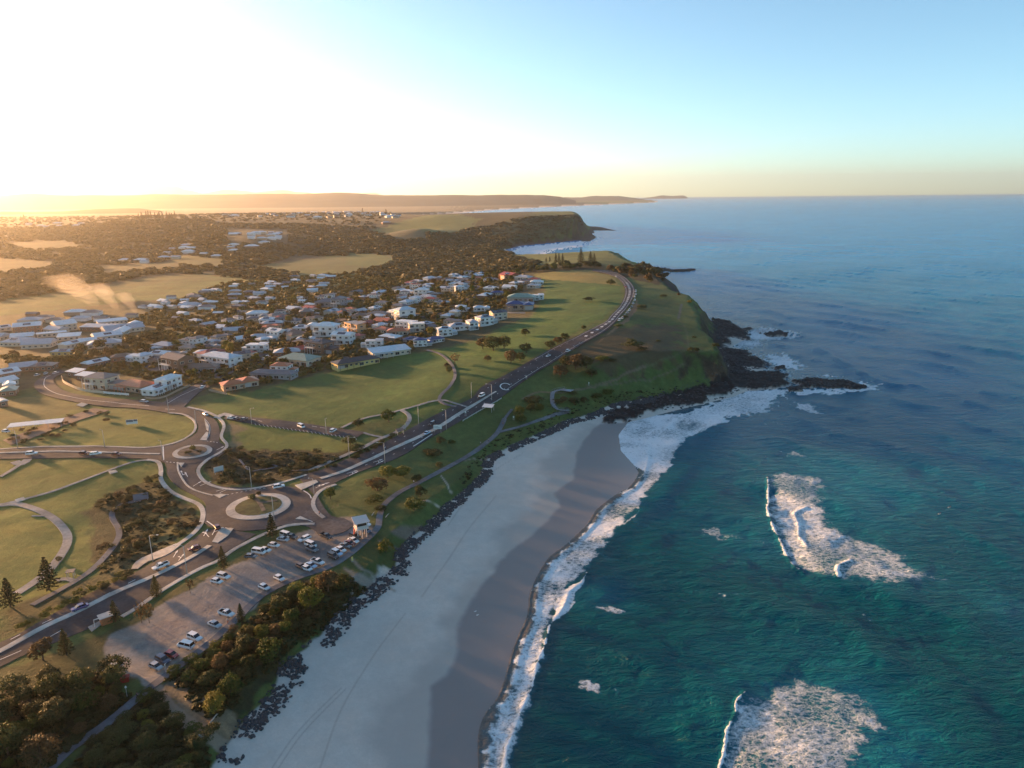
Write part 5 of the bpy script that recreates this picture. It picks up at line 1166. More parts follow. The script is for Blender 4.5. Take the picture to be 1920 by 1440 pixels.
HOUSES = [
 ((290,743),(344,722),None,'white','white','white two-storey corner villa with low wing behind a brick wall',lambda w:[(-w/2,-w*.05,0,9,1,'hip'),(-w*.05,w/2,0.6,9,2,'hip')]),
 ((160,729),(213,733),'two','grey-brown','cream','balconied two-storey house left of the brown-orange roof',None),((220,732),(264,738),'bung','terracotta','tan','low house with a wide brown-orange roof left of the corner villa',None),
 ((300,693),(341,700),'gable2','brown','brick','brown brick house with upright piers above the corner villa',None),((342,701),(404,698),'bung','brown','grey','long brown hip-roofed bungalow at the street crossing',row(10,1,'hip')),
 ((378,684),(430,690),'two','pale blue','white','white box house with broad pale blue roof on the rising street',row(12,2,'hip')),((440,679),(471,675),'gable2','slate grey','cream','cream gabled house with open carport beside the rising street',None),
 ((452,661),(497,661),'two_flat','white','white','white flat-roofed modern house with dark upper windows',None),((420,735),(487,724),'big','terracotta','tan','terracotta-roofed bungalow alone on the edge of the mown field',lambda w:[(-w/2,w*.1,0,9,1,'hip'),(0,w/2,1.5,12,1,'hip')]),
 ((508,701),(551,702),'two','terracotta','white','orange-roofed white two-storey house behind the slate roof',None),((470,709),(546,713),'L','slate grey','grey','slate-grey roofed long house in front of the orange roof',row(9,1,'hip')),((522,684),(576,689),'bung','green','cream','pale green roofed house left of the yellow house',None),
 ((634,697),(712,680),None,'dark','yellow','long yellow-walled house with dark roof and a row of arches',lambda w:[(-w/2,w/2,0,10,1,'hip')]),((700,675),(770,663),None,'pale blue','cream','long pale blue roofed building right of the yellow house',row(11,1,'skillion')),
 ((676,653),(717,651),'two_flat','light grey','white','modern white and grey cube house above the long pale roof',None),((575,661),(616,666),'two','dark','brick','dark-roofed brown two-storey house with arched porch',None),((622,647),(656,646),'gable2','white','white','white gabled house with a row of dark windows',None),
 ((588,633),(640,631),'two','white','white','white hip-roofed house with low wings in the middle rows',None),((500,635),(522,637),'gable2','white','white','narrow white two-storey house with four small windows',None),((525,633),(556,638),'L','brown','cream','cream house with red-brown roof beside the narrow white one',None),
 ((640,621),(668,626),'two_flat','grey-brown','peach','peach-coloured flat-roofed block catching the sun',None),((702,623),(724,625),'bung','terracotta','cream','smaller orange-roofed house left of its twin',None),((726,630),(764,628),'bung','terracotta','cream','larger orange-roofed house beside the flat white houses',None),
 ((742,618),(772,619),'two_flat','white','white','white flat-topped box house behind the orange roofs',row(9,2,'flat')),((768,624),(797,621),'two_flat','white','cream','cream flat-topped box house right of the white one',row(8,2,'flat')),
 ((777,651),(808,649),'two','blue','white','deep blue-roofed white two-storey house at the field corner',None),((757,641),(782,643),'bung','blue','white','low blue-roofed wing house left of the deep blue one',None),((808,645),(832,640),'bung','blue','white','small blue-roofed house right of the deep blue one',None),
 ((822,633),(858,628),'two','pale blue','white','large white house with pale blue hip roof at the field edge',None),((845,623),(895,616),'big','light grey','white','lavender-grey roofed two-storey house at the field edge',None),((901,614),(935,606),'two','light grey','white','house with tall white columns facing the field',None),
 ((925,603),(951,598),'gable2','slate grey','cream','slate-roofed gabled house above the columned one',None),((950,584),(999,580),'L','blue','tan','navy-roofed long house with brick verandah at the field edge',None),((946,572),(1006,567),'bung','green','grey','grey-green roofed house behind the navy roof',None),
 ((992,565),(1018,562),'two_flat','white','white','white modern house with arched dark doorway at the field edge',None),((988,541),(1012,540),'L','light grey','cream','pale-roofed house near the top of the field',None),((994,535),(1018,533),'bung','white','white','white low house behind the pale-roofed one',None),
 ((990,529),(1010,528),'bung','red','cream','red-roofed small house at the top field corner',None),((942,546),(963,545),'unit','white','white','small white oblong house between dark roofs',None),((906,546),(928,545),'bung','white','white','white oblong roofed house above the far street',None),
 ((920,555),(942,553),'bung','blue','cream','blue-roofed cottage above the far street',None),((856,586),(880,584),'two','white','white','white two-storey house beside the far street',None),((888,585),(918,582),'L','pale blue','white','pale-roofed pair house right of the far street',None),
 ((854,548),(877,545),'two','white','white','tall white stepped house left of the far street bend',None),((777,557),(808,555),'two','white','white','white broad-fronted house with veranda on the upper slope',None),((728,593),(762,600),'big','pale blue','white','pale blue angled roofs around a court in mid suburb',None),
 ((688,598),(722,597),'bung','grey-brown','tan','pinkish-brown roofed bungalow in mid suburb',None),((660,600),(690,598),'bung','brown','cream','red-brown hip roof left of the pinkish one',None),((590,577),(645,575),'big','slate grey','grey','wide slate roofs on the middle slope',None),
 ((560,568),(570,568),'unit','white','white','small white box beside the dark cypress',None),((462,596),(500,594),'bung','white','white','flat white-roofed hall in the left suburb',None),((935,523),(960,524),'gable','red','peach','sunlit red-roofed house at the top of the suburb',None),((965,527),(990,526),'bung','light grey','cream','grey-roofed house between red ones at the top',None)]
for h in HOUSES: house_px(h[0], h[1], h[2], h[3], h[4], h[5], blocks=h[6])
# school and other big pale sheds on the left
for pl, pr, d, st, rk, rc, wc, lab in (
 ((26,627),(78,624),14,2,'gable','white','brick','long school hall with bright barrel-white roof'),((82,624),(108,626),12,1,'gable','light grey','cream','low school block right of the bright hall'),((108,623),(146,619),16,2,'gable','white','cream','gabled school hall with a pointed front'),
 ((150,621),(222,621),10,1,'skillion','light grey','brick','long thin school wing running right'),((200,628),(272,620),18,1,'gable','light grey','cream','widest pale school roof at the right end'),((180,640),(230,634),14,1,'gable','white','cream','school block below the widest pale roof'),
 ((165,655),(228,650),14,1,'hip','light grey','cream','school classroom block near the round tree'),((125,655),(165,648),9,1,'gable','white','cream','narrow stepped classroom roofs'),((0,650),(40,650),18,1,'hip','light grey','cream','school block at the left picture edge'),
 ((40,655),(95,652),16,1,'gable','light grey','cream','broad lavender school roof in front'),((95,668),(140,668),7,1,'hip','light grey','yellow','cream classroom with vertical slats'),((70,634),(125,630),4,1,'skillion','white','cream','covered school walkway running up right'),((-40,640),(0,640),14,1,'gable','light grey','cream','school roof cut by the left edge'),
 ((232,630),(268,612),12,1,'gable','white','cream','bright school roof stepping up at the right end'),((185,612),(240,606),9,1,'skillion','white','cream','long thin back roof of the school'),((108,640),(150,637),10,1,'skillion','white','cream','flat white roof over the school court'),((150,648),(182,645),9,1,'gable','white','cream','small gabled roof in the middle of the school'),((20,640),(62,637),12,1,'gable','white','cream','white roof behind the broad lavender one'),((0,622),(22,620),9,1,'gable','white','cream','small white roof left of the bright hall')):
    house_px(pl, pr, None, rc, wc, lab, blocks=row(d, st, rk), name='school_building', detail=1, cat='school building', group='school buildings')
for pl, pr, d, st, rk, rc, wc, lab in (((0,712),(40,705),12,1,'gable','white','brick','white-roofed house at the left edge above the curved road'),((20,700),(70,695),12,1,'gable','light grey','brick','pale lavender roof touching the curved road'),((55,697),(98,695),10,1,'hip','grey-brown','brick','brown hip roof at the top of the curved road'),
 ((0,728),(36,720),10,1,'gable','white','cream','low white roof left of the curved road'),((0,745),(30,742),10,1,'hip','green','brick','greenish hip roof at the left edge'),((8,733),(30,730),7,1,'gable','white','white','small gabled white hut by the greenish roof'),((126,706),(145,708),6,1,'skillion','white','brick','little flat white shed roof behind the white fence'),((143,713),(163,715),6,1,'skillion','white','brick','second flat white shed roof behind the white fence'),
 ((167,692),(206,684),8,1,'gable','white','brick','narrow white ridge roof above the balconied house'),((210,680),(250,676),9,1,'hip','brown','brick','brown roof beside the narrow white ridge'),((275,672),(307,673),10,1,'hip','white','white','white hip-roofed house near the bright lawn'),((0,765),(16,762),8,1,'gable','light grey','brick','roof corner at the far left lawn')):
    house_px(pl, pr, None, rc, wc, lab, blocks=row(d, st, rk), detail=1)

def scatter_houses(poly, n, rots, roofs, designs, sep=1.0, detail=1, sc=(.8, 1.1), group='houses of the suburb', seed=1, place=None):
    rng = random.Random(seed); pw = np.array([G(u, v)[:2] for u, v in poly]); x0, y0 = pw.min(0); x1, y1 = pw.max(0); made = tries = 0
    while made < n and tries < n * 80:
        tries += 1; x = rng.uniform(x0, x1); y = rng.uniform(y0, y1)
        if not inside(np.array([x]), np.array([y]), pw)[0]: continue
        s = rng.uniform(*sc); r = 8.5 * s
        if any((x - a) ** 2 + (y - b) ** 2 < ((r + q) * sep) ** 2 for a, b, q in PLACED): continue
        if any(seg_dist(np.array([x]), np.array([y]), c)[0] < 9 for c in STREETS): continue
        z = float(hgrid(x, y)); u, v, _ = proj(x, y, z); rc = rng.choice(roofs)
        house_at(x, y, z + .1, rng.choice(rots) + rng.uniform(-.12, .12), rng.choice(designs), rc, rng.choice(['white', 'white', 'cream', 'cream', 'tan', 'brick']), detail, uv=(u, v), scale=s, group=group, place=place, desc='%s-roofed house' % rc); made += 1
    return made
STREETS = [np.array([G(u, v)[:2] for u, v in c]) for c in (((320,757),(380,725),(443,697),(477,677),(520,655),(550,638)),((272,686),(340,703),(400,718)),((595,646),(640,672),(735,664)),((808,595),(845,580),(875,563),(890,545),(898,528)),((480,630),(560,615),(640,600),(720,588),(800,595)),((60,740),(64,715),(85,700),(120,694)))]
PALE = ['white', 'white', 'pale blue', 'light grey', 'light grey', 'grey-brown', 'slate grey']; MIXR = ['white', 'light grey', 'brown', 'grey-brown', 'slate grey', 'grey-brown', 'terracotta', 'red', 'slate grey', 'pale blue', 'light grey']
DS = ['L', 'bung', 'two', 'gable', 'big', 'bung', 'L']
scatter_houses([(560,560),(700,545),(860,515),(940,515),(985,530),(940,575),(860,600),(800,640),(700,650),(620,640),(560,630)], 80, [R(-30), R(60), R(-20)], MIXR, DS, .88, 1, (.68, .95), seed=3)
scatter_houses([(330,640),(440,590),(560,575),(600,620),(560,680),(480,690),(400,680),(330,690),(240,700),(230,680)], 42, [R(10), R(-25), R(60)], MIXR, DS, .9, 1, (.7, 1.0), seed=4)
scatter_houses([(250,580),(330,550),(420,535),(560,520),(640,515),(600,545),(500,575),(400,600),(330,620)], 62, [R(5), R(-30)], PALE, ['unit', 'bung', 'gable'], .80, 0, (.65, .9), seed=5)
scatter_houses([(20,590),(110,592),(180,585),(250,590),(250,605),(120,605),(20,612)], 9, [R(5)], PALE, ['unit', 'bung'], 1.0, 0, seed=6)
scatter_houses([(430,440),(480,433),(530,440),(535,452),(500,455),(440,450)], 16, [R(0)], ['white', 'pale blue'], ['unit', 'bung'], .75, 0, (1.1, 1.5), 'white houses on the hilltop estate', 7)
scatter_houses([(400,404),(480,402),(600,398),(680,397),(760,402),(750,420),(700,425),(640,418),(560,414),(420,416)], 64, [R(0), R(30)], ['white', 'light grey', 'pale blue', 'brown', 'grey-brown'], ['bung', 'unit'], .8, 0, (1.2, 1.9), 'distant houses on the ridge', 8)
scatter_houses([(110,470),(160,480),(240,490),(300,482),(320,460),(430,462),(540,455),(400,485),(250,495)], 18, [R(0)], ['white', 'light grey', 'pale blue'], ['bung', 'unit'], 1.5, 0, (1.0, 1.6), 'scattered valley houses', 9)
scatter_houses([(40,420),(120,420),(180,418),(180,430),(60,430)], 8, [R(0)], ['white', 'light grey'], ['bung', 'unit'], 1.0, 0, (1.3, 1.8), 'distant houses on the ridge', 10)

# ================================================================== VEHICLES
PAINT = {'white': (.70,.71,.72), 'silver': (.38,.39,.41), 'grey': (.13,.135,.15), 'black': (.012,.012,.014), 'dark blue': (.035,.055,.11), 'red': (.33,.018,.02), 'dark red': (.14,.02,.018), 'purple': (.10,.07,.20), 'light blue': (.35,.50,.68), 'brown': (.10,.055,.035)}
MP = {k: pmat('paint ' + k, c, .28, .5, coat=.6) for k, c in PAINT.items()}
M_CARGLASS = pmat('car glass', (.012,.014,.018), .08, .8); M_TYRE = pmat('tyre', (.015,.015,.016), .9, .1); M_RIM = pmat('wheel rim', (.35,.35,.36), .35, .5, metal=.6)
M_HEAD = pmat('lamp lens', (.6,.6,.58), .15, .6); M_TAIL = pmat('tail lamp', (.35,.02,.015), .3, .5)
CARSPEC = { # length, width, sill, bonnet height, roof height, cabin (base front, top front, top rear, base rear) x positions, tray
 'hatch': (4.2,1.75,.28,.88,1.48,(1.05,.35,-1.35,-2.0),0), 'sedan': (4.7,1.8,.26,.86,1.44,(1.15,.40,-1.05,-1.75),0), 'suv': (4.8,1.92,.36,1.02,1.78,(1.15,.45,-1.95,-2.3),0), 'wagon': (4.9,1.85,.28,.92,1.52,(1.25,.5,-1.9,-2.35),0),
 'van': (4.9,1.95,.32,1.12,1.98,(1.9,1.15,-2.2,-2.38),0), 'ute': (5.3,1.9,.40,1.04,1.80,(1.35,.65,-.45,-.75),1)}
def car_meshes(kind, paint):
    L, W, s, bh, rh, (a, b, c, d), tray = CARSPEC[kind]; h = L / 2; w = W / 2; B = MB(); Gm = MB()
    # lower body: lofted sections, rounded nose and tail
    secs = [(h, .62, s + .15, bh - .30), (h - .12, .84, s + .02, bh - .12), (h - .55, .97, s, bh - .03), (a, 1, s, bh), (0, 1, s, bh + .04), (d, 1, s, bh + .02), (-h + .35, .97, s, bh + (.0 if tray else -.02)), (-h + .06, .88, s + .05, bh - .06), (-h, .74, s + .15, bh - .2)]
    base = len(B.v)
    for x, f, z0, z1 in secs:
        ww = w * f
        for y, z in ((-ww * .92, z0), (-ww, z0 + .16), (-ww, z1 - .16), (-ww * .88, z1), (ww * .88, z1), (ww, z1 - .16), (ww, z0 + .16), (ww * .92, z0)): B.v.append((x, y, z))
    for i in range(len(secs) - 1):
        for k in range(8): a0 = base + i * 8 + k; a1 = base + i * 8 + (k + 1) % 8; B.f.append((a0, a0 + 8, a1 + 8, a1)); B.m.append(0)
    B.f.append(tuple(base + k for k in range(8))); B.m.append(0); e = base + (len(secs) - 1) * 8; B.f.append(tuple(e + k for k in reversed(range(8)))); B.m.append(0)
    # roof and pillars
    t = w * .80; q = w * .90; B.box(c, b, -t, t, rh - .06, rh)
    for sy in (-1, 1):
        for (xb, xt) in ((a, b), (d, c), ((a + d) / 2, (b + c) / 2)):
            B.poly([(xb + .06, sy * q, bh), (xb - .06, sy * q, bh), (xt - .06, sy * (t + .01), rh - .03), (xt + .06, sy * (t + .01), rh - .03)][::sy])
    # windows: the dark glasshouse between belt and roof
    lo = [(a, -q + .03, bh), (a, q - .03, bh), (d, q - .03, bh), (d, -q + .03, bh)]; hi = [(b, -t + .02, rh - .05), (b, t - .02, rh - .05), (c, t - .02, rh - .05), (c, -t + .02, rh - .05)]
    for i in range(4): j = (i + 1) % 4; Gm.poly([lo[i], lo[j], hi[j], hi[i]])
    Gm.poly(hi)
    if tray:
        B.box(-h + .1, d - .1, -w * .96, -w * .88, bh, bh + .28); B.box(-h + .1, d - .1, w * .88, w * .96, bh, bh + .28); B.box(-h + .05, -h + .13, -w * .9, w * .9, bh - .1, bh + .28); B.box(-h + .15, d - .1, -w * .86, w * .86, bh + .02, bh + .06, 1)
    T = MB(); r = .36 if kind in ('suv', 'ute', 'van') else .32
    T.v = []; n = 16
    for y in (-.11, .11):
        for k in range(n): T.v.append((r * math.cos(6.2832 * k / n), y, r * math.sin(6.2832 * k / n)))
    for k in range(n): T.f.append((k, (k + 1) % n, n + (k + 1) % n, n + k)); T.m.append(0)
    T.f.append(tuple(reversed(range(n)))); T.m.append(0); T.f.append(tuple(range(n, 2 * n))); T.m.append(0)
    for y in (-.125, .125): T.poly([(r * .6 * math.cos(6.2832 * k / 10), y, r * .6 * math.sin(6.2832 * k / 10)) for k in (range(10) if y < 0 else reversed(range(10)))], 1)
    Hd = MB(); Hd.box(-.10, .06, -.22, .22, -.09, .09); Tl = MB(); Tl.box(-.05, .06, -.14, .14, -.14, .14)
    return dict(body=B.mesh('body', [MP[paint], M_TYRE]), windows=Gm.mesh('windows', M_CARGLASS), wheel=T.mesh('wheel', [M_TYRE, M_RIM]), head=Hd.mesh('headlight', M_HEAD), tail=Tl.mesh('tail_light', M_TAIL), L=L, W=W, r=r, bh=bh)
CARC = {}
def car(kind, paint, u, v, hu, hv, label=None, detail=True, group=None, place=None, name='parked_car', raise_=0.0):
    """a vehicle centred on a photo point, its nose pointing towards (hu, hv)"""
    if (kind, paint) not in CARC: CARC[(kind, paint)] = car_meshes(kind, paint)
    M_ = CARC[(kind, paint)]; g = G(u, v + 4 * (v > 900) + 1.5); f = G(u + (hu), v + hv); rz = math.atan2(f[1] - G(u, v)[1], f[0] - G(u, v)[0])
    z = float(hgrid(g[0], g[1])) + raise_ + (off_for(g[1]) if raise_ else .02)
    t = thing(name, (g[0], g[1], z), rz)
    def part(nm, me, loc=(0, 0, 0)): o = link(bpy.data.objects.new(nm, me)); o.parent = t; o.location = loc; return o
    part('body', M_['body']); part('windows', M_['windows']); L, W, r = M_['L'], M_['W'], M_['r']
    for x in (L * .30, -L * .30):
        for y in (-W / 2 + .12, W / 2 - .12): part('wheel', M_['wheel'], (x, y, r))
    if detail:
        for s in (-1, 1): part('headlight', M_['head'], (L / 2 - .10, s * W * .33, M_['bh'] - .28)); part('tail_light', M_['tail'], (-L / 2 + .06, s * W * .36, M_['bh'] - .22))
    cat = {'ute': 'pickup truck', 'van': 'van'}.get(kind, 'car')
    if label: tag(t, label, cat, group or 'parked cars')
    else: auto(t, '%s %s' % (paint, {'hatch': 'hatchback', 'sedan': 'sedan', 'suv': 'tall wagon', 'wagon': 'estate car', 'van': 'van', 'ute': 'pickup'}[kind]), u, v, cat, group or 'parked cars', place)
    return t
CARS = [
 ('wagon','white',213,1250,-13,6,'long white estate car alone by the scrub corner of the car park'),('hatch','silver',293,1248,9,4,'silver hatchback below the dark blue wagon'),('suv','dark blue',306,1236,11,6,'dark blue tall wagon with roof bars'),('hatch','red',322,1226,9,3,'bright red hatchback beside the dark blue wagon'),
 ('van','white',349,1209,-12,-3,'white van-like wagon next to the red hatchback'),('suv','white',366,1194,11,5,'white pickup with canopy above the white van'),('sedan','silver',403,1169,9,4,'pale sedan alone between pickup and canopy wagon'),('ute','white',425,1149,12,4,'white pickup parked beside the slim dark pine'),
 ('hatch','white',496,1099,8,4,'white hatchback by the path, lower of two'),('hatch','white',524,1082,8,4,'white hatchback by the path, upper of two'),
 ('hatch','brown',565,1060,8,4,'brown-black car mostly hidden at the end of the four-car row'),('hatch','white',576,1064,8,3,'white car nearest the path in the four-car row'),('sedan','light blue',583,1058,9,3,'pale blue car in the four-car row'),('ute','white',596,1052,9,3,'white pickup with open tray ending the four-car row'),
 ('suv','black',625,1041,8,4,'black wagon at the near end of the long parked row'),('suv','light blue',632,1035,8,4,'pale blue wagon next to the black wagon'),('sedan','white',639,1028,8,4,'white sedan third in the long parked row'),('sedan','grey',648,1021,9,3,'grey sedan left of the dark red car'),('sedan','dark red',656,1016,9,3,'dark red sedan in the long parked row'),('sedan','white',663,1011,8,4,'white sedan right below the lookout tower'),('wagon','black',666,1003,9,4,'black estate car half behind the lookout tower'),
 ('wagon','white',681,974,9,2,'white estate car behind the lookout tower roof'),('suv','white',684,981,8,2,'white wagon just behind the lookout tower'),('hatch','dark blue',686,993,8,3,'blue car right of the lookout tower legs'),
 ('ute','black',612,1004,9,4,'black pickup driving across the car park entrance'),('wagon','white',571,1008,-9,4,'white estate car facing down left on the asphalt'),('van','white',583,1020,9,4,'white van behind the grey pickup'),('ute','grey',585,1028,10,4,'grey pickup in the middle of the entrance'),
 ('van','white',537,1002,8,3,'white van at the grass island tip'),('ute','brown',546,1005,8,2,'brown pickup beside the white van'),('sedan','silver',531,1009,8,2,'silver sedan in front of the white van'),('hatch','white',514,1020,8,2,'white hatchback alone on the grass edge'),('sedan','white',497,1029,8,2,'white sedan right of the white minibus'),('van','white',486,1033,9,2,'white minibus on the grass edge'),('hatch','grey',471,1041,8,1,'dark grey hatchback at the end of the grass-edge row'),('suv','white',420,1079,9,3,'white wagon, upper of the two lone verge cars'),('hatch','white',407,1088,9,3,'white hatchback, lower of the two lone verge cars'),
 ('sedan','purple',150,1137,-11,4,'purple sedan driving on the dual road'),('ute','white',302,1060,-12,5,'white open-tray pickup driving on the dual road'),('hatch','dark red',365,1026,-10,3,'dark red hatchback driving near the splitter island'),('hatch','dark red',407,986,-4,-5,'dark red car entering the big roundabout'),('suv','white',523,910,10,-2,'white wagon driving round behind the big roundabout'),
 ('van','white',565,801,8,4,'white van parked in the thin car park strip'),('suv','white',625,809,6,-4,'white wagon driving in the thin car park strip'),('sedan','white',434,785,8,1,'white car at the left end of the thin car park'),('hatch','grey',444,786,6,-3,'grey hatchback second in the thin car park'),('hatch','grey',458,787,6,-3,'grey hatchback third in the thin car park'),
 ('hatch','white',386,778,6,4,'white hatchback approaching the small roundabout'),('wagon','silver',271,754,9,1,'silver car at the side street mouth'),('sedan','white',380,727,6,-4,'white sedan coming down the side street'),
 ('suv','white',60,852,10,-1,'white wagon at the left end of the divided road'),('hatch','dark red',158,851,9,0,'dark red car followed by a white wagon on the divided road'),('wagon','white',180,852,10,-1,'white estate car in the middle of the divided road'),('hatch','dark red',219,853,9,1,'dark red car leading on the divided road'),('hatch','white',12,810,8,1,'white car by the long shelter roof at the left edge'),
 ('suv','black',810,796,-6,4,'black wagon driving downhill past the sign board'),('sedan','light blue',801,813,7,-4,'pale blue sedan driving uphill near the sign board'),('van','white',903,743,-6,4,'white van driving downhill below the painted loop'),('sedan','white',1028,668,-6,4,'white car driving downhill on the dashed stretch'),('suv','white',1065,659,6,-4,'white wagon driving uphill past the dark clump'),('sedan','white',1155,519,-4,-3,'white car at the top of the hill road bend'),('sedan','red',1173,538,-2,-5,'red car in the hill road bend')]
for c in CARS: car(*c[:6], label=c[6], raise_=.05 if c[3] < 1 or any(k in c[6] for k in ('driving', 'road', 'roundabout', 'street', 'thin car park', 'bend')) else 0.03, name='moving_car' if any(k in c[6] for k in ('driving', 'coming', 'entering', 'approaching')) else 'parked_car', group='cars on the roads' if any(k in c[6] for k in ('driving', 'road', 'roundabout', 'street')) else 'cars in the car parks')
for i, (u, v) in enumerate(((1190,556),(1192,551),(1190,562),(1187,569),(1184,575),(1180,581),(1176,586),(1171,591),(1167,596),(1192,546),(1161,600))):
    car(random.choice(['hatch', 'sedan', 'suv']), random.choice(['white', 'white', 'silver', 'grey']), u, v, -1 if v < 560 else -4, 5, detail=False, group='cars parked along the outer bend', place='parked along the outer bend')
for u, v, hu, hv, k, p in ((503,669,6,-3,'suv','white'),(512,664,6,-3,'van','white'),(495,673,5,-3,'hatch','white'),(266,684,6,2,'hatch','white'),(286,680,3,3,'hatch','white'),(269,697,7,1,'hatch','white'),(889,557,2,-4,'sedan','white'),(838,581,6,-3,'sedan','white'),(105,699,6,-2,'sedan','silver'),(70,703,6,-2,'sedan','silver'),(86,700,5,-3,'hatch','white'),(655,600,4,1,'hatch','white'),(620,606,4,1,'sedan','silver'),(735,610,4,1,'suv','white'),(595,645,5,2,'hatch','white')):
    car(k, p, u, v, hu, hv, detail=False, group='cars parked in the suburb streets')

# ================================================================== STREET FURNITURE
M_LAMP = pmat('lamp post paint', (.40,.40,.38), .5, .4); M_LAMPH = pmat('lamp head', (.55,.55,.52), .4, .4)
def lamp(u, v, h, arm, label, ang=None):
    g = G(u, v); t = thing('street_lamp', (g[0], g[1], g[2]), 0, label, 'street lamp', 'street lamps')
    m = MB(); m.tube([(0, 0, 0), (0, 0, h * .5), (0, 0, h)], [.15, .12, .09], 8); m.build('pole', M_LAMP, t, True)
    m = MB(); m.tube([(0, 0, h), (arm * .4, 0, h + .25), (arm, 0, h + .3)], [.07, .06, .05], 6); m.build('arm', M_LAMP, t, True)
    m = MB(); m.box(min(arm, arm * 1.3), max(arm, arm * 1.3), -.17, .17, h + .24, h + .40); m.build('lamp_head', M_LAMPH, t)
for a in ((287,1053,9.5,2.4,'lamp post on the pale verge left of the median cars'),(351,1077,10,-2.4,'lamp post below the median by the small bare tree'),(514,976,10,-2.4,'lamp post at the lower rim of the big roundabout'),(589,928,7,-1.4,'lamp post by the right splitter island'),(472,916,9.5,-1.2,'lamp post above the big roundabout ring'),(655,858,9.5,2.6,'lamp post in the scrub above the main road'),(722,870,10,-2.6,'lamp post on the lower kerb past the lane arrows'),
 (612,816,8.5,.6,'lamp post right of the white wagon in the thin car park'),(472,796,8.5,1.6,'lamp post at the left of the thin car park'),(785,796,10,.8,'lamp post by the loop path scrub'),(837,806,10.5,-1.5,'lamp post behind the sign board'),(884,747,9,.4,'lamp post left of the downhill van'),(922,751,9.5,-2.6,'lamp post right of the downhill van'),(306,862,9,-.8,'lamp post left of the small roundabout'),(317,776,9.5,-.8,'lamp post at the side street mouth'),(368,797,8,1.2,'lamp post at the curve into the small roundabout'),(197,840,9,-.8,'lamp post above the divided road, middle'),(34,842,9,-.8,'lamp post above the divided road, left'),(437,700,9,.8,'lamp post on the rising street corner')): lamp(*a)
def board(name, u, v, w, h, leg, rz, label, colr=(.62,.62,.60), marks=None, cat='sign'):
    g = G(u, v); t = thing(name, g, rz, label, cat); m = MB()
    m.box(-w / 2, w / 2, -.05, .05, leg, leg + h); m.build('panel', pmat(name + ' face', colr, .6, .3), t)
    for s in (-1, 1): m = MB(); m.box(s * w * .38 - .06, s * w * .38 + .06, -.04 + .1, .04 + .1, -.3, leg + h * .8); m.build('post', M_STEEL, t)
    if marks:
        mk = MB()
        for x0, x1, z0, z1 in marks: mk.box(x0 * w - w / 2, x1 * w - w / 2, -.058, -.052, leg + z0 * h, leg + z1 * h)
        mk.build('printed_marks', pmat(name + ' print', (.10,.12,.16), .6, .3), t)
    return t
board('billboard', 248, 797, 5.5, 2.4, .6, .25, 'two-part billboard standing in the round lawn', marks=((.02,.62,.45,.95),(.66,.98,.55,.98)))
board('road_sign_board', 411, 889, 4.2, 2.4, 1.2, .7, 'grey sign board in scrub left above the big roundabout', (.42,.42,.42), marks=((.05,.9,.05,.1),))
board('road_sign_board', 821, 812, 4.2, 2.2, 2.2, 0, 'pale direction board on the seaward kerb of the main road', marks=((.1,.6,.55,.62),(.1,.75,.3,.37)))
board('roadside_sign', 873, 781, .8, 1.0, 2.0, 0, 'small white roadside sign uphill of the direction board'); board('roadside_sign', 987, 712, .8, .9, 1.6, 0, 'small white marker sign on the seaward kerb'); board('path_sign', 1104, 723, .5, .7, 1.4, 0, 'tiny pale sign on the headland track'); board('path_sign', 963, 788, .7, 1.0, 1.4, 0, 'white notice by the forked beach path')
board('path_sign', 661, 1054, .5, 1.4, .6, .4, 'narrow yellow post sign at the beach access', (.55,.50,.18)); board('path_sign', 311, 1262, .25, .5, 2.2, 0, 'thin pale sign post by the dark blue wagon'); board('warning_sign', 377, 1388, .9, .7, .8, -.3, 'small white beach safety sign beside the sandy track')
board('roadside_sign', 1220-460, 806, .5, 1.0, 2.4, 0, 'bus stop pole sign by the loop path', (.5,.45,.2))
# painted loop on the hill road
# bus shelter
g0, g1 = G(172, 1180), G(202, 1170); rz = math.atan2(g1[1] - g0[1], g1[0] - g0[0])
t = thing('bus_shelter', (g0 + g1) / 2 + np.array([0, 1.0, .15]), rz, 'brick bus shelter with pale flat roof on a concrete pad by the dual road', 'bus shelter')
m = MB(); m.box(-.2, 2.6, -1.3, -1.05, 0, 2.3); m.box(-.2, .05, -1.05, 1.0, 0, 2.3); m.box(2.35, 2.6, -1.05, 1.0, 0, 2.3); m.build('wall', pmat('shelter brick', (.38,.14,.06), .8, .2, (4, .25)), t)
m = MB(); m.box(-.6, 3.0, -1.7, 1.4, 2.303, 2.5); m.build('roof', pmat('shelter roof', (.50,.46,.42), .7, .3, (1, .1)), t)
m = MB(); m.box(.2, 2.2, -.9, -.45, .42, .5); m.box(.3, .4, -.85, -.5, 0, .42); m.box(2.0, 2.1, -.85, -.5, 0, .42); m.build('bench', M_TIMBER, t)
m = MB(); m.box(-1.9, -1.78, -.6, -.48, 0, 2.5); m.box(-1.9, -.6, -.62, -.46, 2.3, 2.5); m.build('sign_frame', M_FRAME, t)
def shelter(name, u, v, w, d, h, rz, roofc, label, sk=.15, n=(2, 2)):
    g = G(u, v); t = thing(name, g, rz, label, 'shelter'); m = MB(); z = h
    a = [(-w / 2, 0, z), (w / 2, 0, z), (w / 2, d, z + d * sk), (-w / 2, d, z + d * sk)]; b = [(p[0], p[1], p[2] + .12) for p in a]; m.poly(b); m.poly(a[::-1])
    for i in range(4): j = (i + 1) % 4; m.poly([a[i], a[j], b[j], b[i]])
    m.build('roof', MR[roofc], t)
    for x in np.linspace(-w / 2 + .4, w / 2 - .4, n[0]):
        for y in (.4, d - .4): m = MB(); m.box(x - .08, x + .08, y - .08, y + .08, -.4, z + y * sk - .005); m.build('post', M_STEEL, t)
    return t
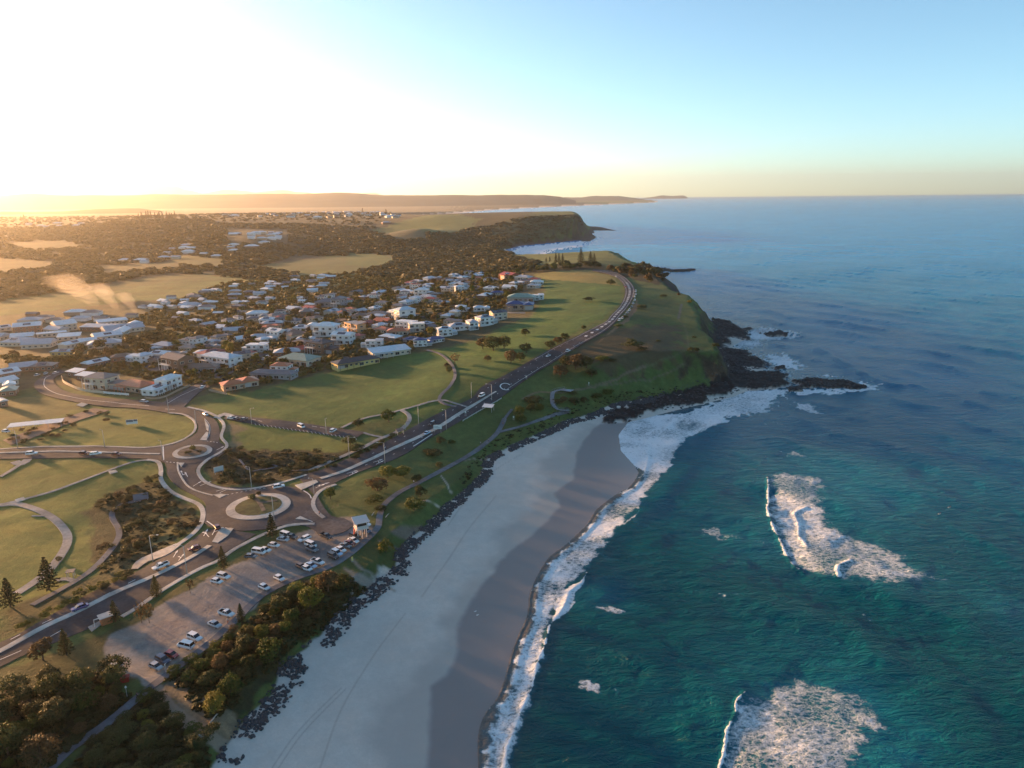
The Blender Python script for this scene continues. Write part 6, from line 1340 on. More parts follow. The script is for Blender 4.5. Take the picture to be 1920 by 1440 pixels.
shelter('picnic_shelter', 913, 772, 6, 4.5, 2.4, -.3, 'pale blue', 'blue-roofed picnic shelter below the hill road'); shelter('picnic_shelter', 752, 816, 4, 3, 2.2, .5, 'brown', 'small brown bus stop shelter beside the loop path')
shelter('drain_canopy', 265, 940, 5.5, 4, .6, .5, 'slate grey', 'tilted grey slab canopy at the head of the creek path', .3); shelter('car_shelter', 66, 806, 24, 7, 2.6, .35, 'pale blue', 'long flat-roofed shelter with blue-grey roof at the left', .03, (5, 2))
shelter('barbecue_hut', 132, 1086, 2.6, 2.4, 2.2, .3, 'brown', 'tiny brick-coloured hut where two park paths meet', .02); shelter('viewing_platform', 1060, 736, 8, 4, .9, -.4, 'light grey', 'small lookout deck above the boardwalk', .0)
# lookout tower
g = G(678, 1006); t = thing('lookout_tower', g, .45, 'pink-white lifeguard tower on stilts among parked cars', 'lifeguard tower')
MWH = pmat('tower paint', (.66,.56,.52), .6, .3, (1, .06))
for x in (-1.6, 0, 1.6):
    for y in (-1.4, 1.4): m = MB(); m.box(x - .11, x + .11, y - .11, y + .11, -.5, 3.6); m.build('leg', MWH, t)
m = MB(); m.box(-2.3, 2.3, -2.1, 2.1, 3.6, 3.85); m.build('deck', MWH, t); m = MB(); m.box(-1.9, 1.9, -1.7, 1.7, 3.853, 4.8); m.box(-1.9, -1.7, -1.7, -1.5, 4.8, 6.2); m.box(1.7, 1.9, -1.7, -1.5, 4.8, 6.2); m.box(-1.9, -1.7, 1.5, 1.7, 4.8, 6.2); m.box(1.7, 1.9, 1.5, 1.7, 4.8, 6.2); m.build('cabin', MWH, t)
m = MB(); m.box(-1.7, 1.7, -1.66, 1.66, 4.803, 6.19); m.build('window', M_GLASS, t); m = MB(); roof_bm(m, -2.0, 2.0, -1.8, 1.8, 6.203, 'skillion', 0, .7); m.build('roof', pmat('tower roof', (.58,.50,.48), .5, .4), t)
m = MB()
for s in (-2.2, 2.2): m.box(s - .04, s + .04, -2.0, 2.0, 4.6, 4.68)
for s in (-2.0, 2.0): m.box(-2.2, 2.2, s - .04, s + .04, 4.6, 4.68)
for x in (-2.2, -1.1, 0, 1.1, 2.2):
    for y in (-2.0, 2.0): m.box(x - .03, x + .03, y - .03, y + .03, 3.85, 4.6)
m.build('railing', M_STEEL, t)
m = MB(); m.box(-2.6, -2.3, -.5, .5, -.5, 3.6); [m.box(-3.4 + k * .09, -3.1 + k * .09, -.5, .5, .3 * k, .3 * k + .06) for k in range(9)]; m.build('stair', pmat('red stair panel', (.35,.06,.04), .6, .3), t)
# boardwalk with handrails
BW = [(1067,773),(1045,771),(1036,760),(1036,742),(1042,737),(1060,733)]; c = catmull([G(u, v) for u, v in BW], step=1.6); L_, R_ = ribbon_w(c, 2.2)
t = thing('boardwalk', (0, 0, 0), 0, 'grey timber boardwalk stepping up the grassy slope with handrails', 'boardwalk'); DK = pmat('weathered timber', (.20,.21,.23), .8, .2, (1.5, .3))
zc = hgrid(c[:, 0], c[:, 1]) + 1.4; m = MB()
for i in range(len(c) - 1): 
    A = (*L_[i], zc[i]); B_ = (*L_[i + 1], zc[i + 1]); C2 = (*R_[i + 1], zc[i + 1]); D2 = (*R_[i], zc[i]); q = lambda p: (p[0], p[1], p[2] - .15)
    m.poly([D2, C2, B_, A]); m.poly([q(A), q(B_), q(C2), q(D2)]); m.poly([A, B_, q(B_), q(A)]); m.poly([q(D2), q(C2), C2, D2])
m.build('deck', DK, t)
for E in (L_, R_):
    m = MB(); m.tube([(E[i][0], E[i][1], zc[i] + 1.0) for i in range(len(c))], .07, 4)
    for i in range(0, len(c), 2): m.box(E[i][0] - .06, E[i][0] + .06, E[i][1] - .06, E[i][1] + .06, zc[i] - 2.2, zc[i] + 1.0)
    m.build('handrail', DK, t)
# walls and fences
def fence(name, px, h, th, mat, label, posts=0, cat='fence', postm=None):
    c = catmull([G(u, v) for u, v in px], step=2.0); L1, R1 = ribbon_w(c, th); z = hgrid(c[:, 0], c[:, 1]); t = thing(name, (0, 0, 0), 0, label, cat); m = MB(); b = -.5 if not posts else .25
    for i in range(len(c) - 1):
        a = [(*L1[i], z[i]), (*L1[i + 1], z[i + 1]), (*R1[i + 1], z[i + 1]), (*R1[i], z[i])]; lo = [(p[0], p[1], p[2] + b) for p in a]; hi = [(p[0], p[1], p[2] + h) for p in a]; m.poly(hi[::-1])
        m.poly([lo[0], lo[1], hi[1], hi[0]][::-1]); m.poly([lo[3], lo[2], hi[2], hi[3]])
        if i in (0, len(c) - 2): j = 0 if i == 0 else 1; k = 3 if i == 0 else 2; m.poly([lo[j], lo[k], hi[k], hi[j]])
    m.build('panel', mat, t)
    if posts:
        for i in range(0, len(c), posts): p = MB(); p.box(c[i][0] - .14, c[i][0] + .14, c[i][1] - .14, c[i][1] + .14, z[i] - .4, z[i] + h + .12); p.build('post', postm or mat, t)
fence('garden_fence', [(116,708),(120,718),(140,728),(165,735),(195,738)], 1.7, .2, MW['cream'], 'curved cream garden wall inside the left road bend'); fence('picket_fence', [(195,738),(215,740),(242,742)], 1.5, .15, MW['white'], 'white panelled fence with piers below the balconied house', 2)
fence('garden_wall', [(272,747),(290,749),(310,745),(335,733),(357,724)], 1.1, .3, MW['tan'], 'low tan brick wall round the white corner villa', cat='wall'); fence('garden_wall', [(392,733),(410,737),(425,740)], 1.2, .3, MW['tan'], 'low tan wall left of the terracotta bungalow', cat='wall'); fence('boundary_fence', [(925,585),(950,587),(985,588)], 1.4, .15, MW['grey'], 'grey fence below the navy-roofed house')
fence('guard_rail', [(868,790),(890,777),(920,760),(940,748)], .75, .12, M_STEEL, 'steel guard rail on the seaward kerb of the hill road', 2, 'guard rail')
# bins, posts, logs, people, birds
g = G(235, 1277); t = thing('rubbish_bin', g, .4, 'red dumpster-like bin at the scrub edge of the car park', 'bin'); m = MB(); m.prism([(-.9, 0), (.9, 0), (1.05, 1.2), (-1.05, 1.2)], -.7, .7); m.build('body', MP['red'], t); m = MB(); m.prism([(-1.1, 1.203), (1.1, 1.203), (1.0, 1.42), (-1.0, 1.42)], -.75, .75); m.build('lid', pmat('bin lid', (.36,.05,.04), .5, .3), t)
g = G(239, 1309); t = thing('path_light', g, 0, 'slim path light with white head below the red bin', 'path light'); m = MB(); m.tube([(0, 0, -.2), (0, 0, 3.0)], .05, 6); m.build('pole', M_STEEL, t); m = MB(); m.tube([(0, 0, 3.0), (0, 0, 3.15), (0, 0, 3.5)], [.22, .24, .10], 8); m.build('lamp_head', M_LAMPH, t)
for i, (u, v, du, dv, lab) in enumerate(((1040,801,6,-8,'pale driftwood log standing on the black rocks'),(1076,787,12,-2,'pale driftwood log on the grass edge of the rocks'),(1096,780,10,6,'bleached log on the dark rock shelf'),(1272,742,12,-3,'curved driftwood at the headland foot'),(697,968,3,-6,'bleached log lying by the top bend of the path'),(723,971,4,-5,'pale branch on the grass below the path bend'),(394,1357,6,-8,'bleached stick under the yellow-green bush'))):
    a, b = G(u, v), G(u + du, v + dv); n = 3 / max(np.linalg.norm(b[:2] - a[:2]), .1); b = a + (b - a) * n; m = MB(); m.tube([tuple(a + [0, 0, .25]), tuple((a + b) / 2 + [.2, .1, .45]), tuple(b + [0, 0, .25])], [.20, .16, .08], 6)
    m.tube([tuple((a + b) / 2 + [.2, .1, .45]), tuple((a + b) / 2 + [.8, .9, .8])], [.09, .04], 5); tag(m.build('driftwood_log', pmat('driftwood', (.42,.38,.33), .9, .1), None), lab, 'log', 'driftwood logs')
def person(u, v, top, legs, label, rz=0, stride=.28, arm=.2, lie=False):
    g = G(u, v); me = bpy.data.meshes.new('person'); s = stride
    V = [(0, 0, .95), (0, 0, 1.15), (0, 0, 1.42), (0, 0, 1.52), (0, .01, 1.66), (.0, .10, .90), (s * .5, .11, .50), (s, .10, .06), (s + .14, .10, .03), (0, -.10, .90), (-s * .4, -.11, .50), (-s, -.10, .08), (-s + .14, -.10, .03), (0, .19, 1.40), (-arm * .6, .24, 1.14), (-arm * .2 + .05, .25, .90), (0, -.19, 1.40), (arm * .7, -.24, 1.14), (arm + .1, -.24, .92)]
    E = [(0, 1), (1, 2), (2, 3), (3, 4), (0, 5), (5, 6), (6, 7), (7, 8), (0, 9), (9, 10), (10, 11), (11, 12), (2, 13), (13, 14), (14, 15), (2, 16), (16, 17), (17, 18)]
    rad = [.15, .14, .15, .06, .105, .095, .065, .045, .04, .095, .065, .045, .04, .06, .045, .035, .06, .045, .035]
    me.from_pydata(V, E, []); o = link(bpy.data.objects.new('person', me)); sk = o.modifiers.new('skin', 'SKIN'); 
    for i, r in enumerate(rad): me.skin_vertices[0].data[i].radius = (r, r * .85)
    me.skin_vertices[0].data[0].use_root = True; ss = o.modifiers.new('sub', 'SUBSURF'); ss.levels = ss.render_levels = 1
    me.materials.append(pmat('skin', (.42,.26,.18), .6, .3)); o.location = g; o.rotation_euler = (0, 0, rz) if not lie else (R(80), 0, rz)
    tag(o, label, 'person', 'people out walking')
    def cloth(nm, pts, r, col): m = MB(); m.tube(pts, r, 8); return m.build(nm, pmat(nm + ' cloth', col, .9, .1), o, True)
    cloth('shirt', [(0, 0, .93), (0, 0, 1.15), (0, 0, 1.40), (0, 0, 1.49)], [.185, .185, .20, .09], top)
    for sy, k in ((1, 5), (-1, 9)): cloth('trousers', [V[k], V[k + 1], tuple(np.array(V[k + 2]) + [0, 0, .08])], [.125, .09, .07], legs)
    cloth('hair', [(-.02, .01, 1.64), (-.02, .01, 1.72), (-.01, .01, 1.78)], [.118, .11, .04], (.05,.03,.02))
    return o
if not hasattr(bpy.types.Mesh, 'skin_vertices'): pass
for a in ((258,1309,(.04,.05,.10),(.03,.03,.05),'walker in dark clothes on the coastal path below the red bin',.6),(427,1168,(.60,.55,.50),(.30,.12,.10),'person in a pale top standing behind the lone silver sedan',1.2),(357,1243,(.10,.14,.24),(.08,.10,.16),'person in blue at the path edge beyond the parked hatchbacks',2.0),(901,834,(.55,.5,.48),(.04,.04,.05),'left walker in a pale top on the upper beach path',.5),(916,828,(.5,.42,.3),(.1,.1,.12),'right walker in a tan top on the upper beach path',.5),(776,907,(.7,.7,.7),(.05,.05,.06),'walker in white where the beach path curves',.6),(560+39,965,(.6,.2,.1),(.05,.05,.08),'person by the kerb near the car park entrance',.3),(943,797,(.3,.1,.1),(.04,.04,.05),'walker at the fork of the beach path',.3)):
    person(a[0], a[1], a[2], a[3], a[4], a[5])
for u, v, lab in ((891,1148,'upper white gull standing on the wet sand'),(895,1155,'lower white gull standing on the wet sand')):
    g = G(u, v); m = MB(); m.tube([(-.30, 0, .20), (-.12, 0, .24), (.08, 0, .26), (.20, 0, .34), (.27, 0, .42), (.33, 0, .42), (.42, 0, .39)], [.02, .09, .10, .06, .055, .04, .008], 8); m.tube([(0, .03, .18), (0, .03, 0)], .012, 4); m.tube([(0, -.03, .18), (0, -.03, 0)], .012, 4)
    o = m.build('gull', pmat('gull feathers', (.75,.75,.76), .7, .2), None, True); o.location = g; o.scale = (1.3,) * 3; tag(o, lab, 'bird', 'gulls on the wet sand')
for u, v, lab in ((1762,963,'nearer surfer lying on a board beyond the breakers'),(1780,951,'farther surfer lying on a board beyond the breakers')):
    g = P(u, v, .25); t = thing('surfer', g, .6, lab, 'surfer', 'surfers out beyond the breakers'); m = MB(); m.prism([(-1.1, 0), (-.8, -.27), (.5, -.27), (1.1, 0), (.5, .27), (-.8, .27)], 0, .08)
    b = m.build('surfboard', pmat('surfboard', (.7,.7,.66), .3, .5), t); b.rotation_euler = (R(90), 0, 0)
    m = MB(); m.tube([(-1.0, 0, .15), (-.3, 0, .17), (0, 0, .2), (.45, 0, .28), (.6, 0, .36), (.75, 0, .46)], [.05, .10, .15, .17, .07, .11], 8); m.tube([(.45, .18, .28), (.6, .35, .15), (.8, .45, .02)], [.06, .05, .04], 6); m.tube([(.45, -.18, .28), (.6, -.35, .15), (.8, -.45, .02)], [.06, .05, .04], 6); m.build('body', pmat('wetsuit', (.02,.02,.025), .6, .3), t, True)

# ================================================================== BOULDERS, WOODS, FAR HILLS
M_ROCK = pmat('basalt', (.060,.060,.066), .85, .3, (1.2, .45), bump=(3, .5))
def rock_mesh(seed, sub=1):
    import bmesh
    rg = random.Random(seed); bm = bmesh.new(); bmesh.ops.create_icosphere(bm, subdivisions=sub, radius=.5)
    for v in bm.verts: v.co *= rg.uniform(.72, 1.2); v.co.z *= .75
    me = bpy.data.meshes.new('boulder'); bm.to_mesh(me); bm.free(); me.materials.append(M_ROCK); return me
RK = [rock_mesh(i, 2) for i in range(5)]
rg = np.random.default_rng(17)
rl = catmull([U[i] for i in range(2, 31)], n=10); s = np.concatenate([[0], np.cumsum(np.linalg.norm(np.diff(rl, axis=0), axis=1))])
N = 6200; tt = s[-1] * rg.random(N); px_ = np.interp(tt, s, rl[:, 0]); py_ = np.interp(tt, s, rl[:, 1])
dx = np.interp(tt + .5, s, rl[:, 0]) - np.interp(tt - .5, s, rl[:, 0]); dy = np.interp(tt + .5, s, rl[:, 1]) - np.interp(tt - .5, s, rl[:, 1]); q = np.hypot(dx, dy) + 1e-6
wid = np.interp(py_, [140, 175, 230, 330, 480], [7, 8, 6.5, 6, 8]); off = rg.beta(1.7, 1.9, N) * wid - 1.0
px_ = px_ + dy / q * off; py_ = py_ - dx / q * off; keep = vnoise(px_ / 4, py_ / 4, 3) >.30; px_, py_ = px_[keep], py_[keep]
gap = G(450, 1400); keep = np.hypot(px_ - gap[0], py_ - gap[1]) > 3.2; px_, py_ = px_[keep], py_[keep]
sz = rg.uniform(.35, 1.05, len(px_)) * np.interp(py_, [140, 480], [1.0, 1.7]); vis = (py_ > 132); order = np.argsort(-(sz / np.maximum(py_, 1)) + (~vis) * 10); ind = order[:280]
zz = hgrid(px_, py_)
for i in ind:
    o = link(bpy.data.objects.new('boulder', RK[i % 5])); o.location = (px_[i], py_[i], zz[i] + .1 * sz[i]); o.rotation_euler = (rg.uniform(-.4, .4), rg.uniform(-.4, .4), rg.uniform(0, 6)); o.scale = (sz[i] * 1.2, sz[i], sz[i] * .9)
    tag(o, 'dark basalt boulder in the loose strip between dune and sand', 'boulder', 'dark boulders along the beach edge')
def merged(name, proto_list, X, Y, Z, Sx, Sz, mat, rngs, label=None):
    Vs, Fs, n = [], [], 0
    for k, (pv, pf) in enumerate(proto_list):
        m = np.arange(len(X)) % len(proto_list) == k
        if not m.any(): continue
        x, y, z, sx, sz_ = X[m], Y[m], Z[m], Sx[m], Sz[m]; a = rngs.uniform(0, 6.28, m.sum()); c, s_ = np.cos(a), np.sin(a)
        P0 = pv[None] * np.stack([sx, sx, sz_], -1)[:, None]; Q = np.stack([P0[..., 0] * c[:, None] - P0[..., 1] * s_[:, None] + x[:, None], P0[..., 0] * s_[:, None] + P0[..., 1] * c[:, None] + y[:, None], P0[..., 2] + z[:, None]], -1)
        Vs.append(Q.reshape(-1, 3)); Fs.append((pf[None] + (np.arange(m.sum()) * len(pv))[:, None, None] + n).reshape(-1, pf.shape[1])); n += Q.shape[0] * Q.shape[1]
    o = link(bpy.data.objects.new(name, mesh_np(name, np.concatenate(Vs), np.concatenate(Fs), [mat]))); return tag(o, label, None, kind='stuff')
def ico(seed):
    me = rock_mesh(seed, 1); v = np.zeros(len(me.vertices) * 3); me.vertices.foreach_get('co', v); f = np.array([p.vertices[:] for p in me.polygons]); return v.reshape(-1, 3), f
rest = order[280:]; rest = rest[vis[rest]]
merged('boulder_field', [ico(i + 40) for i in range(6)], px_[rest], py_[rest], zz[rest] + .05, sz[rest] * 1.1, sz[rest], M_ROCK, rg)
# loose rocks on the shelves at the headland foot
cand = []
for poly in ROCKW[:9]:
    pw = np.array(poly); a = pw.min(0) - 4; b = pw.max(0) + 4; n = int(min(1600, (b - a).prod() * .35)); x = rg.uniform(a[0], b[0], n); y = rg.uniform(a[1], b[1], n); dd = seg_dist(x, y, poly, True); k = inside(x, y, poly) | (dd < 3.5); cand.append(np.stack([x[k], y[k]], -1))
cd = np.concatenate(cand); z = hgrid(cd[:, 0], cd[:, 1]); k = z > -.6; cd = cd[k]; z = z[k]; s2 = rg.uniform(.6, 2.2, len(cd))
merged('shore_rocks', [ico(i + 60) for i in range(6)], cd[:, 0], cd[:, 1], z + .1, s2, s2 * .6, M_ROCK, rg)

# scrub and garden trees, each its own
fill([(-40,1330),(100,1285),(190,1262),(240,1300),(190,1350),(100,1430),(20,1480),(-60,1480)], 48, ['bush', 'bush', 'tree'], ['dark', 'green', 'olive', 'brown', 'dark', 'dark'], (3, 10), (.45, .9), .58, parts=True)
fill([(130,1440),(250,1330),(285,1300),(315,1345),(385,1400),(388,1440),(340,1500),(120,1500)], 34, ['bush'], ['dark', 'dark', 'green', 'dark'], (4, 8), (.35, .55), .6, parts=True)
fill([(310,1275),(420,1205),(490,1145),(560,1095),(640,1085),(600,1180),(540,1210),(490,1270),(440,1300),(400,1280),(350,1300)], 34, ['bush', 'bush', 'low'], ['green', 'dark', 'olive', 'yellow', 'brown'], (2.6, 5.5), (.45, .7), .62, parts=True)
fill([(165,960),(200,935),(280,895),(300,905),(330,945),(375,955),(370,985),(330,1015),(250,1055),(190,1080),(180,1040),(222,1010),(213,960)], 60, ['low', 'low', 'bush'], ['olive', 'brown', 'dark', 'dark'], (3, 6), (.28, .42), .62)
fill([(385,872),(430,842),(520,848),(640,852),(650,862),(560,885),(500,905),(410,908)], 46, ['low'], ['dark', 'dark', 'olive'], (4, 7.5), (.22, .34), .6)
fill([(575,888),(640,868),(700,838),(745,815),(750,812),(700,846),(640,872),(590,888)], 18, ['low'], ['olive', 'dark'], (3, 4), (.3, .5), .7)
fill([(25,1188),(60,1165),(120,1130),(180,1100),(240,1075),(245,1082),(190,1110),(120,1145),(60,1178)], 20, ['low', 'bush'], ['olive', 'green', 'yellow'], (3, 4.5), (.4, .6), .7)
fill([(100,785),(180,770),(220,780),(180,800),(130,820),(60,832),(0,838),(0,825)], 26, ['low'], ['olive', 'brown'], (3, 5), (.3, .45), .8)
fill([(1140,508),(1190,500),(1240,510),(1252,522),(1255,535),(1225,540),(1195,525),(1165,518)], 62, ['small'], ['dark', 'olive', 'brown'], (8, 15), (.6, .85), .33)
fill([(965,505),(1020,503),(1130,500),(1130,504),(1020,510),(960,512)], 44, ['small'], ['dark', 'olive', 'green', 'dark'], (9, 15), (.45, .65), .35)
TREEC = ['olive', 'green', 'dark', 'yellow', 'brown', 'olive', 'green']
fill([(560,560),(700,545),(860,515),(985,515),(985,545),(940,590),(860,610),(800,645),(740,665),(640,690),(560,700)], 125, ['small'], TREEC, (4, 8), (.7, 1.15), .6)
fill([(150,720),(330,640),(440,590),(560,560),(600,620),(560,690),(480,700),(380,720),(300,705),(180,712)], 75, ['small'], TREEC, (5, 10), (.6, 1.0), .72)
fill([(0,680),(270,640),(330,610),(300,650),(240,680),(60,690)], 16, ['small'], ['olive', 'brown', 'dark'], (8, 13), (.6, .9), .7); fill([(230,640),(300,640),(330,655),(250,668)], 7, ['small'], ['olive'], (14, 20), (.5, .65), .6)
for k in range(13):
    plant('smallpine', 'brown', 262 + k * 5.6 + random.uniform(-2, 2), 411, 6, random.uniform(10, 17), parts=False)
for u, v, h in ((45,411,9),(40,411,7),(564,404,7),(571,404,6),(597,403,6),(724,401,9),(680,398,8)): plant('smallpine', 'brown', u, v, h * .6, h, parts=False)

# far woods read as one mass
M_WOOD = leaf_mat('woodland leaves', (.034,.040,.018), (.085,.078,.034), .2)
def crown_proto(seed):
    rr = np.random.default_rng(seed); n = 16; C = rr.normal(0, 1, (n, 3)); C /= np.linalg.norm(C, axis=1, keepdims=True); C[:, 2] = np.abs(C[:, 2]); N_ = C.copy(); C = C * [.42, .42, .45] * rr.uniform(.75, 1.1, (n, 1)); C[:, 2] += .2
    V, F = quads_at(C, N_, np.full(n, .30), rr); return V, F
PROT = [crown_proto(i) for i in range(6)]
def wood(name, polys, mat, dens, wr, seed, excl=(), maxn=9000, hk=.8):
    rr = np.random.default_rng(seed); XS = []
    for poly in polys:
        pw = np.array([G(u, v)[:2] for u, v in poly])
        lo = [min(p[0] for p in poly), min(p[1] for p in poly)]; hi = [max(p[0] for p in poly), max(p[1] for p in poly)]
        a, b = pw.min(0), pw.max(0); n = int(min(maxn * 4, (b - a).prod() * dens))
        # denser near, sparser far: sample in log distance
        y = np.exp(rr.uniform(math.log(max(a[1], 50)), math.log(b[1]), n)); x = rr.uniform(0, 1, n) * (b[0] - a[0]) + a[0]; k = inside(x, y, pw); XS.append(np.stack([x[k], y[k]], -1)[:maxn])
    X = np.concatenate(XS); ok = np.ones(len(X), bool)
    for e in excl:
        pw = np.array([G(u, v)[:2] for u, v in e]); ok &= ~inside(X[:, 0], X[:, 1], pw)
    X = X[ok]
    hp = np.array([(a, b, r) for a, b, r in PLACED if r > 4 and b > 500])
    if len(hp):
        ok = np.ones(len(X), bool)
        for a, b, r in hp: ok &= (X[:, 0] - a) ** 2 + (X[:, 1] - b) ** 2 > (r + 4) ** 2
        X = X[ok]
    w = rr.uniform(*wr, len(X)) * np.interp(X[:, 1], [600, 1200, 4000], [.8, .9, 1.25]); z = hgrid(X[:, 0], X[:, 1]); k = z > 2.5
    return merged(name, PROT, X[k, 0], X[k, 1], z[k] - .5, w[k], w[k] * hk, mat, rr)
OPEN = [c[0] for c in COVER if c[1] not in (C_FOREST, C_TOWN, C_SCRUB, C_ROCK) and c[0][0][1] < 560 and c[2] <= .35]
wood('woodland', [[(640,470),(740,440),(900,425),(960,462),(960,480),(1010,492),(1000,503),(900,515),(820,520),(700,520),(640,505)], [(-200,430),(300,412),(560,415),(760,425),(740,470),(560,480),(480,500),(560,512),(540,530),(420,520),(400,512),(280,515),(120,548),(-200,590)]], M_WOOD, .012, (9, 17), 4, excl=OPEN + [[(395,396),(770,396),(760,426),(560,420),(400,420)], [(425,428),(540,430),(545,460),(430,462)], [(0,455),(120,450),(160,462),(60,470)], [(180,500),(330,488),(340,500),(200,512)], [(-60,480),(100,490),(90,505),(-60,510)]], maxn=8000, hk=.6)
wood('far_trees', [[(-100,405),(300,400),(740,398),(720,425),(560,415),(300,420),(-100,425)]], M_WOOD, 0.004, (8, 13), 5, maxn=2200, hk=.6, excl=[COVER[1][0]])
wood('garden_growth', [[(240,600),(420,530),(640,512),(860,505),(985,512),(980,550),(900,600),(800,650),(640,685),(470,725),(330,720),(220,700),(100,690),(0,680),(0,600)]], leaf_mat('garden leaves', (.040,.048,.018), (.11,.095,.030), .2), .05, (3.5, 8), 6, excl=[[(120,600),(280,610),(270,640),(160,665),(0,668),(0,600)]], maxn=7000, hk=.75)
wood('headland_scrub', [[(900,425),(1060,403),(1085,410),(1095,430),(1060,440),(960,455)]], M_WOOD, .008, (7, 14), 7, maxn=900, hk=.3)
M_SCR = leaf_mat('scrub leaves', (.022,.028,.010), (.060,.062,.022), .15)
wood('hedge_growth', [[(308,1276),(420,1206),(490,1145),(560,1095),(640,1085),(690,1100),(600,1185),(540,1215),(490,1270),(430,1330),(400,1350),(372,1330),(350,1300)], [(-60,1330),(100,1290),(190,1265),(245,1305),(190,1350),(100,1430),(20,1500),(-100,1500)], [(130,1440),(250,1330),(285,1300),(315,1345),(385,1400),(388,1440),(370,1500),(100,1500)]], M_SCR, .8, (1.6, 3.4), 8, maxn=2600, hk=.7)
wood('rough_growth', [[(165,960),(200,935),(280,895),(300,905),(330,945),(375,955),(370,985),(330,1015),(250,1055),(190,1080),(180,1040),(222,1010),(213,960)], [(385,872),(430,842),(520,848),(640,852),(650,862),(560,885),(500,905),(410,908)], [(870,915),(905,862),(960,830),(1060,782),(1160,752),(1280,735),(1270,720),(1150,735),(1040,770),(950,808),(900,845),(860,900)]], M_SCR, .3, (1.4, 2.8), 9, maxn=2200, hk=.5)

# distant hills: true ridges many kilometres away
def hills(name, Y0, prof, depth, col, seed):
    """prof: photo points of the skyline; ridge built at distance Y0"""
    us = np.arange(prof[0][0], prof[-1][0] + 1, 3.0); tv = np.interp(us, [p[0] for p in prof], [p[1] for p in prof]); pts = []
    for u, v in zip(us, tv):
        d = ray(u, v); t = Y0 / d[1]; pts.append((d[0] * t, CAM_H + d[2] * t))
    x = np.array([p[0] for p in pts]); h = np.maximum(np.array([p[1] for p in pts]), 2); h = h + (fbm(x / 300, x * 0, 3, seed) - .5) * 14 * (Y0 / 10000); rows = 10; V = []
    for j in range(rows + 1):
        f = j / rows; y = Y0 - depth * (1 - f); k = smooth01(f * 1.05); hh = h * k * (1 + (fbm(x / 700 + j, x * 0 + y / 900, 4, seed + 3) - .5) * .8 * (1 - f)); V.append(np.stack([x * (y / Y0), np.full_like(x, y), np.maximum(hh, 0) - 3 * (j == 0)], -1))
    V.append(np.stack([x * 1.05, np.full_like(x, Y0 * 1.08), np.full_like(x, -5.0)], -1)); V = np.array(V); n, k = V.shape[:2]; idx = np.arange(n * k).reshape(n, k)
    F = np.stack([idx[:-1, :-1], idx[:-1, 1:], idx[1:, 1:], idx[1:, :-1]], -1); o = link(bpy.data.objects.new(name, mesh_np(name, V.reshape(-1, 3), F.reshape(-1, 4), [pmat(name + ' cover', col, .95, .1, (.002, .35))], True))); tag(o, None, None, kind='structure')
hills('hills', 13000, [(-300,366),(0,367),(60,363),(120,367),(230,366),(300,365),(400,365),(500,363),(560,364),(600,362),(640,361),(700,365),(760,366),(850,365),(900,366),(960,365),(1020,366),(1050,369),(1080,376)], 3500, (.035,.038,.024), 1)
hills('hills', 19000, [(980,378),(1010,372),(1050,370),(1090,370),(1120,367),(1160,367),(1190,371),(1225,377)], 2500, (.035,.038,.024), 5)
hills('headland', 27000, [(1205,372),(1225,369),(1240,366.5),(1262,367),(1282,366),(1290,370)], 1500, (.035,.038,.024), 7)
hills('mountains', 36000, [(-400,345),(-100,350),(0,347),(60,350),(110,348),(150,344),(175,345),(220,349),(300,349),(330,350),(350,356),(380,362),(420,356),(440,355),(480,361),(510,358),(530,357),(560,360),(600,363),(680,363),(700,362),(720,366)], 9000, (.04,.042,.03), 9)
hills('hills', 6500, [(-200,392),(60,398),(120,396),(160,393),(210,391),(260,390),(300,395)], 1200, (.03,.034,.018), 12)
finish_labels()

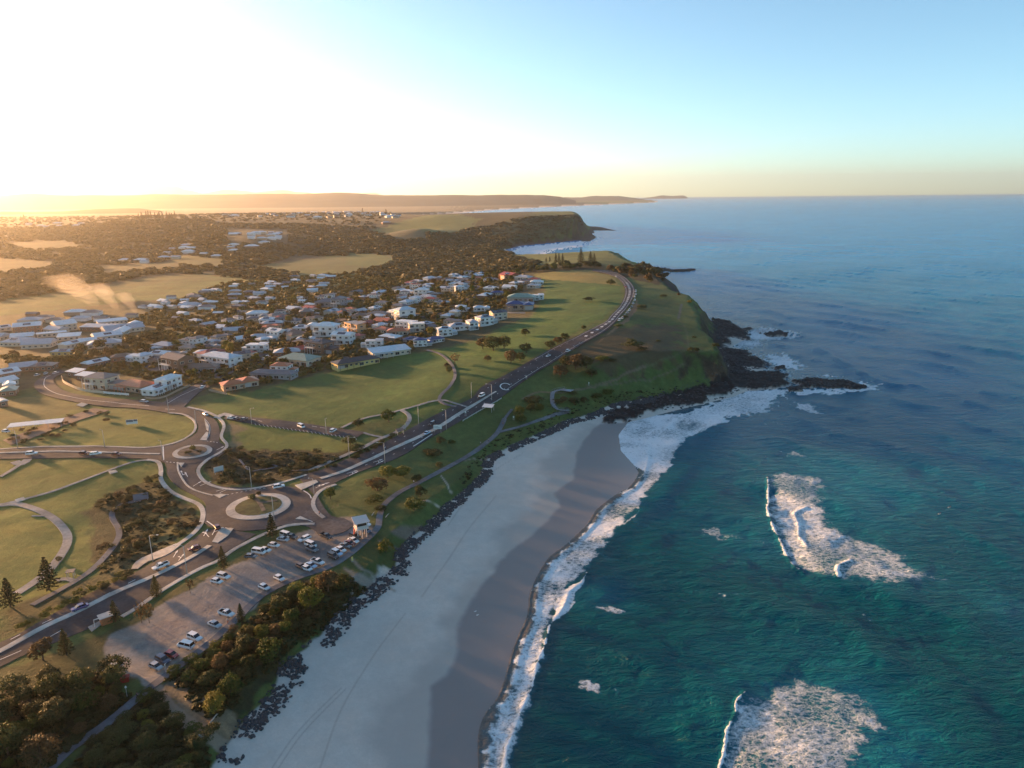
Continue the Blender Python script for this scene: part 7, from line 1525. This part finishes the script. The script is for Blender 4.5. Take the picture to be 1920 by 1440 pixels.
# ================================================================== AIR
hz = bpy.data.materials.new('haze'); hz.use_nodes = True; n = hz.node_tree.nodes; n.clear(); out = n.new('ShaderNodeOutputMaterial'); vol = n.new('ShaderNodeVolumePrincipled')
vol.inputs['Color'].default_value = (1.0, .97, .92, 1); vol.inputs['Density'].default_value = 3.3e-5; vol.inputs['Anisotropy'].default_value = .74; hz.node_tree.links.new(vol.outputs[0], out.inputs['Volume'])
m = MB(); m.box(-85000, 120000, -6000, 41500, -8, 1100); tag(m.build('haze', hz), None, None, kind='stuff')

def smoke(u0, v0, u1, v1, r, hgt, dens, label):
    a, b = G(u0, v0), G(u1, v1); n_, k = 9, 10; m = MB()
    for i in range(n_):
        f = i / (n_ - 1); c = a * (1 - f) + b * f; rr = r * (.25 + .9 * f) * (1 if i < n_ - 1 else .4); z = a[2] + 2 + hgt * f ** .8
        for q in range(k): t_ = 6.2832 * q / k; w_ = 1 + .25 * math.sin(3 * t_ + i * 1.7); m.v.append((c[0] + rr * w_ * math.cos(t_), c[1] + rr * .5 * w_ * math.cos(t_ + .8), z + rr * .5 * w_ * math.sin(t_)))
    for i in range(n_ - 1):
        for q in range(k): m.f.append((i * k + q, i * k + (q + 1) % k, (i + 1) * k + (q + 1) % k, (i + 1) * k + q)); m.m.append(0)
    m.f.append(tuple(reversed(range(k)))); m.m.append(0); m.f.append(tuple(range((n_ - 1) * k, n_ * k))); m.m.append(0)
    mt = bpy.data.materials.new('smoke'); mt.use_nodes = True; nn = mt.node_tree.nodes; nn.clear(); o_ = nn.new('ShaderNodeOutputMaterial'); vv = nn.new('ShaderNodeVolumePrincipled'); vv.inputs['Density'].default_value = dens; vv.inputs['Color'].default_value = (.95, .9, .85, 1); vv.inputs['Anisotropy'].default_value = .5
    mt.node_tree.links.new(vv.outputs[0], o_.inputs['Volume']); 
    import bmesh
    me = m.mesh('smoke', mt, True); bm = bmesh.new(); bm.from_mesh(me); bmesh.ops.recalc_face_normals(bm, faces=bm.faces[:]); bm.to_mesh(me); bm.free()
    tag(link(bpy.data.objects.new('smoke', me)), label, 'smoke', kind='stuff')
smoke(218, 582, 185, 556, 13, 12, .0035, 'smoke plume drifting over the roofs near the school'); smoke(255, 590, 232, 568, 9, 8, .0035, 'second smoke plume right of the first')
smoke(178, 575, 120, 545, 24, 14, .002, 'thin smoke drifting left over the field')
